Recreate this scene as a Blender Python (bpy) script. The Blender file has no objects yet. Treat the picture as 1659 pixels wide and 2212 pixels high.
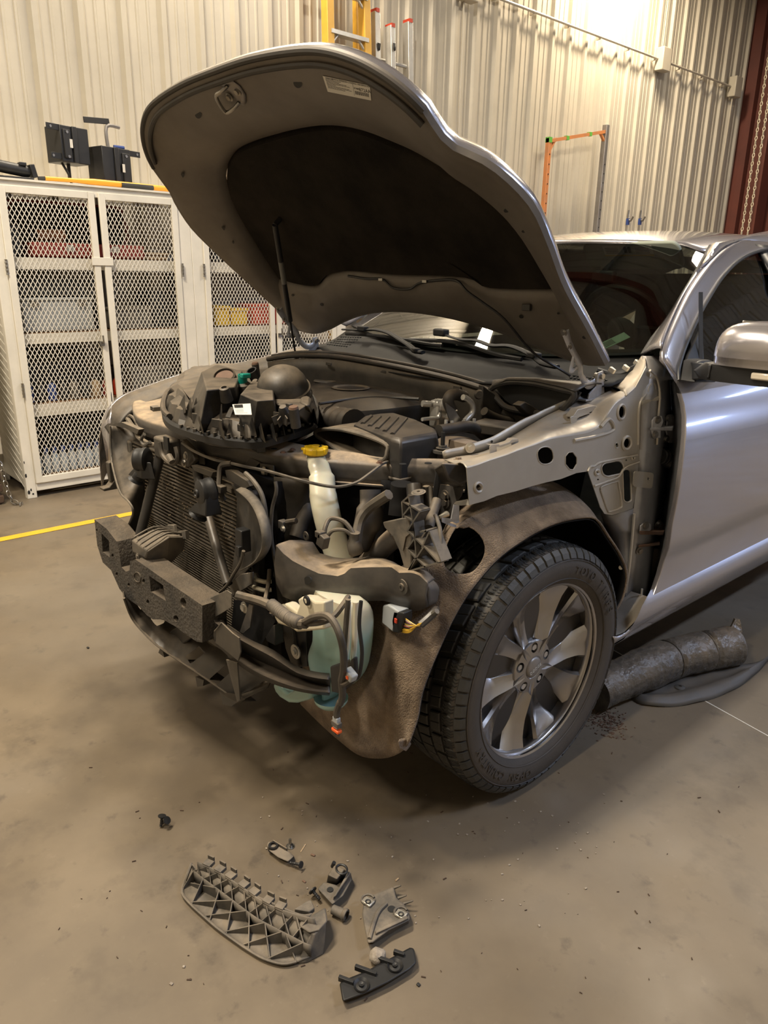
import bpy, math, random
import numpy as np
from mathutils import Vector, Matrix, noise
from mathutils.geometry import tessellate_polygon
from mathutils.bvhtree import BVHTree
random.seed(7)
SC = bpy.context.scene
COL = SC.collection
PI = math.pi

# ------------------------------------------------------------------ camera
F, YAW, PITCH, ROLL = 1598.2, .84495, .31065, .016535
CAM = Vector((2.027, -1.6122, 1.4635))
cy, sy, cp, sp, cr, sr = math.cos(YAW), math.sin(YAW), math.cos(PITCH), math.sin(PITCH), math.cos(ROLL), math.sin(ROLL)
_f0 = Vector((-sy, cy, 0)); _r0 = Vector((cy, sy, 0)); _u0 = Vector((0, 0, 1))
FWD = _f0*cp - _u0*sp; _u1 = _u0*cp + _f0*sp
RIGHT = _r0*cr + _u1*sr; UP = _u1*cr - _r0*sr
cam = bpy.data.cameras.new('camera'); camo = bpy.data.objects.new('camera', cam); COL.objects.link(camo)
cam.sensor_fit = 'HORIZONTAL'; cam.sensor_width = 36; cam.lens = F/1659*36; cam.clip_start = .05; cam.clip_end = 100
mw = Matrix.Identity(4)
for i in range(3):
    mw[i][0] = RIGHT[i]; mw[i][1] = UP[i]; mw[i][2] = -FWD[i]; mw[i][3] = CAM[i]
camo.matrix_world = mw
SC.camera = camo

# ------------------------------------------------------------------ world, exposure, large lights
wd = bpy.data.worlds.new('world'); SC.world = wd; wd.use_nodes = True
bg = wd.node_tree.nodes['Background']; bg.inputs[0].default_value = (.75, .85, 1, 1); bg.inputs[1].default_value = .1
SC.view_settings.view_transform = 'Standard'; SC.view_settings.look = 'None'
SC.view_settings.exposure = 0.15; SC.view_settings.gamma = 1; SC.view_settings.use_curve_mapping = False
# ceiling fixtures: (x, y, length along y, length along x, watts, colour)
WARM = (1, .83, .60); NEUT = (1, .87, .68); COOL = (.62, .74, 1)
HUNG = [(-3.25, 1.3, 1.2, .26, 150, NEUT), (-3.1, 6.6, 1.3, .30, 230, WARM), (-.7, -1.9, 1.3, .30, 330, NEUT), (.3, 4.6, 1.3, .30, 180, NEUT),
        (4.6, 2.2, 1.5, .25, 170, COOL), (4.6, 6.6, 1.5, .25, 130, COOL), (1.2, -4.2, 1.3, .30, 170, NEUT)]  # last entry: unseen fill lamp added to brighten the car's front
TUBES = [(6.2, 10.52, 1.12, 30), (4.6, 10.52, 2.3, 18)]   # cool tube lights low on the back wall: x, y, z, watts

def at(px, py, x=None, y=None, z=None):
    """the point of the plane x= / y= / z= that a measured image point (1659 x 2212 frame) shows"""
    D = RIGHT*((px-829.5)/F) - UP*((py-1106)/F) + FWD
    if x is not None: t = (x-CAM.x)/D.x
    elif y is not None: t = (y-CAM.y)/D.y
    else: t = (z-CAM.z)/D.z
    return CAM + D*t
def ats(pts, **k): return [at(a, b, **k) for a, b in pts]
def atp(px, py, o, n):
    D = RIGHT*((px-829.5)/F) - UP*((py-1106)/F) + FWD
    return CAM + D*((o-CAM).dot(n)/D.dot(n))

# ------------------------------------------------------------------ materials
def pm(name, col, rough=.5, metal=0., col2=None, nscale=6, dust=0., dcol=(.30, .225, .15), bump=0., bscale=80, coat=0., flake=0, spec=.5, detail=5, trans=0, sheen=0, dlo=.25, contrast=.2):
    m = bpy.data.materials.new(name); m.use_nodes = True
    nt = m.node_tree; N = nt.nodes; L = nt.links; b = N['Principled BSDF']
    def inp(k, v):
        if k in b.inputs: b.inputs[k].default_value = v
    inp('Roughness', rough); inp('Metallic', metal); inp('Coat Weight', coat); inp('Coat Roughness', .06); inp('Specular IOR Level', spec)
    inp('Transmission Weight', trans); inp('Sheen Weight', sheen)
    tc = N.new('ShaderNodeTexCoord'); src = None
    c = N.new('ShaderNodeRGB'); c.outputs[0].default_value = (*col, 1); src = c.outputs[0]
    nz = N.new('ShaderNodeTexNoise'); nz.inputs['Scale'].default_value = nscale; nz.inputs['Detail'].default_value = detail; nz.inputs['Roughness'].default_value = .62
    L.new(tc.outputs['Object'], nz.inputs['Vector'])
    if col2 is not None:
        r = N.new('ShaderNodeMapRange'); r.inputs[1].default_value = .5-contrast; r.inputs[2].default_value = .5+contrast; r.clamp = True
        L.new(nz.outputs['Fac'], r.inputs[0])
        mx = N.new('ShaderNodeMixRGB'); mx.inputs[2].default_value = (*col2, 1); L.new(r.outputs[0], mx.inputs[0]); L.new(src, mx.inputs[1]); src = mx.outputs[0]
    if dust:
        g = N.new('ShaderNodeNewGeometry'); s = N.new('ShaderNodeSeparateXYZ'); L.new(g.outputs['Normal'], s.inputs[0])
        r = N.new('ShaderNodeMapRange'); r.inputs[1].default_value = dlo-.35; r.inputs[2].default_value = .95; r.inputs[3].default_value = .04; r.inputs[4].default_value = 1
        L.new(s.outputs['Z'], r.inputs[0])
        n2 = N.new('ShaderNodeTexNoise'); n2.inputs['Scale'].default_value = 14; n2.inputs['Detail'].default_value = 7; n2.inputs['Roughness'].default_value = .7
        L.new(tc.outputs['Object'], n2.inputs['Vector'])
        r2 = N.new('ShaderNodeMapRange'); r2.inputs[1].default_value = .32; r2.inputs[2].default_value = .62; r2.inputs[3].default_value = .25; L.new(n2.outputs['Fac'], r2.inputs[0])
        mu = N.new('ShaderNodeMath'); mu.operation = 'MULTIPLY'; L.new(r.outputs[0], mu.inputs[0]); L.new(r2.outputs[0], mu.inputs[1])
        mv = N.new('ShaderNodeMath'); mv.operation = 'MULTIPLY'; mv.inputs[1].default_value = dust; mv.use_clamp = True; L.new(mu.outputs[0], mv.inputs[0])
        mx = N.new('ShaderNodeMixRGB'); mx.inputs[2].default_value = (*dcol, 1); L.new(mv.outputs[0], mx.inputs[0]); L.new(src, mx.inputs[1]); src = mx.outputs[0]
        mr = N.new('ShaderNodeMapRange'); mr.inputs[3].default_value = rough; mr.inputs[4].default_value = .92; L.new(mv.outputs[0], mr.inputs[0]); L.new(mr.outputs[0], b.inputs['Roughness'])
        if metal:
            mr = N.new('ShaderNodeMapRange'); mr.inputs[3].default_value = metal; mr.inputs[4].default_value = 0; L.new(mv.outputs[0], mr.inputs[0]); L.new(mr.outputs[0], b.inputs['Metallic'])
    L.new(src, b.inputs['Base Color'])
    if bump:
        n3 = N.new('ShaderNodeTexNoise'); n3.inputs['Scale'].default_value = bscale; n3.inputs['Detail'].default_value = 4; L.new(tc.outputs['Object'], n3.inputs['Vector'])
        bp = N.new('ShaderNodeBump'); bp.inputs['Strength'].default_value = bump; bp.inputs['Distance'].default_value = .01
        L.new(n3.outputs['Fac'], bp.inputs['Height']); L.new(bp.outputs[0], b.inputs['Normal'])
    m.diffuse_color = (*col, 1)
    return m
def emis(name, col, e):
    m = bpy.data.materials.new(name); m.use_nodes = True; b = m.node_tree.nodes['Principled BSDF']
    b.inputs['Base Color'].default_value = (*col, 1); b.inputs['Emission Color'].default_value = (*col, 1); b.inputs['Emission Strength'].default_value = e
    return m
def glassm(name, tint, refl=1.5, clear=1.):
    m = bpy.data.materials.new(name); m.use_nodes = True; nt = m.node_tree; N = nt.nodes; L = nt.links
    N.remove(N['Principled BSDF']); o = [n for n in N if n.type == 'OUTPUT_MATERIAL'][0]
    t = N.new('ShaderNodeBsdfTransparent'); t.inputs[0].default_value = (*tint, 1)
    g = N.new('ShaderNodeBsdfGlossy'); g.inputs['Roughness'].default_value = .015
    f = N.new('ShaderNodeFresnel'); f.inputs[0].default_value = refl
    mx = N.new('ShaderNodeMixShader'); L.new(f.outputs[0], mx.inputs[0]); L.new(t.outputs[0], mx.inputs[1]); L.new(g.outputs[0], mx.inputs[2]); L.new(mx.outputs[0], o.inputs[0])
    return m

M = {}
M['wall'] = pm('painted_wall_steel', (.50, .455, .37), .36, 0, (.44, .40, .325), 3, spec=.5)
M['ceil'] = pm('ceiling_steel', (.34, .33, .31), .5, 0, (.26, .25, .24), 4)
M['redsteel'] = pm('red_primer_steel', (.14, .035, .022), .55, 0, (.10, .028, .02), 3)
M['paint'] = pm('silver_metallic_paint', (.43, .41, .425), .27, .72, (.40, .38, .395), 400, coat=1.)
M['paint_raw'] = pm('silver_apron_paint', (.50, .475, .42), .34, .55, (.44, .41, .36), 7, dust=.55, dcol=(.42, .31, .2), dlo=.45)
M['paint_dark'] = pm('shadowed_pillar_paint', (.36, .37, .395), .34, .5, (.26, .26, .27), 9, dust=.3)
M['hoodin'] = pm('dusty_hood_inner_paint', (.165, .148, .128), .48, .2, (.11, .094, .077), 5, bump=.02, bscale=300)
M['pad'] = pm('black_insulation_felt', (.007, .0065, .006), 1., 0, (.034, .028, .022), 4, bump=.3, bscale=200, spec=.1, contrast=.28)
M['black'] = pm('black_plastic', (.020, .0195, .0195), .36, 0, (.038, .036, .034), 9, dust=.25, dlo=.5)
M['blackc'] = pm('clean_black_plastic', (.009, .009, .0095), .48, 0, (.016, .016, .017), 12)
M['bdust'] = pm('dusty_black_plastic', (.026, .0245, .023), .46, 0, (.070, .062, .052), 11, dust=.65, dcol=(.30, .235, .16), dlo=.45)
M['bdust2'] = pm('dusty_black_painted_steel', (.034, .035, .039), .36, 0, (.095, .087, .078), 12, dust=1.0, dcol=(.42, .32, .215), dlo=.5)
M['hlamp'] = pm('black_lamp_plastic', (.014, .0145, .015), .38, 0, (.046, .042, .037), 17, dust=.55, dcol=(.27, .21, .145), dlo=.55, contrast=.12)
M['seam'] = pm('black_rubber_seal', (.017, .016, .015), .55, 0, (.036, .031, .026), 12, dust=.35, dlo=.5)
M['greyp'] = pm('dusty_grey_plastic', (.062, .058, .052), .6, 0, (.135, .118, .096), 14, dust=.5, dcol=(.30, .24, .17), dlo=.4, contrast=.12)
M['foam'] = pm('dirty_black_foam', (.030, .027, .024), .9, 0, (.070, .060, .049), 16, bump=.6, bscale=110, dust=.3, dlo=.5)
M['felt'] = pm('brown_dusty_felt', (.125, .090, .062), 1., 0, (.30, .225, .155), 9, bump=.8, bscale=260, spec=.12, detail=10, sheen=.15, contrast=.13)
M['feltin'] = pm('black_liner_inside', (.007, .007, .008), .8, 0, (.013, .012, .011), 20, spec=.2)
M['rubber'] = pm('tyre_rubber', (.032, .0315, .029), .55, 0, (.060, .056, .048), 11, bump=.1, bscale=150)
M['rubbers'] = pm('dusty_tyre_sidewall', (.052, .044, .036), .66, 0, (.075, .062, .050), 7, bump=.08, bscale=200)
M['gun'] = pm('gunmetal_alloy', (.42, .40, .385), .27, 1., (.37, .355, .34), 5, coat=.6)
M['chrome'] = pm('chrome', (.75, .74, .72), .12, 1.)
M['steel'] = pm('bare_steel', (.42, .41, .39), .35, 1., (.3, .28, .25), 20)
M['alu'] = pm('aluminium', (.60, .585, .55), .34, .55, (.48, .47, .44), 10)
M['wiperblack'] = pm('matt_wiper_black', (.008, .008, .0085), .62, 0, (.013, .013, .013), 20, spec=.3)
M['brk'] = pm('worn_hinge_paint', (.50, .50, .52), .33, .4, (.32, .32, .33), 30)
M['rad'] = pm('condenser_core', (.040, .036, .030), .5, .3, (.085, .073, .058), 22)
M['fin'] = pm('condenser_tube', (.24, .21, .17), .42, .5, (.13, .112, .088), 26)
M['white'] = pm('white_locker_enamel', (.80, .76, .67), .4, 0, (.68, .65, .57), 5)
M['yellow'] = pm('yellow_plastic', (.72, .46, .01), .35, 0, (.6, .36, .01), 9)
M['ylad'] = pm('yellow_fibreglass', (.70, .40, .05), .45, 0, (.6, .33, .04), 6)
M['orange'] = pm('orange_paint', (.62, .22, .06), .5, 0, (.45, .2, .09), 8)
M['greysteel'] = pm('galvanised_steel', (.30, .29, .28), .45, .6, (.22, .2, .19), 6)
M['green'] = pm('teal_connector', (.0, .22, .17), .4)
M['rust'] = pm('rusty_cap', (.17, .095, .06), .7, 0, (.12, .07, .045), 30)
M['dome'] = pm('dusty_strut_tower', (.30, .235, .175), .75, .1, (.22, .17, .125), 12)
M['paper'] = pm('white_label_paper', (.68, .66, .60), .6)
M['ylabel'] = pm('yellow_label_paper', (.72, .50, .06), .6)
M['ink'] = pm('black_ink', (.012, .012, .012), .6)
M['inkg'] = pm('grey_ink', (.14, .14, .13), .6)
M['whitep'] = pm('off_white_plastic', (.66, .60, .46), .38, 0, (.58, .52, .38), 10)
M['red'] = pm('red_plastic', (.50, .05, .02), .4)
M['dred'] = pm('dark_red_plastic', (.22, .025, .018), .45)
M['brown'] = pm('brown_board', (.11, .055, .035), .6, 0, (.15, .085, .055), 8)
M['plywood'] = pm('plywood_shelf', (.32, .18, .09), .6, 0, (.25, .14, .07), 12)
M['greenlens'] = pm('grey_green_interior', (.30, .33, .27), .8)
M['dash'] = pm('dark_dashboard', (.012, .012, .012), .6)
M['cloth'] = pm('light_grey_trim', (.26, .26, .23), .9)
M['pallet'] = pm('dark_pallet_wood', (.045, .028, .02), .8, 0, (.09, .055, .035), 7)
M['blue'] = pm('blue_plastic', (.03, .06, .22), .4)
M['clear'] = pm('pale_blue_bottle', (.30, .38, .46), .25, 0, (.5, .5, .5), 30)
M['cardb'] = pm('tan_cardboard', (.42, .30, .18), .8, 0, (.35, .25, .15), 8)
M['greybin'] = pm('pale_grey_bin', (.34, .36, .37), .5)
M['concretechip'] = pm('pale_stone', (.34, .30, .25), .9, 0, (.24, .2, .16), 60, bump=.5, bscale=90)
M['screen'] = pm('nickel_clip', (.62, .58, .5), .3, .7)
M['wirey'] = pm('yellow_wire', (.62, .38, .04), .4)
M['wirew'] = pm('white_wire', (.55, .5, .45), .4)
M['wirer'] = pm('red_brown_wire', (.3, .08, .04), .4)
M['wired'] = pm('dark_wire', (.02, .02, .03), .4)
M['orangeseal'] = pm('orange_seal', (.85, .12, .02), .4)
M['linepaint'] = pm('yellow_floor_paint', (.78, .47, .02), .5, 0, (.66, .38, .03), 9)
M['tarp'] = pm('black_plastic_film', (.040, .038, .036), .13, 0, (.10, .088, .072), 13, dust=.5, dcol=(.34, .25, .16), bump=1., bscale=34, dlo=.35)
M['ws'] = glassm('windscreen_glass', (.30, .34, .30), 1.85)
M['sideg'] = glassm('side_window_glass', (.25, .27, .25), 1.6)
M['lens'] = glassm('headlight_lens', (.25, .25, .22), 1.6)
# floor: mottled brown-grey concrete with oil stains
def floor_mat():
    m = pm('sealed_concrete', (.200, .158, .108), .42, 0, (.132, .103, .070), 1.6, detail=8, spec=.42)
    nt = m.node_tree; N = nt.nodes; L = nt.links; b = N['Principled BSDF']; src = b.inputs['Base Color'].links[0].from_socket
    tc = [n for n in N if n.type == 'TEX_COORD'][0]
    def spots(scale, lo, hi, amt, col, w=0):
        nonlocal src
        n = N.new('ShaderNodeTexNoise'); n.noise_dimensions = '4D'; n.inputs['W'].default_value = w; n.inputs['Scale'].default_value = scale; n.inputs['Detail'].default_value = 6; n.inputs['Roughness'].default_value = .6
        L.new(tc.outputs['Object'], n.inputs['Vector'])
        r = N.new('ShaderNodeMapRange'); r.inputs[1].default_value = lo; r.inputs[2].default_value = hi; r.inputs[4].default_value = amt; L.new(n.outputs['Fac'], r.inputs[0])
        mx = N.new('ShaderNodeMixRGB'); mx.inputs[2].default_value = (*col, 1); L.new(r.outputs[0], mx.inputs[0]); L.new(src, mx.inputs[1]); src = mx.outputs[0]
    spots(5.5, .54, .70, .6, (.075, .058, .042), 3)
    spots(13, .59, .68, .55, (.07, .055, .042), 7)
    spots(30, .60, .75, .35, (.26, .215, .16), 1)
    spots(2.6, .5, .62, .4, (.125, .098, .07), 21)
    spots(.6, .52, .68, .45, (.17, .155, .135), 12)
    # darker blotchy patch under the nose of the car
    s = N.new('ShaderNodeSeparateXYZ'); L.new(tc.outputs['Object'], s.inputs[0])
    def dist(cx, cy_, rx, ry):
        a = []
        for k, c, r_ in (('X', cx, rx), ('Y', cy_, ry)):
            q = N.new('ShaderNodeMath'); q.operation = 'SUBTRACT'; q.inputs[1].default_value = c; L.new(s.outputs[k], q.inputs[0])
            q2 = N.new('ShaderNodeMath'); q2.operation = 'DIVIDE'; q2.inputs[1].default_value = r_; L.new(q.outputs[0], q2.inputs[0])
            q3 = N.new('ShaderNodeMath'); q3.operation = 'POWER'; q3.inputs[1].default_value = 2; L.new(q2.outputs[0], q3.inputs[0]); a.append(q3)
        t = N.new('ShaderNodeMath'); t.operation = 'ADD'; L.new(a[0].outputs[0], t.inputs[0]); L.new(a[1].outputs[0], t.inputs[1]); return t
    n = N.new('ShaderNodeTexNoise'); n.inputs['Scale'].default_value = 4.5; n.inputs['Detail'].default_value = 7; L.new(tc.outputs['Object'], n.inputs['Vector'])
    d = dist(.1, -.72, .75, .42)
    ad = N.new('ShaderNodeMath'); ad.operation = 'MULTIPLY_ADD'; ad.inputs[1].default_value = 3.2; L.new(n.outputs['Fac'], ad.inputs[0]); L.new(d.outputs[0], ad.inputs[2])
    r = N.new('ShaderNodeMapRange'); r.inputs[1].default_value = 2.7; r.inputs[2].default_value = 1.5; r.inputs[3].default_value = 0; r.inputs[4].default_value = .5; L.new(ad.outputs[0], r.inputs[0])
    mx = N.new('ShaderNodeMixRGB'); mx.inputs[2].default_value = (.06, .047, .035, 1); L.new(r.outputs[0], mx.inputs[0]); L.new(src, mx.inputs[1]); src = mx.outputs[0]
    L.new(src, b.inputs['Base Color'])
    n = N.new('ShaderNodeTexNoise'); n.inputs['Scale'].default_value = 2.4; n.inputs['Detail'].default_value = 6; L.new(tc.outputs['Object'], n.inputs['Vector'])
    r = N.new('ShaderNodeMapRange'); r.inputs[1].default_value = .3; r.inputs[2].default_value = .7; r.inputs[3].default_value = .34; r.inputs[4].default_value = .62; L.new(n.outputs['Fac'], r.inputs[0]); L.new(r.outputs[0], b.inputs['Roughness'])
    return m
M['floor'] = floor_mat()
def tank_mat():
    m = pm('translucent_washer_tank', (.64, .62, .50), .33, 0, (.58, .54, .40), 12)
    nt = m.node_tree; N = nt.nodes; L = nt.links; b = N['Principled BSDF']; src = b.inputs['Base Color'].links[0].from_socket
    g = N.new('ShaderNodeTexCoord'); s = N.new('ShaderNodeSeparateXYZ'); L.new(g.outputs['Object'], s.inputs[0])
    n = N.new('ShaderNodeTexNoise'); n.inputs['Scale'].default_value = 9; L.new(g.outputs['Object'], n.inputs['Vector'])
    a = N.new('ShaderNodeMath'); a.operation = 'MULTIPLY_ADD'; a.inputs[1].default_value = .05; L.new(n.outputs['Fac'], a.inputs[0]); L.new(s.outputs['Z'], a.inputs[2])
    r = N.new('ShaderNodeMapRange'); r.inputs[1].default_value = .70; r.inputs[2].default_value = .64; r.inputs[3].default_value = 0; r.inputs[4].default_value = .9; L.new(a.outputs[0], r.inputs[0])
    mx = N.new('ShaderNodeMixRGB'); mx.inputs[2].default_value = (.25, .42, .40, 1); L.new(r.outputs[0], mx.inputs[0]); L.new(src, mx.inputs[1]); L.new(mx.outputs[0], b.inputs['Base Color'])
    b.inputs['Subsurface Weight'].default_value = .15
    return m
M['tank'] = tank_mat()

# ------------------------------------------------------------------ mesh helpers
def V(*a): return Vector(a)
def smoothpath(pts, k=6, closed=False):
    pts = [Vector(p) for p in pts]; n = len(pts); out = []
    if n < 3: return pts
    rng = range(n if closed else n-1)
    for i in rng:
        if closed: p0, p1, p2, p3 = pts[i-1], pts[i], pts[(i+1) % n], pts[(i+2) % n]
        else: p0, p1, p2, p3 = pts[max(i-1, 0)], pts[i], pts[i+1], pts[min(i+2, n-1)]
        for j in range(k):
            t = j/k
            out.append(.5*((2*p1)+(p2-p0)*t+(2*p0-5*p1+4*p2-p3)*t*t+(3*p1-p0-3*p2+p3)*t*t*t))
    if not closed: out.append(pts[-1])
    return out
def frame(axis, hint=None):
    a = Vector(axis).normalized(); h = Vector(hint) if hint is not None else (V(0, 0, 1) if abs(a.z) < .9 else V(1, 0, 0))
    u = (h - a*h.dot(a)).normalized(); return a, u, a.cross(u)
class B:
    def __init__(s): s.v = []; s.f = []
    def add(s, vs, fs):
        o = len(s.v); s.v += [Vector(v) for v in vs]; s.f += [tuple(i+o for i in f) for f in fs]; return s
    def box(s, c, d, rot=None, taper=1.):
        c = Vector(c); R = rot if rot is not None else Matrix.Identity(3)
        vs = []
        for z in (-.5, .5):
            k = taper if z > 0 else 1
            for x, y in ((-.5, -.5), (.5, -.5), (.5, .5), (-.5, .5)): vs.append(c + R @ Vector((x*d[0]*k, y*d[1]*k, z*d[2])))
        return s.add(vs, [(3, 2, 1, 0), (4, 5, 6, 7), (0, 1, 5, 4), (1, 2, 6, 5), (2, 3, 7, 6), (3, 0, 4, 7)])
    def hull8(s, bot, top): return s.add(list(bot)+list(top), [tuple(range(len(bot)))[::-1], tuple(range(len(bot), 2*len(bot)))] + [(i, (i+1) % len(bot), len(bot)+(i+1) % len(bot), len(bot)+i) for i in range(len(bot))])
    def prism(s, poly, vec):
        poly = [Vector(p) for p in poly]; vec = Vector(vec); return s.hull8(poly, [p+vec for p in poly])
    def bar(s, a, b, w, h, up=(0, 0, 1)):
        a = Vector(a); b = Vector(b); ax, u, v = frame(b-a, up)
        q = [a+u*h/2*i+v*w/2*j for i, j in ((-1, -1), (-1, 1), (1, 1), (1, -1))]; return s.prism(q, b-a)
    def tube(s, pts, r, n=8, k=0, cap=True, closed=False, flat=1., up=None):
        pts = [Vector(p) for p in pts]
        if k: pts = smoothpath(pts, k, closed)
        m = len(pts); vs = []; u = None
        for i, p in enumerate(pts):
            if closed: t = pts[(i+1) % m]-pts[i-1]
            else: t = pts[min(i+1, m-1)]-pts[max(i-1, 0)]
            if t.length < 1e-9: t = V(0, 0, 1)
            t.normalize()
            if u is None: _, u, w = frame(t, up)
            else:
                u = u - t*u.dot(t)
                if u.length < 1e-6: _, u, w = frame(t)
                u.normalize(); w = t.cross(u)
            rr = r[i*(len(r)-1)//max(m-1, 1)] if isinstance(r, (list, tuple)) and not isinstance(r, float) and len(r) != m else (r[i] if isinstance(r, (list, tuple)) else r)
            for j in range(n):
                a = 2*PI*j/n; vs.append(p+u*math.cos(a)*rr*flat+w*math.sin(a)*rr)
        fs = []
        for i in range(m if closed else m-1):
            i2 = (i+1) % m
            for j in range(n): fs.append((i*n+j, i*n+(j+1) % n, i2*n+(j+1) % n, i2*n+j))
        if cap and not closed: fs += [tuple(range(n))[::-1], tuple((m-1)*n+j for j in range(n))]
        return s.add(vs, fs)
    def lathe(s, prof, o, axis, n=32, hint=None, a0=0, a1=2*PI):
        """prof: (radius, distance along axis)"""
        o = Vector(o); a, u, w = frame(axis, hint); full = abs(a1-a0-2*PI) < 1e-6; N_ = n if full else n+1
        vs = []; fs = []
        for r, h in prof:
            for j in range(N_):
                t = a0+(a1-a0)*j/n; vs.append(o+a*h+(u*math.cos(t)+w*math.sin(t))*max(r, 1e-5))
        for i in range(len(prof)-1):
            for j in range(n):
                j2 = (j+1) % N_; fs.append((i*N_+j, i*N_+j2, (i+1)*N_+j2, (i+1)*N_+j))
        return s.add(vs, fs)
    def disc(s, o, axis, r, h, n=20): return s.lathe([(0, 0), (r, 0), (r, h), (0, h)], o, axis, n)
    def dome(s, o, axis, r, h, n=28, k=7): return s.lathe([(r*math.cos(i/k*PI/2), h*math.sin(i/k*PI/2)) for i in range(k+1)], o, axis, n)
    def sheet(s, rows):
        n = len(rows[0]); vs = [p for r in rows for p in r]; fs = []
        for i in range(len(rows)-1):
            for j in range(n-1): fs.append((i*n+j, i*n+j+1, (i+1)*n+j+1, (i+1)*n+j))
        return s.add(vs, fs)
    def plate(s, outer, holes, vec):
        """planar outline with holes, given thickness"""
        vec = Vector(vec); loops = [[Vector(p) for p in outer]] + [[Vector(p) for p in h] for h in holes]
        tr = tessellate_polygon(loops); flat = [p for l in loops for p in l]; n = len(flat)
        fs = [tuple(t) for t in tr] + [tuple(i+n for i in t)[::-1] for t in tr]; k = 0
        for l in loops:
            m = len(l)
            for i in range(m): fs.append((k+i, k+(i+1) % m, n+k+(i+1) % m, n+k+i))
            k += m
        return s.add(flat+[p+vec for p in flat], fs)
    def bolt(s, o, axis, r=.008, h=.008, washer=1.6):
        s.disc(o, axis, r*washer, h*.25, 16); return s.lathe([(0, 0), (r, 0), (r, h), (0, h)], o, axis, 6)
def world_of(o):
    return Matrix.Translation(o.location) if o.type == 'EMPTY' else Matrix.Identity(4)
def obj(name, b, m, parent=None, smooth=40, bevel=0, sub=0, solid=0, off=0, label=None, seg=2, tri=True):
    me = bpy.data.meshes.new(name); me.from_pydata([tuple(v) for v in b.v], [], b.f); me.validate(); me.update()
    import bmesh
    q = bmesh.new(); q.from_mesh(me)
    if tri != 'raw': bmesh.ops.remove_doubles(q, verts=q.verts, dist=1e-5)
    if not tri == 'open': bmesh.ops.recalc_face_normals(q, faces=q.faces)
    q.to_mesh(me); q.free()
    me.materials.append(M[m] if isinstance(m, str) else m)
    if smooth:
        me.polygons.foreach_set('use_smooth', [True]*len(me.polygons)); me.set_sharp_from_angle(angle=math.radians(smooth))
    o = bpy.data.objects.new(name, me); COL.objects.link(o)
    if parent is not None: o.parent = parent; o.matrix_parent_inverse = world_of(parent).inverted()
    if solid: d = o.modifiers.new('solid', 'SOLIDIFY'); d.thickness = solid; d.offset = off
    if bevel: d = o.modifiers.new('bevel', 'BEVEL'); d.width = bevel; d.segments = seg; d.limit_method = 'ANGLE'; d.angle_limit = math.radians(40)
    if sub: d = o.modifiers.new('sub', 'SUBSURF'); d.levels = sub; d.render_levels = sub
    if label: o['label'] = label
    return o
def tag(o, label, cat, group=None, kind=None):
    if label: o['label'] = label
    if cat: o['category'] = cat
    if group: o['group'] = group
    if kind: o['kind'] = kind
    return o
def thing(name, loc, label, cat, group=None):
    o = bpy.data.objects.new(name, None); COL.objects.link(o); o.location = loc; o.empty_display_size = .1
    return tag(o, label, cat, group)
def struct(name, b, m, **k):
    o = obj(name, b, m, **k); o['kind'] = 'structure'; return o
def copy_tree(o, parent=None):
    c = o.copy(); COL.objects.link(c)
    if parent is not None: c.parent = parent
    for ch in [x for x in bpy.data.objects if x.parent == o]: copy_tree(ch, c)
    return c
def cut(o, cutter, depth=True):
    """boolean difference applied at once; the cutter is removed"""
    c = obj('cutter', cutter, 'black'); d = o.modifiers.new('cut', 'BOOLEAN'); d.operation = 'DIFFERENCE'; d.object = c; d.solver = 'EXACT'
    dg = bpy.context.evaluated_depsgraph_get(); me = bpy.data.meshes.new_from_object(o.evaluated_get(dg)); o.modifiers.clear()
    me.name = o.data.name; o.data = me; cm = c.data; bpy.data.objects.remove(c); bpy.data.meshes.remove(cm)
def text_geo(b, s, size, o, right, up, depth=.0006, spacing=1., align='CENTER'):
    cu = bpy.data.curves.new('t', 'FONT'); cu.body = s; cu.size = size; cu.extrude = depth/2; cu.align_x = align; cu.align_y = 'CENTER'; cu.space_character = spacing; cu.resolution_u = 3
    ob = bpy.data.objects.new('t', cu); COL.objects.link(ob); dg = bpy.context.evaluated_depsgraph_get(); dg.update()
    me = bpy.data.meshes.new_from_object(ob.evaluated_get(dg)); r = Vector(right).normalized(); u = Vector(up).normalized(); n = r.cross(u); o = Vector(o)
    b.add([o+r*v.co.x+u*v.co.y+n*v.co.z for v in me.vertices], [tuple(p.vertices) for p in me.polygons])
    bpy.data.objects.remove(ob); bpy.data.curves.remove(cu); bpy.data.meshes.remove(me); return b
def ell(px, py, rx, ry, rot=0, n=18, **k):
    c, s_ = math.cos(math.radians(rot)), math.sin(math.radians(rot)); out = []
    for i in range(n):
        t = 2*PI*i/n; a, b_ = rx*math.cos(t), ry*math.sin(t); out.append(at(px+a*c-b_*s_, py+a*s_+b_*c, **k))
    return out
def rrect(px, py, w, h, rad, rot=0, n=4, **k):
    c, s_ = math.cos(math.radians(rot)), math.sin(math.radians(rot)); out = []
    for (cx_, cy_, a0) in ((w/2-rad, h/2-rad, 0), (-w/2+rad, h/2-rad, 90), (-w/2+rad, -h/2+rad, 180), (w/2-rad, -h/2+rad, 270)):
        for i in range(n+1):
            t = math.radians(a0+90*i/n); a, b_ = cx_+rad*math.cos(t), cy_+rad*math.sin(t); out.append(at(px+a*c-b_*s_, py+a*s_+b_*c, **k))
    return out
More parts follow.
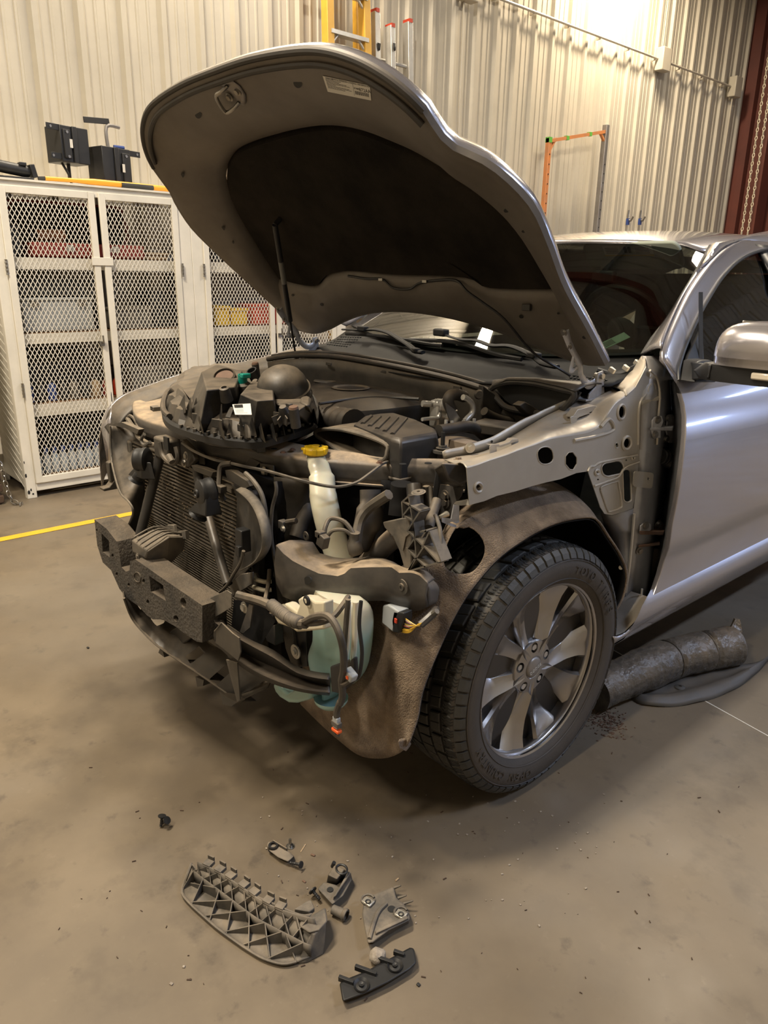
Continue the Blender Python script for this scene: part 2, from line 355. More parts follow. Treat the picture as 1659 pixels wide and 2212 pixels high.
# ------------------------------------------------------------------ the building
XW, XE, YN, YS, ZC = -3.75, 7.0, 10.55, -7.0, 6.2
b = B().add([(XW-.3, YS, 0), (XE, YS, 0), (XE, YN, 0), (XW-.3, YN, 0)], [(0, 1, 2, 3)]); struct('floor', b, 'floor', smooth=0)
def ribbed(p0, p1, z0, z1, nrm, period=.3048):
    """corrugated steel: the rib profile swept upward"""
    p0 = Vector(p0); p1 = Vector(p1); L_ = (p1-p0).length; d = (p1-p0)/L_; n = Vector(nrm); prof = []
    for k in range(int(L_/period)+1):
        for a, h in ((0, 0), (.022, .032), (.060, .032), (.082, 0), (.140, 0), (.146, .007), (.160, .007), (.166, 0), (.222, 0), (.228, .007), (.242, .007), (.248, 0)):
            if k*period+a <= L_: prof.append((k*period+a, h))
    rows = [[p0+d*a+n*h+V(0, 0, z) for a, h in prof] for z in (z0, z1)]
    return B().sheet(rows)
struct('wall_left', ribbed((XW, YS, 0), (XW, YN, 0), 0, ZC, (1, 0, 0)), 'wall', smooth=0)
struct('wall_right', ribbed((XE, YS, 0), (XE, YN, 0), 0, ZC, (-1, 0, 0)), 'wall', smooth=0)
struct('wall_front', ribbed((XW, YS, 0), (XE, YS, 0), 0, ZC, (0, 1, 0)), 'wall', smooth=0)
b = ribbed((-1.6, YN+.25, 0), (XE, YN+.25, 0), 0, ZC, (0, -1, 0)); struct('wall_back', b, 'wall', smooth=0)
b = B().box(((XW-1.6)/2, YN+.30, ZC/2), (-1.6-XW, .05, ZC)); struct('door_1', b, 'redsteel', smooth=0)
rows = []
b = B(); prof = []
for k in range(int((YN-YS)/.3)+2):
    for a, h in ((0, 0), (.03, -.03), (.08, -.03), (.11, 0)): prof.append((YS+k*.3+a, h))
b.sheet([[V(x, min(a, YN+.3), ZC+h) for a, h in prof] for x in (XW-.1, XE)]); struct('ceiling', b, 'ceil', smooth=0)
for i, x in enumerate((-2.2, .6, 3.4, 6.2)):
    b = B().box((x, (YN+YS)/2, ZC-.14), (.07, YN-YS, .18)); struct('trim_%d' % (i+1), b, 'ceil', smooth=0)
for i, y in enumerate((-3.2, 2.9, 8.6)):
    b = B(); b.box(((XW+XE)/2, y, ZC-.30), (XE-XW, .22, .02)); b.box(((XW+XE)/2, y, ZC-.60), (XE-XW, .22, .02)); b.box(((XW+XE)/2, y, ZC-.45), (XE-XW, .015, .3)); struct('trim_%d' % (i+5), b, 'redsteel', smooth=0)
# red steel column at the far corner of the ribbed wall
b = B(); b.box((XW+.02, YN+.06, 3.1), (.30, .22, 6.2)); b.box((XW+.32, YN+.1, 3.1), (.32, .03, 6.2)); b.box((XW+.48, YN+.02, 3.1), (.03, .30, 6.2)); struct('trim_8', b, 'redsteel', smooth=0)
# floor joint
b = B(); p, q = at(1515, 1510, z=0), at(1659, 1590, z=0); d = (q-p).normalized(); b.bar(p-d*1.2+V(0, 0, -.004), q+d*3+V(0, 0, -.004), .004, .0105)
struct('trim_9', b, 'paper', smooth=0)
# yellow line painted on the floor
b = B(); b.add([(-2.385, -3.5, .002), (-2.315, -3.5, .002), (-2.315, 6.5, .002), (-2.385, 6.5, .002)], [(0, 1, 2, 3)])
tag(obj('floor_line', b, 'linepaint', smooth=0), 'yellow stripe painted on the concrete floor in front of the lockers', 'floor marking')

# hanging fixtures
LBL = {0: 'ceiling light nearest the ribbed wall above the lockers', 1: 'ceiling light near the ribbed wall at the far end', 2: 'ceiling light above the front of the car, nearest the open bonnet', 3: 'ceiling light above the rear of the car',
       4: 'cool white ceiling light to the right of the car', 5: 'cool white ceiling light at the far right of the shop', 6: 'added fill light hung farthest in front of the car'}
for i, (x, y, ly, lx, wt, c) in enumerate(HUNG):
    z = 5.35
    t = thing('ceiling_light', (x, y, z), LBL[i], 'ceiling light', 'linear ceiling lights')
    b = B(); b.box((x, y, z+.045), (lx+.06, ly+.06, .06)); obj('housing', b, 'alu', t, bevel=.008)
    b = B()
    for s in (-1, 1): b.tube([(x, y+s*ly*.4, z+.07), (x, y+s*ly*.4, ZC)], .006, 6)
    obj('hanger', b, 'steel', t)
    l = bpy.data.lights.new('lamp', 'AREA'); l.shape = 'RECTANGLE'; l.size = lx; l.size_y = ly; l.energy = wt; l.color = c
    o = bpy.data.objects.new('lamp', l); COL.objects.link(o); o.location = (x, y, z); o.parent = t; o.matrix_parent_inverse = world_of(t).inverted()
for i, (x, y, z, wt) in enumerate(TUBES):
    t = thing('wall_light', (x, y, z), ['cool tube light low on the back wall near the right corner', 'cool tube light higher on the back wall'][i], 'wall light', 'cool tube lights on the back wall')
    b = B(); b.box((x, y+.05, z), (1.3, .06, .09)); obj('housing', b, 'alu', t, bevel=.006)
    l = bpy.data.lights.new('lamp', 'AREA'); l.shape = 'RECTANGLE'; l.size = 1.2; l.size_y = .07; l.energy = wt; l.color = (.45, .60, 1)
    o = bpy.data.objects.new('lamp', l); COL.objects.link(o); o.location = (x, y, z); o.rotation_euler = (-PI/2, 0, 0)
    o.parent = t; o.matrix_parent_inverse = world_of(t).inverted()

# ------------------------------------------------------------------ conduit and boxes on the ribbed wall
XF = XW+.05
t = thing('conduit', at(1100, 10, x=XF), 'thin painted metal conduit running level along the ribbed wall', 'conduit')
b = B(); p = at(1060, -6, x=XF); q = at(1590, 193, x=XF); z = (p.z+q.z)/2; b.tube([V(XF+.03, 2.2, z), V(XF+.03, q.y, z)], .014, 8); obj('pipe', b, 'wall', t)
b = B()
y = 4.2
while y < q.y: b.box((XF, y, z), (.05, .02, .05)); y += .6096
obj('strap', b, 'wall', t)
zc = z
for px, py, lab in ((1012, 5, 'small painted junction box on the wall high above the open bonnet'), (1432, 150, 'grey junction box halfway along the wall conduit'), (1588, 200, 'grey junction box at the far end of the wall conduit')):
    p = at(px, py, x=XF+.06)
    t = thing('junction_box', p, lab, 'junction box', 'junction boxes on the ribbed wall')
    b = B().box((XF+.05, p.y, zc), (.11, .20, .26)); obj('box_body', b, 'wall', t, bevel=.01)
    b = B().tube([V(XF+.02, p.y, zc+.1), V(XF+.02, p.y+.02, ZC)] if px != 1588 else [V(XF+.02, p.y, zc-.1), V(XF+.05, p.y-.05, zc-.5), V(XF+.02, p.y-.12, .6)], .010, 6, 5 if px == 1588 else 0)
    obj('cable', b, 'wall', t)
    if px == 1012:
        b = B().tube([V(XF+.02, p.y-.02, zc-.1), V(XF+.03, p.y-.04, 2.0), V(XF+.02, p.y-.02, .6)], .009, 6, 6); obj('cable', b, 'wall', t)

# orange and grey upright frame leaning on the wall
XG = XW+.22
t = thing('metal_frame', (XG, 6.5, 0), 'tall narrow steel frame, orange on one upright and grey on the other', 'frame')
a0 = at(1186, 298, x=XG); c0 = at(1309, 278, x=XG); zt = (a0.z+c0.z)/2
zt = a0.z; zt2 = c0.z
b = B().box((XG, a0.y, zt/2), (.05, .05, zt)); obj('upright', b, 'orange', t, bevel=.004, label='orange upright')
b = B().box((XG, c0.y, zt2/2+.02), (.06, .06, zt2+.04)); obj('upright', b, 'greysteel', t, bevel=.004, label='grey upright')
b = B().bar((XG, a0.y, zt-.03), (XG, c0.y, zt2-.03), .035, .035); b.bar((XG, a0.y, zt-.15), (XG, a0.y+.12, zt+.01), .03, .02); b.bar((XG, c0.y, zt2-.15), (XG, c0.y-.12, zt2-.05), .03, .02); obj('crossbar', b, 'orange', t)
for y in (a0.y, c0.y):
    for k in range(26): obj('bolt_hole', B().disc((XG+.0255+(.005 if y == c0.y else 0), y, .25+k*.1), (1, 0, 0), .008, .002, 8), 'ink', t)
GT = pm('green_tape', (.12, .4, .06), .5)
sl = (zt2-zt)/(c0.y-a0.y)
for y, dz, w in ((a0.y, -.02, .055), (a0.y+.32, -.03+.32*sl, .04), (a0.y+.75, -.03+.75*sl, .04)): obj('tape', B().box((XG, y, zt+dz), (w, .05, w)), GT, t)

# chain hoist rope by the red column
def chainloop(x, y, z0, z1, sw, sd):
    b = B()
    for s in (sd,):
        pts = []
        n = 90
        for i in range(n+1):
            f = i/n; pts.append(V(x+s*sw*.5, y, z0+(z1-z0)*f))
        for i in range(n):
            c = (pts[i]+pts[i+1])/2; h = (pts[i+1]-pts[i]).length*.62
            u = V(1, 0, 0) if i % 2 else V(0, 1, 0)
            b.tube([c+V(0, 0, -h)+u*.0, c+u*.016, c+V(0, 0, h), c-u*.016], .006, 5, 2, closed=True)
    return b
p = at(1640, 300, y=YN-.6)
for s_, lab in ((-1, 'pale hoist chain by the dark red column, left strand'), (1, 'pale hoist chain by the dark red column, right strand')): tag(obj('hoist_chain', chainloop(p.x, p.y, .9, 5.8, .09, s_), 'whitep'), lab, 'chain', 'hoist chains by the red column')
# small hooks low on the wall
for px, lab in ((1354, 'small blue and steel hook low on the wall, nearer the frame'), (1380, 'small blue and steel hook low on the wall, farther from the frame')):
    p = at(px, 472, x=XF); t = thing('wall_hook', p, lab, 'hook', 'hooks low on the ribbed wall')
    b = B().tube([p+V(.02, 0, .1), p+V(.02, 0, 0), p+V(.06, 0, -.03), p+V(.09, 0, .02)], .012, 6, 3); obj('hook', b, 'steel', t)
    b = B().box(p+V(.02, 0, -.04), (.03, .04, .08)); obj('hook_grip', b, 'blue', t)

# ------------------------------------------------------------------ ladders
def ladder(name, y0, y1, zbot, ztop, lean, m, label, rung, rw=.03, rd=.075, r0=.3, a_frame=False):
    t = thing(name, (XW+.3, (y0+y1)/2, 0), label, 'ladder')
    xb, xt = lean
    def X(z): return xb+(xt-xb)*z/ztop
    for y, f in ((y0, 1), (y1, -1)):
        b = B().bar((X(zbot), y, zbot), (X(ztop), y+f*(.0 if not a_frame else .06), ztop), rd, rw, up=(0, 1, 0)); obj('rail', b, m, t, bevel=.004)
    z = r0
    while z < ztop-.1:
        g = .06*z/ztop if a_frame else 0
        b = B()
        if a_frame: b.box((X(z)+.01, (y0+y1)/2, z), (.085, y1-y0-2*g, .03)); b.bar((X(z)+.02, y0+g, z-.10), (X(z)+.02, y0+g+.10, z), .02, .01); b.bar((X(z)+.02, y1-g, z-.10), (X(z)+.02, y1-g-.10, z), .02, .01)
        else: b.tube([(X(z), y0, z), (X(z), y1, z)], .017, 8)
        o = obj('step' if a_frame else 'rung', b, 'alu', t); z += rung
    return t
pa = at(705, 60, x=XW+.24); pb = at(786, 60, x=XW+.24)
t = ladder('step_ladder', pa.y-.04, pb.y+.06, 0, 3.95, (XW+.40, XW+.22), 'ylad', 'yellow fibreglass stepladder standing folded against the ribbed wall', .305, .07, .085, .29, True)
for y in (pa.y+.1, pb.y+.02):
    b = B().bar((XW+.20, y, 0), (XW+.10, y, 3.8), .05, .03, up=(0, 1, 0)); obj('back_rail', b, 'ylad', t)
for z in (1.2, 2.4, 3.2): obj('back_brace', B().box((XW+.14, (pa.y+pb.y)/2+.05, z), (.02, pb.y-pa.y, .03)), 'alu', t)
p1 = at(822, 60, x=XW+.26); p2 = at(893, 100, x=XW+.26)
t = ladder('extension_ladder', p1.y, p2.y, 0, 3.60, (XW+.36, XW+.18), 'alu', 'scuffed aluminium extension ladder beside the yellow stepladder', .305, .06, .08, .2)
for o_, dx in ((p1.y+.10, .09),):
    b = B().bar((XW+.36+dx, o_, 0), (XW+.18+dx, o_, 3.5), .08, .05, up=(0, 1, 0)); obj('fly_rail', b, 'alu', t, bevel=.004)
for y in (p1.y, p1.y+.10, p2.y): obj('end_cap', B().box((XW+.18+(.09 if y == p1.y+.10 else 0), y, 3.61-(.11 if y == p1.y+.10 else 0)), (.09, .036, .03)), 'red', t)
b = B()
for y in (p1.y, p1.y+.10):
    for z in (3.36, 2.75, 2.45):
        b.add([V(XW+.36-.18*z/3.62+(.05 if y == p1.y else .14), y+dy, z+dz) for dy, dz in ((-.018, 0), (.018, 0), (.012, -.05), (0, -.06), (-.012, -.05))], [(0, 1, 2, 3, 4)])
obj('rung_socket', b, 'ink', t, solid=.003)
# ------------------------------------------------------------------ white mesh lockers
XL = -3.076; DEP = .60; ZT = 1.965; ZB = .10
SH = [(1.53, 1.46), (1.065, 1.00), (.61, .53), (.13, .08)]   # shelf lip: top, bottom
def lattice(y0, y1, z0, z1, x, w=.028, h=.049):
    """expanded metal: two families of slanted strands"""
    b = B(); s = h/w; t = .0022
    for sg in (-1, 1):
        k0 = -int((z1-z0)/h)-2; k1 = int((y1-y0)/w)+int((z1-z0)/h)+2
        for k in range(k0, k1):
            # y = yk + sg*(z-z0)/s
            yk = y0+k*w if sg > 0 else y0+k*w
            pts = []
            za, zb = z0, z1
            def yy(z): return yk+sg*(z-z0)/s
            # clip in y
            if sg > 0: za = max(z0, z0+(y0-yk)*s); zb = min(z1, z0+(y1-yk)*s)
            else: za = max(z0, z0+(yk-y1)*s); zb = min(z1, z0+(yk-y0)*s)
            if zb-za < .004: continue
            b.bar((x+sg*.001, yy(za), za), (x+sg*.001, yy(zb), zb), t*1.9, t, up=(1, 0, 0))
    return b
def door(parent, y0, y1, z0, z1, hinge_y, handle=None):
    b = B(); w = .042
    for y in (y0+w/2, y1-w/2): b.box((XL+.008, y, (z0+z1)/2), (.02, w, z1-z0))
    for z in (z0+w/2, z1-w/2): b.box((XL+.008, (y0+y1)/2, z), (.02, y1-y0-2*w, w))
    d = obj('door', b, 'white', parent, bevel=.003)
    obj('mesh_panel', lattice(y0+w, y1-w, z0+w, z1-w, XL+.002), 'white', d, smooth=0)
    for z in (1.47, .72):
        s_ = [(XL+.022, hinge_y, z-.045+.09*k/20) for k in range(21)]; obj('hinge', B().tube(s_, [.0085 if k % 5 < 2 else .007 for k in range(21)], 8), 'steel', d)
    if handle is not None:
        b = B().tube([(XL+.022, handle, 1.0), (XL+.05, handle, 1.0), (XL+.05, handle, 1.045)], .006, 6, 3); b.box((XL+.024, handle, .99), (.014, .03, .03)); obj('latch', b, 'steel', d)
    return d
def locker(y0, y1, label, doors, posts):
    t = thing('mesh_locker', (XL, (y0+y1)/2, 0), label, 'locker', 'white mesh lockers')
    pw = .055
    for x, y, w in ((XL-.02, y0+posts[0]/2, posts[0]), (XL-.02, y1-posts[1]/2, posts[1]), (XL-DEP, y0+pw/2, pw), (XL-DEP, y1-pw/2, pw)):
        obj('post', B().box((x, y, ZT/2), (.05, w, ZT)), 'white', t, bevel=.003)
    ym, yl = (y0+posts[0]+y1-posts[1])/2, y1-y0-posts[0]-posts[1]
    obj('top_rail', B().box((XL-.021, ym, ZT-.03), (.048, yl-.001, .06)), 'white', t, bevel=.003); obj('bottom_rail', B().box((XL-.021, ym, .075), (.048, yl-.001, .06)), 'white', t, bevel=.003)
    b = B().box((XL-DEP/2-.01, (y0+y1)/2, ZT+.006), (DEP+.06, y1-y0, .012)); obj('top_panel', b, 'white', t)
    b = B()
    for z1, z0 in SH: obj('shelf_lip', B().box((XL-.05, (y0+y1)/2, (z0+z1)/2), (.006, y1-y0-.16, z1-z0)), 'white', t); obj('shelf', B().box((XL-DEP/2-.03, (y0+y1)/2, z1-.006), (DEP-.09, y1-y0-.12, .012)), 'plywood', t)
    for a in doors: door(t, *a)
    return t
YA, YB, YC = -.262, 1.04, 2.44
t1 = locker(YA, YB, 'white mesh-door locker nearest the left edge, with the black and yellow gear on top', [(YA+.062, .375, .10, 1.935, YA+.055, .33), (.402, .945, .10, 1.935, .955, None)], (.062, .094))
b = B().box((XL+.018, .388, 1.515), (.014, .14, .05)); obj('door_bar', b, 'white', t1, bevel=.002)
b = B()
for (y, z, w, h) in ((-.255, .16, .012, .03), (-.235, .06, .01, .02), (-.25, .045, .016, .03), (-.225, .03, .012, .014), (-.255, .25, .006, .02), (.36, .62, .006, .09), (.355, .50, .007, .05)):
    b.add([V(XL+.0195 if y > 0 else XL+.0063, y+dy*w, z+dz*h) for dy, dz in ((-.5, -.3), (0, -.5), (.5, -.2), (.35, .4), (-.1, .5), (-.5, .2))], [(0, 1, 2, 3, 4, 5)])
obj('paint_chip', b, 'ink', t1, smooth=0)
t2 = locker(YB+.002, YC, 'white mesh-door locker farther right, partly hidden behind the open bonnet', [(1.13, 1.72, .10, 1.935, 1.122, None), (1.742, 2.33, .10, 1.935, 2.34, 1.76)], (.088, .10))
# expanded-metal side of the first locker
b = B()
for k in range(34):
    z = .05+k*.055
    b.bar((XL-.04, YA+.01, z), (XL-DEP+.02, YA+.01, z+.20 if z+.2 < ZT else ZT), .006, .002, up=(0, 1, 0))
obj('side_mesh', b, 'white', t1, smooth=0)
b = B().box((XL-DEP/2, YA+.03, ZT/2), (DEP-.05, .004, ZT-.12)); obj('side_panel', b, 'white', t1)
# contents -------------------------------------------------------------
def crate(y, z, dy, dz, dx, m, label, cat='box', name='storage_box', group=None, x=None, lid=None, bev=.01):
    x = XL-.30 if x is None else x
    t = thing(name, (x, y, z), label, cat, group)
    b = B().box((x, y, z+dz/2), (dx, dy, dz), taper=.97); obj('box_body', b, m, t, bevel=bev)
    b = B().box((x, y, z+dz+.006), (dx+.012, dy+.012, .02)); obj('lid', b, lid or m, t, bevel=.006)
    return t
# open red case on the top shelf
z0 = 1.535
t = thing('tool_case', (XL-.25, .35, z0), 'open dark red tool case with a black lining on the top shelf', 'tool case')
b = B().box((XL-.26, .36, z0+.045), (.36, .74, .09)); obj('case_base', b, 'dred', t, bevel=.015)
ring = [V(XL-.45, y, z) for y, z in ((.0, z0+.09), (-.02, z0+.30), (.03, z0+.345), (.69, z0+.345), (.74, z0+.30), (.72, z0+.09))]
b = B().tube(ring, .016, 8, 3, closed=True); obj('case_lid_rim', b, 'dred', t)
b = B().prism([p+V(.005, 0, 0) for p in ring], (.02, 0, 0)); obj('case_lining', b, 'pad', t)
for y in (.22, .52): obj('case_latch', B().box((XL-.075, y, z0+.06), (.015, .05, .04)), 'chrome', t, bevel=.003)
t = thing('cordless_drill', (XL-.33, .25, z0+.09), 'orange cordless tool resting in the open red case', 'power tool')
b = B().tube([(XL-.33, .10, z0+.14), (XL-.33, .28, z0+.15)], .035, 12); obj('motor_housing', b, 'orange', t); b = B().box((XL-.33, .24, z0+.12), (.04, .05, .06)); obj('grip', b, 'orange', t, bevel=.01); b = B().tube([(XL-.33, .05, z0+.14), (XL-.33, .11, z0+.14)], .018, 10); obj('chuck', b, 'blackc', t)
crate(-.12, z0, .14, .17, .3, 'blackc', 'black case standing at the left end of the top locker shelf')
crate(.86, z0, .15, .035, .3, 'cardb', 'flat tan package at the right end of the top locker shelf', 'package', 'flat_package')
# shelf 2
z0 = 1.07
t = crate(.12, z0, .46, .20, .36, 'greybin', 'pale grey lidded bin on the second shelf of the first locker', 'bin', 'lidded_bin')
for y in (-.03, .27): obj('bin_clip', B().box((XL-.108, y, z0+.185), (.02, .05, .04)), 'chrome', t, bevel=.004)
crate(.62, z0, .30, .13, .36, 'greyp', 'dusty grey box beside the pale grey bin'); crate(.12, z0+.222, .50, .09, .36, 'ink', 'flat black case on the pale grey bin')
crate(.86, z0, .15, .24, .3, 'blackc', 'tall black case at the right end of the second shelf')
# shelf 3
z0 = .615
for i in range(9):
    y = -.13+i*.075; m = ['blue', 'blackc', 'blue', 'blackc', 'greyp', 'blackc', 'cardb', 'dred', 'red'][i]
    t = thing('bottle', (XL-.14, y, z0), ['dark blue bottle at the far left of the third shelf', 'black bottle, second along the third shelf', 'dark blue bottle between two black bottles', 'black bottle right of the two blue bottles', 'grey bottle on the third shelf', 'black bottle right of the grey bottle', 'tan bottle on the third shelf', 'dark red bottle on the third shelf', 'bright red bottle at the right of the row'][i], 'bottle', 'bottles on the third shelf')
    b = B().lathe([(0, 0), (.027, 0), (.029, .008), (.029, .095), (.012, .12), (.012, .125), (0, .125)], (XL-.14, y, z0), (0, 0, 1), 14); obj('bottle_body', b, m, t); b = B().disc((XL-.14, y, z0+.12), (0, 0, 1), .014, .02, 10); obj('cap', b, 'blackc', t)
crate(.12, z0, .45, .30, .2, 'ink', 'black carton behind the row of bottles', x=XL-.42); crate(.72, z0, .3, .16, .36, 'greyp', 'grey tub at the right end of the third shelf')
# shelf 4 (bottom): water bottles in a shrink-wrapped pack
z0 = .135
for i in range(12):
    for j in range(2):
        y = -.14+i*.058+(.02 if j else 0); x = XL-.10-j*.07
        b = B().lathe([(0, 0), (.024, 0), (.026, .01), (.026, .09), (.011, .125), (.011, .14)], (x, y, z0), (0, 0, 1), 12)
        t = thing('water_bottle', (x, y, z0), 'clear water bottle, %s from the left, %s row on the locker floor' % (['first', 'second', 'third', 'fourth', 'fifth', 'sixth', 'seventh', 'eighth', 'ninth', 'tenth', 'eleventh', 'twelfth'][i], 'back' if j else 'front'), 'bottle', 'water bottles on the locker floor')
        obj('bottle_body', b, 'clear', t); b = B().disc((x, y, z0+.135), (0, 0, 1), .014, .022, 10); obj('cap', b, 'blue', t)
crate(.74, z0, .2, .2, .34, 'blackc', 'black box on the locker floor beside the water bottles'); crate(.3, z0, .6, .28, .2, 'ink', 'dark carton behind the water bottles', x=XL-.40)
# second locker
z0 = 1.535
for i in range(6): 
    m = ['dred', 'blackc', 'blackc', 'cardb', 'cardb', 'orange'][i]; y = 1.22+i*.09
    b = B().lathe([(0, 0), (.034, 0), (.034, .14), (.015, .17), (.015, .19), (0, .19)], (XL-.16, y, z0), (0, 0, 1), 14)
    tag(obj('spray_can', b, m), ['dark red can at the left of the upper shelf, second locker', 'black can beside the dark red can, second locker', 'black can, third along the upper shelf, second locker', 'tan can beside the black cans, second locker', 'tan can beside the orange can, second locker', 'orange can at the right of the row, second locker'][i], 'can', 'cans on the upper shelf of the second locker')
z0 = 1.07
t = crate(1.30, z0, .13, .13, .2, 'yellow', 'yellow bin with a clear bottle in front, second locker', 'bin', 'parts_bin', x=XL-.16); t = crate(1.45, z0, .14, .11, .2, 'yellow', 'yellow bin beside the red box, second locker', 'bin', 'parts_bin', x=XL-.16)
crate(1.68, z0, .22, .14, .3, 'red', 'red box on the middle shelf behind the left door', x=XL-.2); crate(1.93, z0, .22, .14, .3, 'red', 'red box on the middle shelf behind the right door', x=XL-.2)
crate(1.5, z0, .8, .36, .12, 'greyp', 'grey box at the back of the middle shelf', x=XL-.5)
z0 = .615
crate(1.4, z0, .45, .3, .36, 'ink', 'black crate low in the second locker, left side'); crate(1.95, z0, .5, .3, .36, 'ink', 'black crate low in the second locker, right side')
crate(1.5, .135, .5, .2, .36, 'cardb', 'tan carton on the floor of the second locker')

# ------------------------------------------------------------------ gear on top of the lockers
ZU = ZT+.012
XT = XL-.16
# black lock boxes with mounting straps
def lockbox(c, w, d, h, rot, label, mirror=1, handle=False):
    t = thing('mount_box', c, label, 'bracket', 'black mounting boxes on the locker')
    R = Matrix.Rotation(rot, 3, 'Z'); c = Vector(c)
    def X(v): return c + R @ Vector(v)
    b = B().box(X((0, 0, h/2)), (d, w, h), R); obj('box_body', b, 'blackc', t, bevel=.004)
    b = B().box(X((d/2+.006, -w*.02, h/2)), (.012, w*.16, h*1.0), R); b.box(X((d/2+.002, -w*.30*mirror, h*.5)), (.02, w*.24, h*.78), R); obj('cover_plate', b, 'blackc', t, bevel=.003)
    b = B()
    for (yy, zz, L_) in ((-.62*mirror, h*.92, .12), (-.60*mirror, h*.14, .10)):
        b.box(X((d/2-.01, yy*w, zz)), (.006, L_, .036), R)
    obj('mount_strap', b, 'blackc', t, bevel=.002)
    b = B()
    for zz in (.92, .14): b.disc(X((d/2-.006, -.78*w*mirror, h*zz)), R @ V(1, 0, 0), .008, .002, 8)
    b.disc(X((d/2+.013, -.30*w*mirror, h*.82)), R @ V(1, 0, 0), .009, .004, 10); b.disc(X((d/2+.013, -.30*w*mirror, h*.15)), R @ V(1, 0, 0), .009, .004, 10)
    obj('screw', b, 'steel', t)
    b = B().box(X((d/2+.013, -.18*w*mirror, h*.52)), (.001, .02, .05), R); obj('label', b, 'paper', t)
    b = B().tube([X((.0, -.05*w, -.10)), X((.0, -.05*w, 0))], .012, 8) if not handle else B().tube([X((0, .0, h)), X((0, 0, h+.13)), X((0, .10, h+.14))], .012, 8, 4)
    obj('stand_rod' if not handle else 'crank_handle', b, 'blackc' if not handle else 'greysteel', t)
    return t
p = at(150, 350, x=XT)
t = lockbox((XT, p.y, ZU+.13), .20, .16, .21, .25, 'square black mounting box raised on a rod, left of the pair', 1)
b = B().tube([(XT+.03, p.y-.06, ZU+.13), (XT+.05, p.y-.03, ZU+.06), (XT, p.y, ZU+.01)], .008, 6, 4); b.box((XT, p.y-.01, ZU+.006), (.10, .08, .012)); obj('stand_foot', b, 'blackc', t)
p = at(240, 390, x=XT)
t = lockbox((XT, p.y, ZU), .22, .16, .25, .25, 'square black mounting box with a bent crank rod on top, right of the pair', -1, True)
b = B().box((XT+.02, p.y-.07, ZU+.405), (.008, .20, .035), Matrix.Rotation(.1, 3, 'X') @ Matrix.Rotation(.3, 3, 'Z')); obj('strap', b, 'blackc', t, bevel=.002)
b = B().tube([(XT+.02, p.y+.03, ZU+.262), (XT+.02, p.y+.10, ZU+.262)], .012, 8); obj('blue_pin', b, 'blue', t)
# yellow-shafted tool lying along the top
t = thing('yellow_tool', (XL-.06, .5, ZU+.02), 'long yellow and black shafted tool lying along the locker top', 'tool')
pa = at(68, 377, x=XL-.04); pb = at(345, 408, x=XL-.04)
zz = ZU+.02
b = B().tube([(XL-.04, .10, zz), (XL-.04, .40, zz+.004), (XL-.04, 1.02, zz)], [.013, .020, .012], 10, 4); obj('shaft', b, pm('orange_yellow_grip', (.72, .32, .02), .4), t)
b = B().tube([(XL-.045, .06, zz-.004), (XL-.04, .11, zz)], .012, 8); b.tube([(XL-.03, .58, zz), (XL-.03, .80, zz)], .017, 8); obj('grip', b, 'blackc', t)
# black padded seat at the left end
t = thing('padded_seat', (XL-.25, -.30, ZU), 'black padded seat with a bracket lying at the left end of the lockers', 'seat')
b = B(); rows = []
for i, (y, h) in enumerate(((-.62, .30), (-.50, .24), (-.36, .17), (-.24, .12), (-.16, .10))):
    rows.append([V(XL-.02-.42*j/6, y, ZU+.01+h*math.sin(PI*(j+.4)/6.8)**.5) for j in range(7)])
b.sheet(rows); obj('cushion', b, 'black', t, solid=.03, sub=1)
b = B().tube([(XL-.05, -.62, ZU+.10), (XL-.05, -.40, ZU+.10), (XL-.06, -.16, ZU+.07), (XL-.07, .02, ZU+.05)], [.05, .05, .035, .03], 10, 4); obj('hinge_arm', b, 'blackc', t)
b = B().box((XL-.06, .035, ZU+.055), (.07, .03, .075), Matrix.Rotation(.2, 3, 'X')); b.box((XL-.06, -.02, ZU+.09), (.05, .04, .02)); b.box((XL-.08, -.08, ZU+.008), (.12, .22, .014)); obj('mount_plate', b, 'blackc', t, bevel=.004)
b = B().box((XL-.22, 1.05, ZU+.025), (.24, .36, .045)); tag(obj('wooden_board', b, 'brown', bevel=.004), 'short thick brown board lying at the right end of the first locker top', 'board')

# ------------------------------------------------------------------ pallet and chain at the left edge
t = thing('pallet', (XL-.25, -.62, 0), 'dark weathered wooden block stack on the floor left of the lockers', 'pallet')
for k in range(4):
    b = B().box((XL-.22, -.72, .035+k*.075), (.50, .62, .05)); obj('slat', b, 'pallet', t, bevel=.006)
b = B()
for x in (XL-.02, XL-.42): b.box((x, -.70, .15), (.08, .55, .30))
obj('stringer', b, 'pallet', t, bevel=.006)
b = B(); pts = smoothpath([(XL+.03, -.43, .50), (XL+.05, -.425, .31), (XL+.06, -.41, .28), (XL+.07, -.40, .15), (XL+.09, -.38, .03), (XL+.12, -.33, .012), (XL+.15, -.36, .010)], 12)
L_ = 0; acc = [pts[0]]
for a, c in zip(pts, pts[1:]):
    L_ += (c-a).length
    if L_ > .030: acc.append(c); L_ = 0
for i, (a, c) in enumerate(zip(acc, acc[1:])):
    d = (c-a).normalized(); _, u, w = frame(d, (1, .3, 0)); u = u if i % 2 else w; m = (a+c)/2
    b.tube([m-d*.022+u*.004, m-d*.012+u*.011, m+d*.012+u*.011, m+d*.022, m+d*.012-u*.011, m-d*.012-u*.011], .0035, 6, 2, closed=True)
tag(obj('steel_chain', b, 'steel'), 'bright steel link chain hanging down beside the first locker onto the floor', 'chain')
p = at(20, 860, x=XL-.1); b = B().box((XL-.30, YA-.10, .80), (.4, .03, 1.0)); tag(obj('panel_sheet', b, 'wall', bevel=.004), 'pale panel standing against the side of the first locker', 'panel')
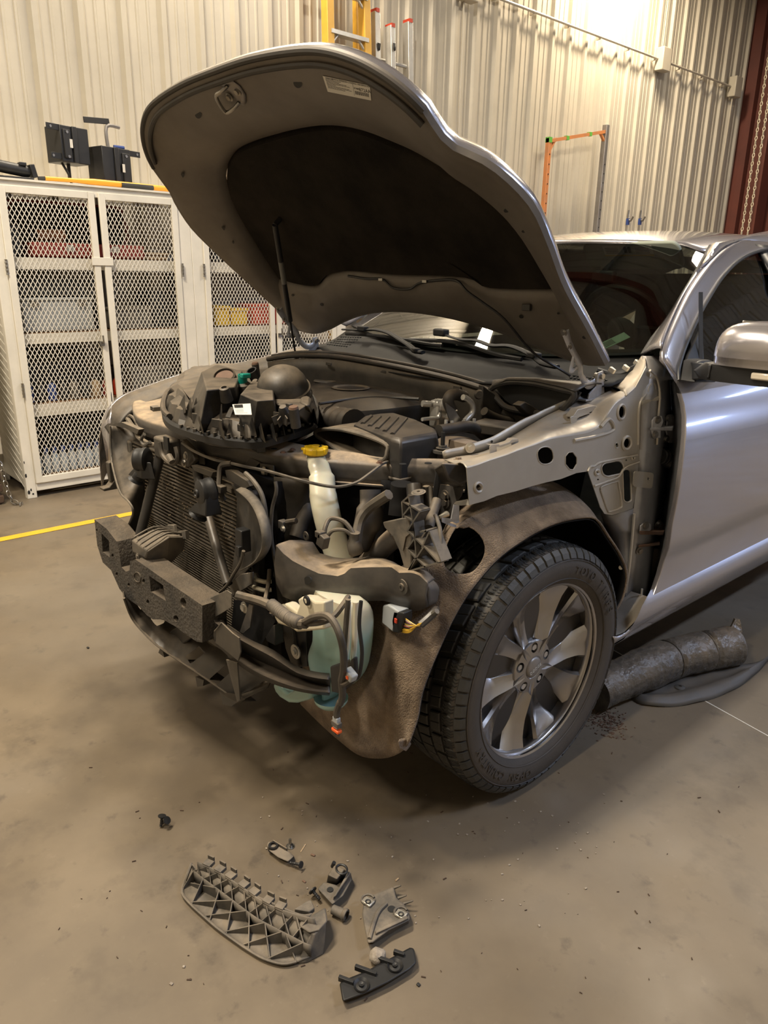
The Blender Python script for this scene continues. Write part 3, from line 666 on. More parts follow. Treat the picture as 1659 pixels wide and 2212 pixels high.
# ------------------------------------------------------------------ THE CAR
CAR = thing('car', (0, 0, 0), 'silver car with its bonnet up and the front bumper, grille and near wing removed', 'car')
def lerp(a, b, t): return a+(b-a)*t
def interp(tab, z):
    if z <= tab[0][0]: return tab[0][1]
    for (z0, x0), (z1, x1) in zip(tab, tab[1:]):
        if z <= z1: return x0+(x1-x0)*(z-z0)/(z1-z0)
    return tab[-1][1]
SIDE = [(.28, .885), (.34, .93), (.42, .945), (.50, .935), (.58, .94), (.64, .958), (.80, .968), (.95, .968), (1.00, .963), (1.06, .951), (1.12, .934), (1.17, .908), (1.30, .835), (1.45, .745), (1.56, .672), (1.63, .610), (1.67, .54), (1.70, .42)]
def bx(z): return interp(SIDE, z)
def onb(px, py, off=0):
    x = .9
    for _ in range(25): x = .5*x+.5*(bx(at(px, py, x=x).z)+off)
    return at(px, py, x=x)
def resample(pts, n):
    pts = [Vector(p) for p in pts]; L_ = [0]
    for a, c in zip(pts, pts[1:]): L_.append(L_[-1]+(c-a).length)
    out = []
    for i in range(n):
        s = L_[-1]*i/(n-1); k = 0
        while k < len(pts)-2 and L_[k+1] < s: k += 1
        t = (s-L_[k])/max(L_[k+1]-L_[k], 1e-9); out.append(pts[k].lerp(pts[k+1], min(t, 1)))
    return out
def loft(a, c, n, m=2, bulge=None):
    A = resample(a, n); C = resample(c, n); rows = []
    for j in range(m):
        t = j/(m-1); rows.append([p.lerp(q, t)+(bulge(t, i/(n-1)) if bulge else V(0, 0, 0)) for i, (p, q) in enumerate(zip(A, C))])
    return rows
def mir(rows): return [[V(-p.x, p.y, p.z) for p in r] for r in rows]

# ---- door skin with its seam edges traced in (y, z) on the body surface
fe = smoothpath([onb(px, py) for px, py in ((1428, 770), (1446, 805), (1468, 842), (1480, 880), (1483, 920), (1479, 975), (1468, 1060), (1452, 1140), (1436, 1210), (1420, 1262), (1409, 1292))], 4)
fez = sorted([(p.z, p.y) for p in fe])
def doorrow(z, n=30, y1=1.62):
    y0 = interp(fez, z); return [V(bx(z)+.0, lerp(y0, y1, i/(n-1)), z) for i in range(n)]
zs = [fez[0][0]+.0] + [v for v in [.49, .53, .57, .585, .60, .63, .67, .72, .78, .84, .90, .96, 1.01, 1.06, 1.10, 1.13] if v > fez[0][0]]
rows = [doorrow(z) for z in zs]
# return lip at the front edge
lip = [[V(r[0].x-.018, r[0].y+.004, r[0].z)]+[V(r[0].x-.005, r[0].y-.002, r[0].z)]+r for r in rows]
D = obj('front_door', B().sheet(lip), 'paint', CAR, smooth=60, sub=0, solid=.0)
# window frame of the door: outer seam and inner glass edge
so = [(1431, 775), (1432, 755), (1441, 725), (1462, 675), (1484, 630), (1510, 590), (1538, 556), (1572, 527), (1612, 509), (1659, 499)]
si = [(1466, 822), (1466, 798), (1476, 762), (1494, 718), (1514, 676), (1538, 634), (1562, 598), (1592, 567), (1624, 548), (1659, 538)]
SO = smoothpath([onb(*p) for p in so], 4); SI = smoothpath([onb(*p) for p in si], 4)
e = SO[-1]; SO += [V(bx(e.z), e.y+.3, e.z+.01), V(bx(e.z), e.y+.6, e.z+.01)]; e = SI[-1]; SI += [V(bx(e.z), e.y+.3, e.z+.01), V(bx(e.z), e.y+.6, e.z+.01)]
rows = loft(SO, SI, 60, 5, lambda t, s: V(.004*math.sin(PI*t), 0, 0)); obj('window_frame', B().sheet(rows), 'paint', D, smooth=60, solid=.012, off=-1)
obj('frame_seal', B().tube([p+V(.0, 0, 0) for p in SI], .006, 6), 'blackc', D)
# shoulder strip between door skin and mirror base/belt
belt = [V(bx(1.13), interp(fez, 1.13)+.0, 1.13), V(bx(1.13), 1.0, 1.13), V(bx(1.13), 1.62, 1.13)]
q = [p for p in (SI[0], V(bx(1.165), 1.0, 1.165), V(bx(1.175), 1.62, 1.175))]
A0 = [V(bx(1.13), interp(fez, 1.13), 1.13)]+[SO[0]]
up_fe = [SO[0]]+[p for p in fe if p.z > 1.131 and p.z < SO[0].z]+[V(bx(1.13), interp(fez, 1.13), 1.13)]
obj('belt_panel', B().sheet(loft(up_fe, [SI[0], V(bx(1.13), SI[0].y+.02, 1.13)], 12, 4)), 'paint', D, smooth=60)
obj('belt_panel', B().sheet(loft([SO[i] for i in range(0, 14)], [SI[i] for i in range(0, 10)], 14, 3)), 'paint', D, smooth=60)
obj('belt_panel', B().sheet(loft([V(bx(1.13), SI[0].y+.02, 1.13), V(bx(1.13), 1.62, 1.13)], [SI[0]+V(0, 0, 0), V(bx(1.185), 1.62, 1.185)], 24, 4)), 'paint', D, smooth=60)
# side glass
def gx(y, z): return V(bx(z)-.018, y, z)
G = [gx(p.y, p.z) for p in SI]+[gx(1.62, 1.17), gx(1.0, 1.165)]
b = B(); Gc = [V(0, p.y, p.z) for p in G]; tr = tessellate_polygon([Gc]); b.add(G, [tuple(t) for t in tr]); obj('side_window', b, 'sideg', D, smooth=80)
b = B().tube([gx(p.y, p.z)+V(.014, 0, 0) for p in (SI[0], V(0, 1.0, 1.165), V(0, 1.62, 1.172))], .008, 6); obj('belt_seal', b, 'blackc', D)
p = onb(1514, 805); q = onb(1504, 700); b = B().bar(p, q+V(0, 0, .1), .012, .006); obj('quarter_bar', b, 'blackc', D)
# ---- mirror
mp = V(1.10, 0, 0)
def mrow(z, x0, x1, y0, y1, rx=.35):
    n = 20; c = V((x0+x1)/2, (y0+y1)/2, z); out = []
    for i in range(n):
        a = 2*PI*i/n; cx, sx = math.cos(a), math.sin(a); k = 2.7
        out.append(c+V((x1-x0)/2*math.copysign(abs(cx)**(2/k), cx), (y1-y0)/2*math.copysign(abs(sx)**(2/k), sx), 0))
    return out
mt = thing
YM = at(1540, 780, x=1.03).y
ML = at(1535, 740, y=YM).x; zt = at(1600, 693, y=YM).z; zm = at(1560, 770, y=YM).z; zl = at(1545, 788, y=YM).z; zb = at(1500, 822, y=YM).z
rows = [mrow(z, ML+a, ML+.245-c, YM-.0-d, YM+.13+e2) for z, a, c, d, e2 in ((zm, .0, 0, .03, 0), (lerp(zm, zt, .35), .003, .0, .035, 0), (lerp(zm, zt, .65), .012, .008, .025, 0), (lerp(zm, zt, .86), .03, .02, .0, -.005), (zt-.004, .065, .05, -.02, -.02), (zt, .11, .10, -.05, -.05))]
mirr = obj('side_mirror', B().add([p for r in rows for p in r], [(i*20+j, i*20+(j+1) % 20, (i+1)*20+(j+1) % 20, (i+1)*20+j) for i in range(5) for j in range(20)]+[tuple(range(100, 120))]), 'paint', CAR, smooth=60, sub=1)
rows = [mrow(z, ML+a, ML+.24, YM-.01, YM+.12) for z, a in ((zl, .0), (zm, -.001))]
obj('lower_cover', B().add([p for r in rows for p in r], [(j, (j+1) % 20, 20+(j+1) % 20, 20+j) for j in range(20)]+[tuple(range(20))]), 'paint', mirr, smooth=50)
b = B(); rows = [mrow(z, ML+a, ML+.235, YM+.0+(0), YM+.11) for z, a in ((zb+.004, -.04), (lerp(zb, zl, .5), -.06), (zl, -.03))]
b.add([p for r in rows for p in r], [(i*20+j, i*20+(j+1) % 20, (i+1)*20+(j+1) % 20, (i+1)*20+j) for i in range(2) for j in range(20)]+[tuple(range(20)), tuple(range(40, 60))]); obj('mirror_arm', b, 'blackc', mirr, smooth=50)
foot = [onb(*p, .004) for p in ((1468, 822), (1475, 778), (1483, 775), (1500, 774), (1520, 782), (1540, 800), (1512, 822))]
b = B().prism(foot, (.05, 0, .0)); b.hull8([onb(1478, 822), onb(1515, 822), onb(1515, 788), onb(1482, 780)], [V(ML+.01, YM+.0, zb+.01), V(ML+.01, YM+.10, zb+.01), V(ML+.01, YM+.10, zl), V(ML+.01, YM, zl)]); obj('mirror_foot', b, 'blackc', mirr, bevel=.004)
b = B().prism([onb(*p, .0) for p in ((1473, 800), (1482, 768), (1512, 706), (1516, 790), (1500, 800))], (.008, 0, 0)); obj('sail_panel', b, 'blackc', mirr)
b = B().box((ML+.165, YM-.004, (zb+zl)/2+.006), (.07, .012, .02)); obj('turn_signal', b, pm('clear_signal_lens', (.7, .62, .5), .2, 0, coat=1), mirr, bevel=.005)
b = B().box((ML+.12, YM+.128, (zm+zt)/2-.01), (.19, .006, .11)); obj('mirror_glass', b, 'chrome', mirr, bevel=.003)

# ---- sill (rocker) below the door
prof = [(.93, .485), (.946, .455), (.952, .43), (.948, .40), (.938, .375), (.925, .345), (.905, .320), (.88, .30), (.80, .29), (.76, .30)]
y0s = [at(1409, 1296, x=.94).y, .47, .44, .42, .42, .42, at(1322, 1378, x=.93).y+.02, .40, .40, .40]
rows = []
for (x, z), y0 in zip(prof, y0s): rows.append([V(x, y, z) for y in [lerp(y0, 2.4, (i/14)**1.6) for i in range(15)]])
obj('sill', B().sheet(rows), 'paint', CAR, smooth=60)
P = [onb(1409, 1292), onb(1395, 1312), onb(1378, 1340), onb(1352, 1366), onb(1335, 1374), onb(1324, 1375)]
Q = [V(.91, .44, .345)]*2
low = [V(.935, .50, .39), V(.93, .47, .38), V(.93, .45, .37), V(.925, .43, .36), V(.92, .415, .35), at(1322, 1392, x=.925)]
b = B().sheet(loft(P, low, 10, 4, lambda t, s: V(.006*math.sin(PI*t), 0, 0)))
obj('sill_end', b, 'paint', CAR, smooth=60, solid=.004)
b = B().sheet(loft([p+V(-.005, 0, 0) for p in P], [V(p.x-.12, p.y+.02, p.z-.012) for p in P], 10, 3)); obj('sill_top', b, 'paint_raw', CAR, smooth=60)

# ---- roof, header, pillars
ZR = [(-1, 0), (0, 1)]
def roofz(x, y):
    u = min(abs(x)/.62, 1.); f = interp([(1.13, 1.608), (1.3, 1.642), (1.5, 1.665), (1.8, 1.680), (2.3, 1.682), (3.2, 1.64)], y)
    return f - .050*u**2.2 - .03*max(u-.85, 0)/.15
def heady(x): return 1.135+.13*(abs(x)/.62)**2
rows = []
for i in range(16):
    t = i/15; rows.append([V(x, lerp(heady(x), 3.3, t**1.4), 0) for x in [lerp(-.62, .62, j/24) for j in range(25)]])
for r in rows:
    for p in r: p.z = roofz(p.x, p.y)
obj('roof', B().sheet(rows), 'paint', CAR, smooth=70, solid=.01, off=-1)
# A pillar: from the windscreen edge to the door seam
we = [at(1390, 768, x=.765), at(1412, 732, x=.742), at(1446, 684, x=.715), at(1480, 632, x=.685), at(1506, 588, x=.655), at(1528, 548, x=.630), at(1537, 532, x=.620)]
hdr = [V(.61, 1.45, roofz(.61, 1.45)), V(.615, 1.9, roofz(.61, 1.9)), V(.615, 3.3, roofz(.61, 3.3))]
W_ = smoothpath(we, 4)+hdr
S_ = [p+V(-.002, -.004, .0) for p in SO]; e = S_[-1]; S_ = S_+[V(e.x, 3.3, e.z)]
# match by arc: pillar part and roof-rail part
n1 = 26
rows = loft(smoothpath(we, 4), S_[4:27], n1, 6, lambda t, s: V(.014*math.sin(PI*t), -.012*math.sin(PI*t), .012*math.sin(PI*t)))
b = B().sheet(rows)
k = [S_[26]]+S_[27:]
rows2 = loft([W_[24]]+hdr, k, 12, 6, lambda t, s: V(.014*math.sin(PI*t), -.012*math.sin(PI*t)*(1-s), .012*math.sin(PI*t)))
b.sheet(rows2); obj('roof_pillar', b, 'paint', CAR, smooth=60, solid=.008, off=-1, label='painted left front roof pillar and roof rail')
b = B().sheet(mir(rows)); b.sheet(mir(rows2)); obj('roof_pillar', b, 'paint', CAR, smooth=60, solid=.008, off=-1, label='right front roof pillar')
b = B().tube([p+V(-.004, -.002, .002) for p in smoothpath(we, 4)], .006, 6); obj('screen_seal', b, 'blackc', CAR)
# ---- windscreen
def wsp(x, t):
    """t 0 at base, 1 at header"""
    u = abs(x)/.765; by, bz = .50+.125*u**2, 1.195+.045*u**2; xt = x*.62/.765
    ty, tz = heady(xt)+.005, roofz(xt, heady(xt))-.004
    return V(lerp(x, xt, t), lerp(by, ty, t), lerp(bz, tz, t)+.028*math.sin(PI*t)*(1-.6*u*u))
rows = [[wsp(lerp(-.765, .765, j/30), i/14) for j in range(31)] for i in range(15)]
obj('windscreen', B().sheet(rows), 'ws', CAR, smooth=80)
# frit band and stickers just behind the glass
rows = [[wsp(lerp(-.76, .76, j/30), t)+V(0, .006, -.008) for j in range(31)] for t in (-.0, .045)]; obj('screen_frit', B().sheet(rows), 'blackc', CAR)
p = at(1327, 735, y=.80)
def glabel(px, py, w, h, rot=0, d=.012):
    # a point just inside the windscreen
    t = .3; x = .5
    best = None
    for i in range(60):
        for j in range(60):
            x = -.7+1.4*i/59; q = wsp(x, j/59); s = ((q-CAM).dot(RIGHT)/(q-CAM).dot(FWD)*F+829.5, 1106-(q-CAM).dot(UP)/(q-CAM).dot(FWD)*F); e_ = (s[0]-px)**2+(s[1]-py)**2
            if best is None or e_ < best[0]: best = (e_, x, j/59)
    _, x, t = best; c = wsp(x, t); r = (wsp(x+.02, t)-c).normalized(); u = (wsp(x, t+.02)-c).normalized(); n = r.cross(u).normalized(); c = c-n*d
    a = math.radians(rot); R_ = r*math.cos(a)+u*math.sin(a); U_ = u*math.cos(a)-r*math.sin(a)
    return c, R_, U_, n
c, r_, u_, n_ = glabel(1322, 732, 0, 0, 48)
b = B().prism([c+r_*a*.055+u_*d*.022 for a, d in ((-1, -1), (1, -1), (1, 1), (-1, 1))], n_*.001); stk = obj('screen_sticker', b, pm('pale_green_sticker', (.42, .60, .46), .6), CAR, label='small pale registration sticker low on the windscreen')
b = B()
for k in range(4): b.prism([c+n_*.0015+r_*(-.04+a*.02)+u_*(.012-k*.008+d*.002) for a, d in ((0, -1), (2.4, -1), (2.4, 1), (0, 1))], n_*.0003)
obj('sticker_print', b, 'inkg', stk)
# ---- interior: dashboard, wheel, visor, seats, headlining
b = B(); rows = []
for y, z, k in ((.52, 1.16, 1), (.75, 1.185, 1), (.98, 1.17, .98), (1.08, 1.10, .98), (1.12, .8, .98)): rows.append([V(x*k, y+.08*(x/.7)**2, z-.03*(x/.7)**4) for x in [lerp(-.74, .74, j/16) for j in range(17)]])
obj('dashboard', B().sheet(rows), 'dash', CAR, smooth=60, solid=.01)
c = at(1352, 712, y=1.12); ax = V(0, .86, .5); _, u, w = frame(ax, (0, 0, 1)); b = B()
b.tube([c+u*.185*math.cos(a)+w*.185*math.sin(a) for a in [2*PI*i/36 for i in range(36)]], .016, 8, closed=True); sw = obj('steering_wheel', b, 'dash', CAR)
b = B().dome(c-ax*.02, -ax, .07, .03, 20)
for a in (0, PI, -PI/2): d = w*math.cos(a)+u*math.sin(a); b.bar(c+d*.05, c+d*.18, .035, .02, up=ax)
obj('steering_hub', b, 'dash', sw)
rows = [[V(x, y, roofz(x, 1.2)-.050-.02*(x/.6)**2) for x in [lerp(-.58, .58, j/12) for j in range(13)]] for y in (1.22, 1.5, 2.2, 3.1)]
obj('headlining', B().sheet(rows), 'cloth', CAR)
def visor(x0, x1, lab):
    y = 1.215; z = 1.545; pts = []
    for (xx, zz) in rr2(x0, x1, z-.045, z+.05, .03): pts.append(V(xx, y-(zz-z)*.9, zz))
    v = obj('sun_visor', B().prism(pts, (0, .012, .01)), 'greenlens', CAR, bevel=.004, label=lab); return v
def rr2(x0, x1, z0, z1, r, n=5):
    out = []
    for cx_, cz_, a0 in ((x1-r, z1-r, 0), (x0+r, z1-r, 90), (x0+r, z0+r, 180), (x1-r, z0+r, 270)):
        for i in range(n+1): a = math.radians(a0+90*i/n); out.append((cx_+r*math.cos(a), cz_+r*math.sin(a)))
    return out
vx = at(1272, 590, y=1.25).x; vx1 = at(1480, 575, y=1.25).x
v = visor(vx, min(vx1, .56), 'pale visor with a warning label'); visor(-.56, -.12, 'pale passenger visor')
vz = 1.545
def onv(x, dz): return V(x, 1.215-dz*.9-.0015, vz+dz)
b = B().add([onv(vx+.10, .005), onv(vx+.32, .005), onv(vx+.32, .043), onv(vx+.10, .043)], [(0, 1, 2, 3)]); obj('warning_label', b, 'paper', v)
b = B().add([onv(vx+.10, .004)+V(0, -.001, 0), onv(vx+.32, .004)+V(0, -.001, 0), onv(vx+.32, .010)+V(0, -.001, 0), onv(vx+.10, .010)+V(0, -.001, 0)], [(0, 1, 2, 3)]); obj('label_stripe', b, 'yellow', v)
b = B()
for r0 in range(5):
    for x0 in (.11, .245): 
        if r0 < 4: b.add([onv(vx+x0, .015+r0*.006)+V(0, -.001, 0), onv(vx+x0+.06, .015+r0*.006)+V(0, -.001, 0), onv(vx+x0+.06, .0175+r0*.006)+V(0, -.001, 0), onv(vx+x0, .0175+r0*.006)+V(0, -.001, 0)], [(0, 1, 2, 3)])
for k in range(2): b.add([onv(vx+.195+k*.018+a, .016+d)+V(0, -.001, 0) for a, d in ((0, 0), (.012, 0), (.014, .02), (.006, .024), (-.002, .018))], [(0, 1, 2, 3, 4)])
obj('label_print', b, 'ink', v)
p = at(1305, 597, y=1.06); b = B().box(p, (.10, .03, .045)); rm = obj('inner_mirror', b, 'blackc', CAR, bevel=.008); b = B().tube([p, p+V(0, .05, .06)], .006, 6); obj('mirror_stem', b, 'blackc', rm)
for sx in (-.38, .38):
    b = B().box((sx, 1.75, .95), (.46, .14, .62), Matrix.Rotation(-.25, 3, 'X')); s_ = obj('front_seat', b, 'dash', CAR, bevel=.04, seg=3)
    b = B().box((sx, 1.86, 1.36), (.24, .09, .17)); obj('headrest', b, 'dash', s_, bevel=.03, seg=3)
# far side body and floor so the cabin is closed
b = B(); zs2 = [.30, .42, .6, .8, 1.0, 1.13]; b.sheet([[V(-bx(z), y, z) for y in (.56, 1.0, 1.6, 2.4, 3.3)] for z in zs2]); obj('far_side_panel', b, 'paint', CAR, smooth=60)
b = B().sheet([[V(-bx(1.14)+.01, .62, 1.14), V(-bx(1.17), 3.3, 1.17)], [V(-bx(1.55), 1.2, 1.55), V(-bx(1.60), 3.3, 1.60)]]); obj('far_window', b, 'sideg', CAR)
b = B().sheet([[V(bx(z), y, z) for y in (1.63, 2.0, 2.7, 3.3)] for z in [.49, .57, .60, .7, .9, 1.06, 1.13]]); obj('rear_door', b, 'paint', CAR, smooth=60)
b = B().box((0, 1.9, .30), (1.66, 3.0, .10)); obj('floor_pan', b, 'feltin', CAR)
b = B().box((0, 3.3, .9), (1.7, .05, 1.2)); obj('rear_bulkhead', b, 'feltin', CAR)

def sidepts(y0, y1, z0, z1): return [[V(bx(z)-.012, y, z) for y in (y0, y1)] for z in (z0, lerp(z0, z1, .5), z1)]
obj('rear_side_window', B().sheet(sidepts(1.70, 3.3, 1.16, 1.57)), 'sideg', CAR)
obj('window_pillar', B().sheet([[V(bx(z)-.006, y, z) for y in (1.60, 1.72)] for z in (1.15, 1.3, 1.45, 1.60)]), 'blackc', CAR, solid=.01)
obj('rear_belt', B().sheet([[V(bx(z), y, z) for y in (1.63, 3.3)] for z in (1.13, 1.15, 1.17)]), 'paint', CAR)
# ------------------------------------------------------------------ bonnet, raised
HA = math.radians(47); HO = V(0, .42, 1.20); HT = V(0, -math.cos(HA), math.sin(HA)); HN = V(0, math.sin(HA), math.cos(HA))
def hp(x, t, n=0): return HO+V(x, 0, 0)+HT*t+HN*n
def hpx(px, py, n=0):
    p = atp(px, py, HO+HN*n, HN); return p
seg_l = [(.79, .05, -.03), (.80, .22, -.05), (.81, .40, -.075), (.835, .56, -.09), (.84, .68, -.10), (.79, .79, -.11), (.72, .86, -.125), (.705, .90, -.13), (.695, .965, -.13)]
seg_f = [(.695, .965, -.13), (.67, 1.01, -.13), (.625, 1.06, -.128), (.56, 1.105, -.124), (.47, 1.142, -.12), (.36, 1.163, -.118), (.18, 1.178, -.115), (0, 1.18, -.113)]
seg_f = seg_f+[(-x, t, n) for x, t, n in seg_f[-2::-1]]
seg_r = [(-x, t, n) for x, t, n in seg_l[::-1]]
seg_b = [(-.79, .05, -.03), (-.70, .03, -.02), (-.58, .055, -.01), (-.42, .11, 0), (-.22, .165, 0), (0, .185, 0), (.22, .165, 0), (.42, .11, 0), (.58, .055, -.01), (.70, .03, -.02), (.79, .05, -.03)]
pad_l = [hpx(*p, -.0) for p in ((1199, 631), (1134, 514), (1048, 434), (956, 367))]
pad_f = [hpx(*p, -.0) for p in ((956, 367), (900, 335), (845, 311), (800, 293), (753, 281), (705, 278), (650, 284), (587, 299), (540, 314), (505, 332), (487, 360))]
pad_r = [hpx(*p, -.0) for p in ((487, 360), (485, 395), (494, 434), (513, 475), (537, 514), (567, 562), (599, 607))]
pad_b = [hpx(*p, -.0) for p in ((599, 607), (640, 618), (679, 622), (700, 602), (725, 594), (765, 591), (870, 600), (980, 604), (1028, 611), (1054, 627), (1120, 631), (1199, 631))]
NS = (26, 44, 26, 44)
def ring(segs):
    out = []
    for s, n in zip(segs, NS): out += resample(s, n+1)[:-1]
    return out
OUT = ring([smoothpath([hp(*p) for p in s], 5) for s in (seg_l, seg_f, seg_r, seg_b)])
PAD = ring([smoothpath(s, 4) for s in (pad_l, pad_f, pad_r, pad_b)])
def ringmix(t, dn, crown=True): return [o.lerp(p, t)+HN*dn for o, p in zip(OUT, PAD)]
def ringsheet(b, R):
    n = len(R[0]); vs = [p for r in R for p in r]; fs = []
    for i in range(len(R)-1):
        for j in range(n): fs.append((i*n+j, i*n+(j+1) % n, (i+1)*n+(j+1) % n, (i+1)*n+j))
    return b.add(vs, fs)
b = ringsheet(B(), [ringmix(0, .012), ringmix(.015, -.006), ringmix(.05, -.006), ringmix(.08, -.010), ringmix(.16, -.014), ringmix(.30, -.018), ringmix(.48, -.022), ringmix(.66, -.022), ringmix(.80, -.014), ringmix(.88, -.008), ringmix(.94, -.002), ringmix(.985, .012), ringmix(1.02, .03)])
HOOD = obj('hood_inner_panel', b, 'hoodin', CAR, smooth=50); HOOD.name = 'hood'
HBV = BVHTree.FromPolygons([v.co.copy() for v in HOOD.data.vertices], [tuple(p.vertices) for p in HOOD.data.polygons])
def hray(d):
    loc, nr, idx, dist = HBV.ray_cast(CAM, d)
    return (loc is not None), loc
# the outer skin
C = hp(0, .62, .07); b = B(); R = []
for s, dn in ((1, .012), (1.004, .020), (.98, .040), (.92, .072), (.82, .098), (.7, .115), (.45, .125), (.2, .13)):
    R.append([C.lerp(p, s)+HN*(dn-.07*(1-s)) if s <= 1 else p+HN*dn for p in OUT])
ringsheet(b, R); b.f.append(tuple(range(len(b.v)-len(OUT), len(b.v)))); obj('hood_skin', b, 'paint', HOOD, smooth=50)
# front lip seal
fr = smoothpath([hp(x*.992, t-.008, n+.002) for x, t, n in seg_f], 6); obj('hood_lip', B().tube(fr, .009, 8), 'seam', HOOD)
fr = smoothpath([hp(x*.965, t-.036, n-.002) for x, t, n in seg_f[:-1]], 6); obj('hood_seal', B().tube(fr, .008, 8), 'seam', HOOD)
# insulation pad
b = B(); Cp = sum(PAD, V(0, 0, 0))/len(PAD); R = []
for s, dn in ((1.0, .030), (1.0, .016), (.97, .004), (.9, .010), (.75, .02), (.5, .022), (.25, .012)):
    R.append([Cp.lerp(p, s)+HN*(dn+.006*noise.noise(p*3+V(s*4, 0, 0))) for p in PAD])
ringsheet(b, R); b.f.append(tuple(range(len(b.v)-len(PAD), len(b.v)))); obj('insulation_pad', b, 'pad', HOOD, smooth=60)
# ribs of the inner panel
def hridge(pts, r, n=-.002, m='hoodin', name='panel_bead'):
    obj(name, B().tube([hpx(a, b_, n) for a, b_ in pts], r, 8, 5, flat=.5), m, HOOD)
hridge([(720, 655), (790, 640), (900, 645), (1040, 648), (1150, 668), (1225, 700)], .012, .006)
hridge([(655, 655), (690, 672), (730, 690)], .010, .008); hridge([(690, 640), (740, 668)], .008, .008)
# holes
for px, py, rx, ry, rot in ((643, 180, 9, 11, -30), (428, 248, 7, 8.5, -20), (394, 379, 4, 5, 0), (482, 494, 4.5, 3, 30), (503, 524, 3, 2, 30), (1094, 455, 6, 4.5, -10), (1131, 500, 4.5, 3, 0), (1126, 684, 5, 4, 20), (1262, 729, 4.5, 3.5, 20), (695, 658, 4, 3, 30), (632, 638, 3, 2, 30), (1206, 677, 3, 2.5, 0), (557, 148, 2.5, 4, -30), (546, 152, 2.5, 4, -30), (434, 194, 3, 4, -30), (443, 190, 3, 4, -30)):
    c = [hpx(px+rx*math.cos(a)*math.cos(math.radians(rot))-ry*math.sin(a)*math.sin(math.radians(rot)), py+rx*math.cos(a)*math.sin(math.radians(rot))+ry*math.sin(a)*math.cos(math.radians(rot)), .0) for a in [2*PI*i/14 for i in range(14)]]
    # sit on the local panel surface: probe by nearest inner-panel vertex
    q = sum(c, V(0, 0, 0))/14; D_ = (q-CAM).normalized()
    hit = None; bm_ = HOOD.data
    ok, loc = hray(D_)
    if ok: sh = (loc-q).dot(HN); k = ((loc-CAM).length/(q-CAM).length); c = [CAM+(p-CAM)*(k-.0012) for p in c]
    obj('panel_hole', B().add(c, [tuple(range(14))]), 'ink', HOOD, smooth=0)
def onhood(px, py, lift=.002):
    D_ = (hpx(px, py)-CAM).normalized(); ok, loc = hray(D_)
    return (loc if ok else hpx(px, py)) - D_*lift
def warp(b, lift=.003):
    """lay a thin shape on the curved inner panel"""
    for i, v in enumerate(b.v):
        d = (v-CAM).normalized(); ok, loc = hray(d)
        if ok: b.v[i] = loc-d*lift
    return b
cs = [hpx(*p) for p in ((697, 164), (799, 185), (802, 217), (708, 198))]
def L(a, d): return cs[0].lerp(cs[1], a).lerp(cs[3].lerp(cs[2], a), d)
rows = [[L(a/24, d/8) for a in range(25)] for d in range(9)]
lab = obj('emission_label', warp(B().sheet(rows), .003), 'paper', HOOD, smooth=0, solid=.0005, off=0)
rn = (cs[1]-cs[0]); W_l = rn.length; rn.normalize(); un = (cs[0]-cs[3]).normalized(); un = (un-rn*un.dot(rn)).normalized(); b = B()
if rn.cross(un).dot(CAM-cs[0]) < 0: pass
text_geo(b, 'VEHICLE EMISSION CONTROL INFORMATION', W_l*.040, L(.60, .09), rn, un, .0002)
text_geo(b, 'EMISSIONS', W_l*.034, L(.13, .10), rn, un, .0002)
text_geo(b, '872AA', W_l*.085, L(.88, .42), rn, un, .0002)
text_geo(b, '47480', W_l*.045, L(.70, .40), rn, un, .0002)
for k in range(22):
    a = .66+.30*k/22; w = .006+.004*(k % 3 == 0); b.add([L(a, .56), L(a+w, .56), L(a+w, .80), L(a, .80)], [(0, 1, 2, 3)])
for k in range(9):
    d = .18+k*.075; a1 = [.34, .30, .45, .52, .2, .5, .55, .4, 0][k]
    for q in range(8):
        if a1: b.add([L(.04+a1*q/8, d), L(.04+a1*(q+.9)/8, d), L(.04+a1*(q+.9)/8, d+.028), L(.04+a1*q/8, d+.028)], [(0, 1, 2, 3)])
for q in range(8): b.add([L(.63, .1+q*.1), L(.635, .1+q*.1), L(.635, .2+q*.1), L(.63, .2+q*.1)], [(0, 1, 2, 3)])
pr_ = obj('label_print', warp(b, .0042), 'ink', lab, smooth=0, tri='open')
sp = [hpx(*p) for p in ((478, 182), (500, 172), (518, 186), (531, 205), (532, 222), (527, 229), (515, 222), (500, 200))]
cc_ = sum(sp, V(0, 0, 0))/8; b = B(); ringsheet(b, [[cc_.lerp(p, s_) for p in sp] for s_ in (1, .6, .25)]); b.f.append(tuple(range(16, 24)))
sn = -HN
st = obj('striker_plate', warp(b, .006), 'greysteel', HOOD, smooth=60, solid=.003)
obj('striker_loop', B().tube([onhood(491, 186, .012), onhood(478, 198, .05), onhood(467, 207, .055), onhood(476, 228, .06), onhood(489, 243, .055), onhood(505, 234, .05), onhood(516, 222, .012)], .0055, 8, 4), 'steel', st)
for px, py in ((496, 209), (513, 197)): obj('bolt', B().bolt(onhood(px, py, .008), sn, .008, .008), 'steel', st)
# washer hose clipped to the pad
pts = [onhood(a, b_, .012) for a, b_ in ((752, 596), (790, 602), (826, 604), (850, 622), (885, 624), (905, 612), (940, 606), (985, 606))]+[onhood(1010, 630, .03), onhood(1045, 655, .035), onhood(1090, 690, .04), at(1150, 760, y=.33), at(1205, 795, y=.40), at(1232, 812, y=.42)]
obj('washer_hose', B().tube(pts, .0042, 6, 5), 'blackc', HOOD)
for px, py in ((823, 604), (918, 608)): obj('hose_clip', B().box(onhood(px, py, .016), (.02, .008, .008)), 'steel', HOOD)
obj('hood_clip', B().box(onhood(1138, 664, .01), (.03, .012, .02)), 'black', HOOD, bevel=.002)
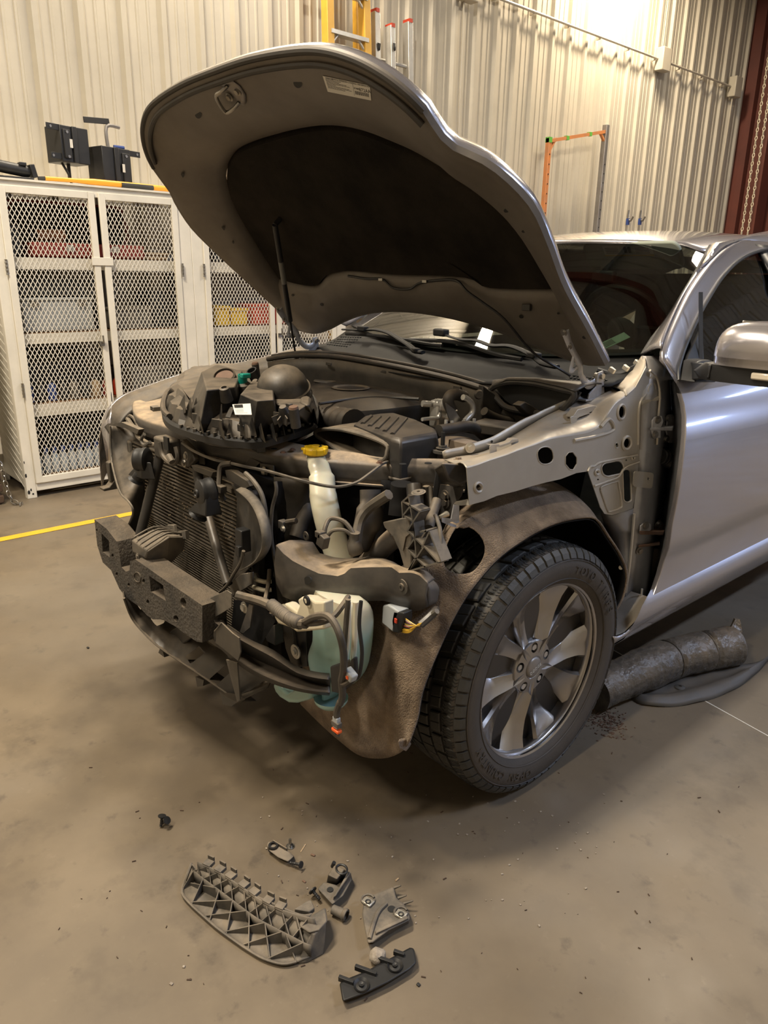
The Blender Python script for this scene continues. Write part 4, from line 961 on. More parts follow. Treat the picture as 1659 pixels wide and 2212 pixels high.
# hinges
def hinge(s):
    if s > 0: path = [(1222, 718), (1230, 742), (1241, 765), (1252, 788), (1257, 812), (1270, 830), (1284, 826), (1293, 812)]
    path3 = [at(a, b_, x=.735) for a, b_ in ((1222, 718), (1230, 742), (1241, 765), (1252, 788), (1256, 812), (1270, 831), (1284, 827), (1293, 812))]
    if s < 0: path3 = [V(-p.x, p.y, p.z) for p in path3]
    w = [.017, .013, .012, .014, .012, .014, .012, .013]
    b = B(); P_ = smoothpath(path3, 5)
    b.tube(P_, [w[min(int(i/5), 7)]+(w[min(int(i/5)+1, 7)]-w[min(int(i/5), 7)])*(i % 5)/5 for i in range(len(P_))], 8, flat=.35, up=(1, 0, 0)); h = obj('hood_hinge', b, 'brk', HOOD, smooth=50)
    k = 1 if s > 0 else -1
    c = [V(k*.735, p.y, p.z) for p in (at(1241, 765, x=.735), at(1236, 785, x=.735), at(1233, 800, x=.735), at(1241, 798, x=.735), at(1247, 792, x=.735))]
    obj('hinge_hook', B().tube(c, [.008, .008, .010, .007, .005], 8, 4, flat=.4), 'brk', h)
    b = B().bolt(P_[0]+V(0, -.008, 0), (0, -.7, -.3), .007, .007); obj('bolt', b, 'steel', h); b = B().bolt(P_[6]+V(0, -.006, 0), (0, -.7, -.3), .007, .007); obj('bolt', b, 'steel', h)
    piv = P_[-1]; b = B(); b.prism([piv+V(k*.004, a, d) for a, d in ((-.016, .012), (.010, .016), (.016, -.01), (.03, -.055), (-.06, -.075), (-.055, -.05), (-.02, -.03))], (k*.005, 0, 0))
    b.box(piv+V(k*-.012, -.02, -.068), (.05, .11, .006)); hb = obj('hinge_base', b, 'brk', h, bevel=.001)
    obj('pivot_pin', B().tube([piv-V(k*.012, 0, 0), piv+V(k*.018, 0, 0)], .009, 10), 'steel', h)
hinge(1); hinge(-1)
# gas strut on the far side
top = onhood(594, 486, .03); bot = at(641, 782, x=-.70); mid = top.lerp(bot, .66)
gs = obj('gas_strut', B().tube([top, mid], .0105, 10), 'blackc', HOOD); obj('strut_rod', B().tube([mid, bot], .0045, 8), 'blackc', gs)
obj('ball_socket', B().tube([bot+V(0, 0, .02), bot-V(0, 0, .015)], .010, 8), 'blackc', gs); obj('ball_socket', B().tube([top+HN*.03, top], .010, 8), 'blackc', gs)
obj('strut_label', B().lathe([(.0108, 0), (.0108, .10)], top.lerp(mid, .35), mid-top, 12, a0=0, a1=PI*1.3), 'inkg', gs)

# ------------------------------------------------------------------ wheel
WC = V(.80, 0, .375); RT = .379
wh = obj('front_wheel', B().lathe([(.085, .060), (.262, .060), (.262, .058), (.235, -.08), (.262, -.10), (.268, -.125)], WC, (1, 0, 0), 72), pm('dark_alloy_barrel', (.10, .095, .09), .3, .9), CAR, smooth=40)
def wpt(r, a, h): return WC+V(h, r*math.cos(a), r*math.sin(a))
# carcass, flattened where it meets the floor
prof = [(.262, .108), (.272, .119), (.290, .130), (.315, .1375), (.335, .135), (.347, .130), (.358, .1225), (.367, .112), (.3705, .10)]
b = B().lathe(prof, WC, (1, 0, 0), 144)
for v in b.v: v.z = max(v.z, .001)
TY = obj('tyre_sidewall', b, 'rubbers', wh, smooth=50); 
b = B().lathe([prof[-1], (.3715, 0), (.3705, -.10)]+[(r, -h) for r, h in prof[::-1]], WC, (1, 0, 0), 144)
for v in b.v: v.z = max(v.z, .001)
TT = obj('tyre', b, 'rubber', wh, smooth=50)
# tread: five rows of blocks
b = B(); NB = 62
def blk(a0, a1, h0, h1, r0, r1, sk0=0, sk1=0, ch=.0035):
    n = 3; vs = []; 
    for rr, e in ((r0, 0), (r1-ch*.6, 0), (r1, ch)):
        for (h, sk) in ((h0+e, sk0), (h1-e, sk1)):
            for i in range(n+1):
                a = a0+(e/.38)+(a1-a0-2*e/.38)*i/n+sk; drop = max(0, (abs(h)-.088))*.55
                p = wpt(rr-drop, a, h); p.z = max(p.z, .0); vs.append(p)
    m = n+1; fs = []
    for L_ in range(2):
        o = L_*2*m; q = o+2*m
        for i in range(n): fs += [(o+i, o+i+1, q+i+1, q+i), (o+m+i, q+m+i, q+m+i+1, o+m+i+1)]
        fs += [(o, q, q+m, o+m), (o+n, o+m+n, q+m+n, q+n)]
    q = 4*m
    for i in range(n): fs.append((q+i, q+i+1, q+m+i+1, q+m+i))
    b.add(vs, fs)
st_ = 2*PI/NB
for k in range(NB):
    a = k*st_
    for sgn in (1, -1):
        off = 0 if sgn > 0 else st_*.5
        blk(a+off+.004, a+off+st_-.016, *sorted((sgn*.076, sgn*.116)), .361, RT, 0, 0)
        # shoulder lug running down the sidewall on every block
        hs = [.112, .124, .131]; rs = [.3725, .361, .347]
        w0, w1 = (.006, .018) if k % 2 else (.004, .014)
        vs = []
        for hh, rr in zip(hs, rs):
            for aa in (a+off+w0, a+off+st_-w1):
                for e in (0, .0035): p = wpt(rr+e*.5, aa, sgn*(hh+e)); p.z = max(p.z, 0); vs.append(p)
        fs = []
        for i in range(2):
            o = i*4; fs += [(o+1, o+3, o+7, o+5), (o, o+1, o+5, o+4), (o+2, o+6, o+7, o+3)]
        fs += [(8, 9, 11, 10), (0, 2, 3, 1)]; b.add(vs, fs)
        z = .012 if k % 2 else -.008
        blk(a+off+.010+z, a+off+st_*.98-.006+z, *sorted((sgn*.031, sgn*.068)),   .363, RT, sgn*.012, -sgn*.012)
    blk(a+.008, a+st_-.007, -.022, .022, .363, RT, .014, -.014)
tb = obj('tread_blocks', b, 'rubber', TT, smooth=0); tb['kind'] = 'stuff'
# sipes as thin dark cuts on the outer block rows
b = B()
for k in range(NB):
    a = k*st_
    for m in range(3):
        aa = a+st_*(.22+.24*m); pts = []
        for i, h in enumerate((.080, .087, .094, .101, .108)):
            da = .006*(1 if i % 2 else -1); p = wpt(RT+.0004-max(0, h-.088)*.55, aa+da, h); pts.append(p)
        for p, q in zip(pts, pts[1:]):
            if p.z > .01: b.bar(p, q, .0016, .0012, up=(p-WC)*1)
sp_ = obj('tread_sipe', b, 'ink', TT, smooth=0); sp_['kind'] = 'stuff'
# raised rings and lettering on the sidewall
b = B()
for r, h in ((.3425, .1335), (.287, .1295)): b.lathe([(r-.0015, h), (r, h+.002), (r+.0015, h)], WC, (1, 0, 0), 144)
for v in b.v: v.z = max(v.z, .001)
obj('sidewall_bead', b, 'rubbers', TY, smooth=30)
def arctext(s, r, mid, size, step):
    b = B(); n = len(s)
    for i, ch in enumerate(s):
        if ch == ' ': continue
        a = mid-(i-(n-1)/2)*step; ra = V(0, math.cos(a), math.sin(a)); tg = V(0, math.sin(a), -math.cos(a))
        # reading clockwise as seen from outside (+x): right = +y at the top
        text_geo(b, ch, size, WC+ra*r+V(.1385, 0, 0), tg, ra, .0022)
    return b
PHI = math.atan2(at(1285, 1265, x=.93).z-.375, at(1285, 1265, x=.93).y)
for w_, o_ in (('TOYO', 3.05*.098), ('TIRES', -2.5*.098)): obj('sidewall_lettering', arctext(w_, .312, PHI+o_, .036, .098), 'rubbers', TY, smooth=0)
for w_, o_ in (('OPEN', 4*.088), ('COUNTRY', -2.5*.088)): obj('sidewall_lettering', arctext(w_, .312, PHI+PI*1.02+o_, .034, .088), 'rubbers', TY, smooth=0)
# rim lip, spokes, hub
obj('rim_lip', B().lathe([(.262, .060), (.256, .078), (.257, .098), (.262, .104), (.270, .106), (.273, .112), (.268, .116), (.262, .113), (.262, .108)], WC, (1, 0, 0), 96), 'gun', wh, smooth=50)
lp = at(1176, 1401, x=.86); B0 = math.atan2(lp.z-.375, lp.y)
def spoke(c0, sg):
    """c0: angle of the V between the pair; sg: side"""
    rows = []; n = 12
    for i in range(n+1):
        t = i/n; r = lerp(.045, .262, t); th = c0+sg*(math.radians(6.5)+math.radians(11.5)*t**.8 + math.radians(2)*math.sin(PI*t))
        w = interp([(0, .025), (.22, .023), (.5, .030), (.8, .042), (1, .058)], t); top = interp([(0, .082), (.25, .083), (.6, .080), (.85, .086), (1, .094)], t)
        da = w/max(r, .07); row = []
        for u, dh in ((-1, -.052), (-1, -.008), (-.82, 0), (-.1, -.006-.008*math.sin(PI*t)), (.72, -.0015), (1, -.012), (1.0, -.052)):
            a = th+sg*u*da; row.append(wpt(r, a, top+dh-.018*(1 if u > .1 else 0)*math.sin(PI*t)))
        rows.append(row)
    return B().sheet(rows)
for k in range(5):
    for sg in (1, -1): obj('spoke', spoke(B0+2*PI*(k+.5)/5, sg), 'gun', wh, smooth=38, tri='x')
hb = B(); R = []
N_ = 120
for r, h in ((.085, .02), (.086, .068), (.080, .078), (.050, .081), (.036, .082), (.0335, .080), (.0, .078)): R.append([wpt(r, 2*PI*i/N_, h) for i in range(N_)])
ringsheet(hb, R); hub = obj('hub', hb, 'gun', wh, smooth=40)
c_ = B()
for k in range(5): a = B0+2*PI*k/5; c_.tube([wpt(.0635, a, .045), wpt(.0635, a, .11)], .0155, 20)
cut(hub, c_); 
for p in hub.data.polygons: p.use_smooth = True
hub.data.set_sharp_from_angle(angle=math.radians(35))
for k in range(5):
    a = B0+2*PI*k/5; b = B().lathe([(0, 0), (.0115, 0), (.0115, .030), (.0095, .034), (0, .034)], wpt(.0635, a, .045), (1, 0, 0), 6); obj('lug_nut', b, 'chrome', wh, smooth=25)
cap = obj('centre_cap', B().lathe([(0, .0885), (.026, .087), (.0315, .084), (.0325, .080)], WC, (1, 0, 0), 40), pm('grey_cap', (.30, .275, .25), .35, .5), wh, smooth=50)
a = math.radians(40); q0 = at(1146, 1455, x=.885); q1 = at(1171, 1430, x=.885); rt = (q1-q0); rt.x = 0; rt.normalize(); b = B(); text_geo(b, 'DODGE', .0135, WC+V(.0888, 0, 0)+V(1, 0, 0).cross(rt)*-.004, rt, V(1, 0, 0).cross(rt), .001, 1.15); obj('cap_lettering', b, 'paper', cap, smooth=0)
obj('brake_disc', B().lathe([(.05, .0), (.165, .0), (.165, -.022), (.05, -.022)], WC, (1, 0, 0), 64), 'steel', wh)
b = B()
for i in range(7): a = -.1+i*.16; b.v; 
b.prism([wpt(r, a, .035) for r, a in [(.178, -.5+.12*i) for i in range(9)]+[(.11, .46-.12*i) for i in range(9)]], (-.09, 0, 0)); obj('brake_caliper', b, 'greysteel', wh, bevel=.006)
b = B().disc(WC+V(-.09, 0, 0), (1, 0, 0), .23, .01, 40); obj('dust_shield', b, 'feltin', wh)
# the far front wheel, seen only as a dark shape
w2 = obj('front_wheel', B().lathe([(.26, -.12), (.30, -.137), (.36, -.125), (.383, -.10), (.383, .10), (.36, .125), (.30, .137), (.26, .12)], V(-.80, 0, .376), (1, 0, 0), 72), 'rubber', CAR, label='far front wheel in the shade')
for v in w2.data.vertices: v.co.z = max(v.co.z, .001)
# ------------------------------------------------------------------ wheel arch liner (brown felt outside, black inside)
o_px = [(885, 1600), (893, 1555), (905, 1500), (922, 1445), (945, 1390), (970, 1340), (1000, 1290), (1030, 1248), (1060, 1210), (1085, 1188), (1110, 1170), (1155, 1142), (1200, 1125), (1250, 1112), (1290, 1115), (1320, 1150), (1348, 1195), (1359, 1240), (1350, 1290), (1330, 1325)]
OO = [at(a, b_, x=.90) for a, b_ in o_px]
bot = [at(650, 1520, x=.42), at(690, 1560, x=.52), at(735, 1600, x=.62), at(780, 1632, x=.72), at(830, 1637, x=.80), at(868, 1624, x=.865), OO[0]]
rowsL = [resample(smoothpath(bot, 4), 22)]
n = len(OO)
for j, p in enumerate(OO[1:], 1):
    f = j/(n-1); d = V(0, p.y, p.z-.375); rad = d.length; d.normalize(); out = []
    front = max(0, 1-j/8)
    for i in range(22):
        u = i/21; x = lerp([.42, .44, .47, .51, .56, .62, .69, .735, .74, .72, .68, .62, .58, .56, .55, .55, .55, .55, .55, .55][j], .90, u)
        bul = (.045*math.sin(PI*min(u*1.05, 1))+.035*(1-u))*(1-front*.6)
        z = V(x, p.y+d.y*bul, p.z+d.z*bul)
        if front > 0: z.y += .05*front*(1-u)*min(j/2, 1)-.012*math.sin(PI*u)*front
        w = .008*noise.noise(z*7)+.004*noise.noise(z*19); z.y += w*d.y; z.z += w*d.z
        # rolled outer flange
        if u > .88: z.y += d.y*(-.012)*(u-.88)/.12; z.z += d.z*(-.012)*(u-.88)/.12
        out.append(z)
    rowsL.append(out)
def dens(rows, k=2):
    cols = list(zip(*[list(r) for r in rows])); cols = [smoothpath(list(c), k) for c in cols]; return [list(r) for r in zip(*cols)]
RL = dens(rowsL, 4)
LN = obj('wheel_arch_liner', B().sheet(RL), 'felt', CAR, smooth=80, solid=.006, off=0)
rl2 = [[V(p.x-.004, p.y*.982, .375+(p.z-.375)*.982) for p in r] for r in RL]
LI = obj('liner_inside', B().sheet(rl2), 'feltin', LN, smooth=80, solid=.002)
ch = at(1003, 1192, x=.76); ax = (CAM-ch).normalized()
_, u, w = frame(ax, (0, 0, 1)); ring_ = [ch+u*(.060*math.cos(a)+.006*math.sin(2.3*a))+w*(.050*math.sin(a)+.005*math.cos(3*a)) for a in [2*PI*i/26 for i in range(26)]]
for o_ in (LN, LI): cut(o_, B().prism([p-ax*.25 for p in ring_], ax*.45))
for o_ in (LN, LI): o_.data.polygons.foreach_set('use_smooth', [True]*len(o_.data.polygons))
b = B()
for a, b_, x in ((1336, 1255, .90), (1340, 1300, .9), (1218, 1140, .9)): 
    p = at(1341, 1228, x=.86)
for px, py, nm in ((1341, 1226, 0), (1325, 1305, 0), (904, 1517, 1)):
    p = at(px, py, x=.885); obj('liner_clip' if not nm else 'liner_hole', B().disc(p, CAM-p, .007, .002, 12), 'screen' if not nm else 'ink', LN)
p = at(868, 1608, x=.875); obj('liner_flap', B().prism([at(a, b_, x=.88) for a, b_ in ((862, 1596), (880, 1592), (889, 1606), (880, 1618), (866, 1612))], (.006, -.01, 0)), 'felt', LN, bevel=.002)

# ------------------------------------------------------------------ silver inner wing rail (apron)
XA = .85
outer_px = [(1014, 1091), (1010, 1040), (1008, 1012), (1028, 1006), (1060, 994), (1092, 984), (1120, 973), (1153, 962), (1189, 949), (1236, 941), (1272, 934), (1298, 922), (1313, 896), (1330, 872), (1352, 856), (1372, 838), (1386, 812), (1396, 792), (1405, 800),
            (1400, 850), (1392, 905), (1389, 963), (1386, 1013), (1380, 1045), (1372, 1072), (1367, 1098), (1345, 1106), (1322, 1113), (1306, 1110), (1297, 1096), (1284, 1058), (1270, 1018), (1245, 1022), (1211, 1035), (1180, 1042), (1153, 1049), (1115, 1061), (1074, 1071), (1045, 1083)]
OP = [at(a, b_, x=XA) for a, b_ in outer_px]
holes = [ell(1033, 1053, 8, 10, 0, x=XA), rrect(1178, 984, 34, 38, 15, -10, x=XA), [at(a, b_, x=XA) for a, b_ in ((1221, 986), (1228, 977), (1237, 976), (1246, 988), (1246, 1002), (1238, 1015), (1230, 1014), (1221, 1003))],
         ell(1342, 890, 8, 16, 5, x=XA), ell(1353, 957, 9, 14, 10, x=XA), ell(1332, 962, 3.5, 6, 0, x=XA), rrect(1323, 1012, 48, 30, 13, -12, x=XA), ell(1289, 1020, 4, 5, 0, x=XA), ell(1367, 989, 3, 4, 0, x=XA), ell(1292, 1036, 2, 2, 0, x=XA), ell(1353, 994, 1.6, 2, 0, x=XA),
         rrect(1354, 1049, 17, 72, 8, -2, x=XA)]
# keep the slot clear of the outline
AP = obj('inner_wing_panel', B().plate(OP, holes, (-.0022, 0, 0)), 'paint_raw', CAR, smooth=30, bevel=0)
# embossed rims round the holes and raised borders
for h, r_ in ((holes[0], .0045), (holes[3], .005), (holes[4], .006), (holes[7], .005), (holes[8], .004), (holes[5], .002), (holes[6], .003), (holes[1], .002), (holes[2], .002), (holes[11], .003)):
    obj('hole_rim', B().tube(h, r_, 6, closed=True), 'paint_raw', AP)
def bead(pts, r=.006, m='paint_raw', x=XA+.001, name='pressed_bead', k=5, flat=.6): return obj(name, B().tube([at(a, b_, x=x) for a, b_ in pts], r, 8, k, flat=1), m, AP)
bead([(1270, 1018), (1275, 1008), (1283, 1007), (1290, 1002), (1300, 998), (1330, 992), (1376, 983)], .004)
bead([(1284, 1050), (1310, 1040), (1335, 1030), (1350, 1010), (1380, 998)], .004)
bead([(1297, 1056), (1302, 1050), (1332, 1040), (1336, 1045), (1343, 1088), (1338, 1098), (1318, 1105), (1312, 1100), (1297, 1056)], .0035)
bead([(1384, 870), (1424, 859)], .008, k=0); bead([(1395, 850), (1380, 880), (1378, 960)], .004)
bead([(1298, 922), (1316, 905), (1325, 928), (1290, 942), (1240, 952)], .006)
# front edge return and the top face with the standing inner flange
topb = [(1008, 1011), (1028, 1006), (1060, 994), (1092, 984), (1120, 973), (1153, 962), (1189, 949), (1236, 941), (1272, 934), (1298, 922), (1313, 896), (1330, 872), (1352, 856)]
fb = [(960, 992), (985, 986), (1018, 981), (1050, 972), (1088, 953), (1115, 936), (1150, 915), (1180, 898), (1210, 884), (1238, 872), (1258, 862), (1285, 850), (1318, 836)]
A_ = [at(a, b_, x=XA) for a, b_ in topb]; Bq = [at(a, b_, x=.715) for a, b_ in fb]
for i, p in enumerate(A_): p.z += .0
rows = [[p.lerp(q, t)+V(0, 0, .010*math.sin(PI*min(t*2.2, 1))*(1 if t < .45 else 0)) for p, q in zip(smoothpath(A_, 4), smoothpath(Bq, 4))] for t in (0, .06, .15, .3, .5, .75, 1)]
obj('rail_top', B().sheet(rows), 'paint_raw', AP, smooth=60, solid=.003, off=-1)
ft = [(956, 976), (960, 972), (998, 965), (1030, 955), (1063, 944), (1098, 924), (1131, 905), (1155, 895), (1175, 885), (1205, 872), (1232, 860), (1252, 852)]
Fl = [at(a, b_, x=.712) for a, b_ in ft]
rows = loft(smoothpath(Fl, 3), smoothpath([p+V(-.003, 0, 0) for p in Bq[:11]], 3), 40, 2); fl = obj('inner_flange', B().sheet(rows), 'paint_raw', AP, smooth=50, solid=.003)
obj('flange_hole', B().disc(at(1062, 954, x=.718), (1, -.3, 0), .004, .001, 10), 'ink', fl)
for px, py in ((1015, 967),): obj('bolt', B().bolt(at(px, py, x=.72), (1, -.4, 0), .009, .014), 'screen', fl)
obj('bolt', B().bolt(at(990, 994, x=.75), (0, 0, 1), .008, .008), 'dome', AP); obj('weld_nut', B().disc(at(1055, 999, x=.80), (0, 0, 1), .02, .003, 14), 'paint_raw', AP)
# lower front return tongue and strap bracket
b = B().hull8([at(1014, 1091, x=XA), at(1010, 1083, x=XA-.02), at(980, 1088, x=XA-.07), at(990, 1092, x=XA-.06)], [at(1014, 1086, x=XA), at(1010, 1078, x=XA-.02), at(985, 1083, x=XA-.07), at(993, 1087, x=XA-.06)]); obj('rail_tongue', b, 'paint_raw', AP)
b = B().plate(ats([(981, 1090), (992, 1092), (992, 1128), (986, 1131), (978, 1127), (968, 1128), (985, 1134), (986, 1139), (978, 1138), (955, 1128), (954, 1118), (975, 1121), (981, 1090)][:-1], x=.80), [], (-.003, 0, 0)); obj('strap_bracket', b, 'brk', AP)
# bracket tabs standing on the rail top
def tab(px, py, pts, x, th=.025):
    return obj('wing_bracket', B().prism([at(a, b_, x=x) for a, b_ in pts], (-th, th*.3, 0)), 'paint_raw', AP, bevel=.001)
tab(0, 0, [(1050, 994), (1072, 998), (1078, 995), (1074, 980), (1073, 965), (1079, 960), (1062, 960), (1058, 965), (1058, 988)], .80, .003)
tab(0, 0, [(1058, 962), (1078, 962), (1100, 955), (1106, 949), (1119, 948), (1121, 951), (1108, 957), (1082, 966)], .80, .02)
tab(0, 0, [(1103, 950), (1119, 948), (1121, 953), (1117, 960), (1121, 970), (1130, 973), (1118, 975), (1108, 970)], .79, .003)
tab(0, 0, [(1222, 928), (1238, 938), (1248, 928), (1243, 920), (1247, 905), (1252, 901), (1236, 899), (1232, 902), (1234, 918), (1225, 924)], .80, .003)
tab(0, 0, [(1236, 902), (1252, 901), (1290, 888), (1296, 880), (1284, 876), (1248, 885)], .79, .03)
tab(0, 0, [(1273, 890), (1287, 886), (1288, 924), (1282, 926), (1274, 918)], .79, .003)
# panel piece: seam sealer line behind hinge and cowl side rising to the pillar base
cs = [at(1352, 856, x=.85), at(1372, 838, x=.85), at(1386, 812, x=.84), at(1396, 792, x=.83)]
ci = [at(1318, 836, x=.72), at(1335, 822, x=.73), at(1365, 800, x=.75), at(1386, 770, x=.77)]
obj('cowl_side', B().sheet(loft(cs, ci, 12, 5, lambda t, s: V(.006, -.006, .010)*math.sin(PI*t))), 'paint_raw', AP, smooth=60, solid=.003)
# ---- hinge pillar behind the wheel
def prow(py, xs): return [at(px, py, x=x) for px, x in xs]
rows = [prow(770, [(1388, .79), (1402, .80), (1418, .80), (1432, .78), (1446, .76)]),
        prow(805, [(1392, .83), (1408, .845), (1424, .84), (1442, .80), (1456, .77)]),
        prow(850, [(1388, .85), (1408, .856), (1424, .85), (1440, .80), (1464, .76)]),
        prow(900, [(1384, .85), (1404, .856), (1424, .85), (1438, .79), (1470, .75)]),
        prow(960, [(1382, .85), (1402, .856), (1420, .85), (1434, .79), (1470, .75)]),
        prow(1030, [(1378, .85), (1398, .856), (1414, .85), (1426, .79), (1466, .75)]),
        prow(1100, [(1368, .85), (1390, .856), (1408, .85), (1420, .78), (1456, .74)]),
        prow(1170, [(1362, .85), (1384, .856), (1402, .85), (1414, .78), (1444, .74)]),
        prow(1240, [(1356, .85), (1378, .856), (1396, .85), (1408, .78), (1430, .74)]),
        prow(1290, [(1350, .85), (1370, .856), (1388, .85), (1400, .78), (1418, .74)]),
        prow(1330, [(1335, .85), (1352, .856), (1368, .85), (1378, .78), (1390, .74)])]
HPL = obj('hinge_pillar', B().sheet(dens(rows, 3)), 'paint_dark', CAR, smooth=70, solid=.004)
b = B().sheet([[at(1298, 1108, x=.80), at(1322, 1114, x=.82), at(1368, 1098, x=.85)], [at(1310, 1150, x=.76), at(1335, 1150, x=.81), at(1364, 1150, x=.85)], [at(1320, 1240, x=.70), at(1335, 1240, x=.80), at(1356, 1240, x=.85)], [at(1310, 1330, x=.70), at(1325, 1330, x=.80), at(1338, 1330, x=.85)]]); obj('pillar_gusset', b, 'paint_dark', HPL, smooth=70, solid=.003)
obj('pillar_seam', B().tube([at(a, b_, x=.857) for a, b_ in ((1370, 1110), (1366, 1160), (1360, 1220), (1352, 1280))], .005, 6, 3), 'paint_raw', HPL)
obj('pillar_lip', B().tube([at(a, b_, x=.858) for a, b_ in ((1404, 800), (1418, 815), (1425, 850), (1422, 900), (1419, 960))], .004, 6, 4), 'paint_raw', HPL)
obj('pressed_disc', B().lathe([(.024, 0), (.024, .004), (.018, .005), (.017, .003), (0, .003)], at(1406, 843, x=.85), (1, 0, 0), 24), 'paint_raw', HPL)
def dhinge(y, low):
    pts = [(1405+low[0], y+8), (1406+low[0], y-14), (1412+low[0], y-22), (1426+low[0], y-24), (1430+low[0], y-12), (1424+low[0], y+2), (1424+low[0], y+24), (1408+low[0], y+24)]
    h = obj('door_hinge', B().prism(ats(pts, x=.858), (.006, 0, 0)), 'brk', HPL, bevel=.002)
    obj('hinge_leaf', B().hull8(ats([(1404+low[0], y+2), (1404+low[0], y+8), (1452+low[0], y+9), (1452+low[0], y)], x=.866), ats([(1412+low[0], y-2), (1412+low[0], y+4), (1452+low[0], y+6), (1456+low[0], y-3)], x=.84)), 'brk', h, bevel=.002)
    pts = [(1440+low[0], y-26), (1450+low[0], y-28), (1458+low[0], y-14), (1460+low[0], y+6), (1452+low[0], y+34), (1442+low[0], y+34), (1436+low[0], y+10)]
    obj('hinge_leaf', B().prism(ats(pts, x=.80), (.006, 0, 0)), 'brk', h, bevel=.002)
    for dx, dy, x in ((16, -15, .866), (10, 17, .866), (46, -19, .808), (42, 26, .808)): obj('bolt', B().bolt(at(1405+low[0]+dx-(8 if dx > 20 else 0), y+dy, x=x), (1, -.3, 0), .008, .008), 'steel', h)
dhinge(922, (0,)); 
h = obj('door_hinge', B().prism(ats([(1380, 1150), (1381, 1135), (1388, 1129), (1402, 1130), (1404, 1142), (1398, 1150), (1396, 1155)], x=.858), (.006, 0, 0)), 'brk', HPL, bevel=.002)
obj('hinge_leaf', B().hull8(ats([(1380, 1147), (1382, 1155), (1432, 1156), (1434, 1148)], x=.868), ats([(1386, 1144), (1388, 1150), (1434, 1150), (1436, 1144)], x=.84)), 'rust', h, bevel=.002)
obj('hinge_leaf', B().prism(ats([(1414, 1130), (1424, 1122), (1434, 1134), (1438, 1155), (1420, 1156), (1412, 1148)], x=.81), (.006, 0, 0)), 'rust', h, bevel=.002)
obj('hinge_leaf', B().hull8(ats([(1378, 1178), (1380, 1183), (1425, 1178), (1425, 1172)], x=.866), ats([(1386, 1175), (1388, 1180), (1425, 1175), (1425, 1169)], x=.84)), 'rust', h, bevel=.002)
for px, py, x in ((1394, 1135, .866), (1381, 1190, .862), (1421, 1133, .82)): obj('bolt', B().bolt(at(px, py, x=x), (1, -.3, 0), .009, .009), 'steel', h)
# strap plate on the pillar
b = B().plate(rrect(1388, 1036, 42, 34, 5, 6, x=.866), [ell(1399, 1034, 2.5, 3, 0, x=.866)], (.003, 0, 0)); b.box(at(1380, 1036, x=.862), (.012, .012, .035)); obj('pillar_tab', b, 'paint_raw', HPL)
obj('locating_pin', B().tube([at(1385, 1297, x=.90), at(1387, 1272, x=.90)], .0035, 8), 'alu', HPL)
# wiring boot between pillar and door
pts = ats([(1424, 985), (1440, 990), (1456, 1000), (1466, 1012)], x=.80); pts = smoothpath(pts, 10); obj('wiring_boot', B().tube(pts, [.026+.004*math.sin(i*2.2) for i in range(len(pts))], 14), 'black', HPL)
# door inner shell seen in the gap
rows = [prow(820, [(1448, .80), (1475, .90)]), prow(900, [(1452, .78), (1484, .93)]), prow(980, [(1444, .77), (1480, .95)]), prow(1080, [(1434, .76), (1466, .95)]), prow(1180, [(1420, .76), (1444, .94)]), prow(1290, [(1402, .76), (1412, .93)])]
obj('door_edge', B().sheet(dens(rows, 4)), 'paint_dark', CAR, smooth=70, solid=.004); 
for px, py in ((1434, 1071), (1399, 1231)): obj('grommet', B().lathe([(.004, .002), (.009, .002), (.009, 0)], at(px, py, x=.80), (1, -.3, 0), 14), 'blackc', CAR)
b = B().dome(at(1412, 1215, x=.79), (.8, -.5, 0), .055, .02, 20); obj('rubber_plug', b, 'dome', CAR)

# ---- inner apron wall under the rail and strut tower, engine bay side
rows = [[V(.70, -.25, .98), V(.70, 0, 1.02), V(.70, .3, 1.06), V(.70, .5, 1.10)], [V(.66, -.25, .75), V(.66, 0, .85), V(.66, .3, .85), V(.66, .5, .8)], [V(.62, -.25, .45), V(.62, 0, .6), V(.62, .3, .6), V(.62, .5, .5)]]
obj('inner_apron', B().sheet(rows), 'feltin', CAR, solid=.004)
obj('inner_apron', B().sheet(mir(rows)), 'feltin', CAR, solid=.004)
# far wing: still mounted, seen edge-on beyond the engine bay
fw = [(222, 920), (228, 890), (243, 868), (268, 850), (320, 830), (390, 806), (450, 793), (505, 784), (560, 772), (620, 755), (680, 738)]
FO = smoothpath([at(a, b_, x=-.86) for a, b_ in fw], 4)
rows = []
for dx, dz in ((.12, -.05), (.11, -.035), (.075, -.030), (.05, -.016), (.022, -.002), (0, -.004), (-.03, -.03), (-.06, -.08), (-.075, -.16), (-.08, -.28)):
    rows.append([V(p.x+dx, p.y+(.0), p.z+dz) for p in FO])
FWG = obj('front_wing', B().sheet(rows[4:]), 'paint', CAR, smooth=60, solid=.004, label='far front wing still fitted'); obj('wing_flange', B().sheet(rows[:5]), 'hlamp', FWG, smooth=60, solid=.004)
b = B().sheet([[at(a, x_, x=-.85) for a, x_ in ((222, 920), (243, 868))]]+[[at(222, 935, x=-.86), at(240, 905, x=-.80)], [at(228, 970, x=-.86), at(243, 960, x=-.80)], [at(236, 1015, x=-.85), at(246, 1015, x=-.80)]]); obj('wing_front_edge', b, 'paint', FWG, smooth=60, solid=.006)
b = B().prism([at(a, c, x=-.80) for a, c in ((222, 1056), (236, 1052), (252, 1030), (262, 1040), (256, 1056), (225, 1062))], (-.04, 0, 0)); b.prism(ats([(234, 1000), (246, 995), (252, 1035), (240, 1042), (236, 1020)], x=-.8), (-.03, 0, 0)); obj('wing_bracket', b, 'bdust', FWG, bevel=.004)
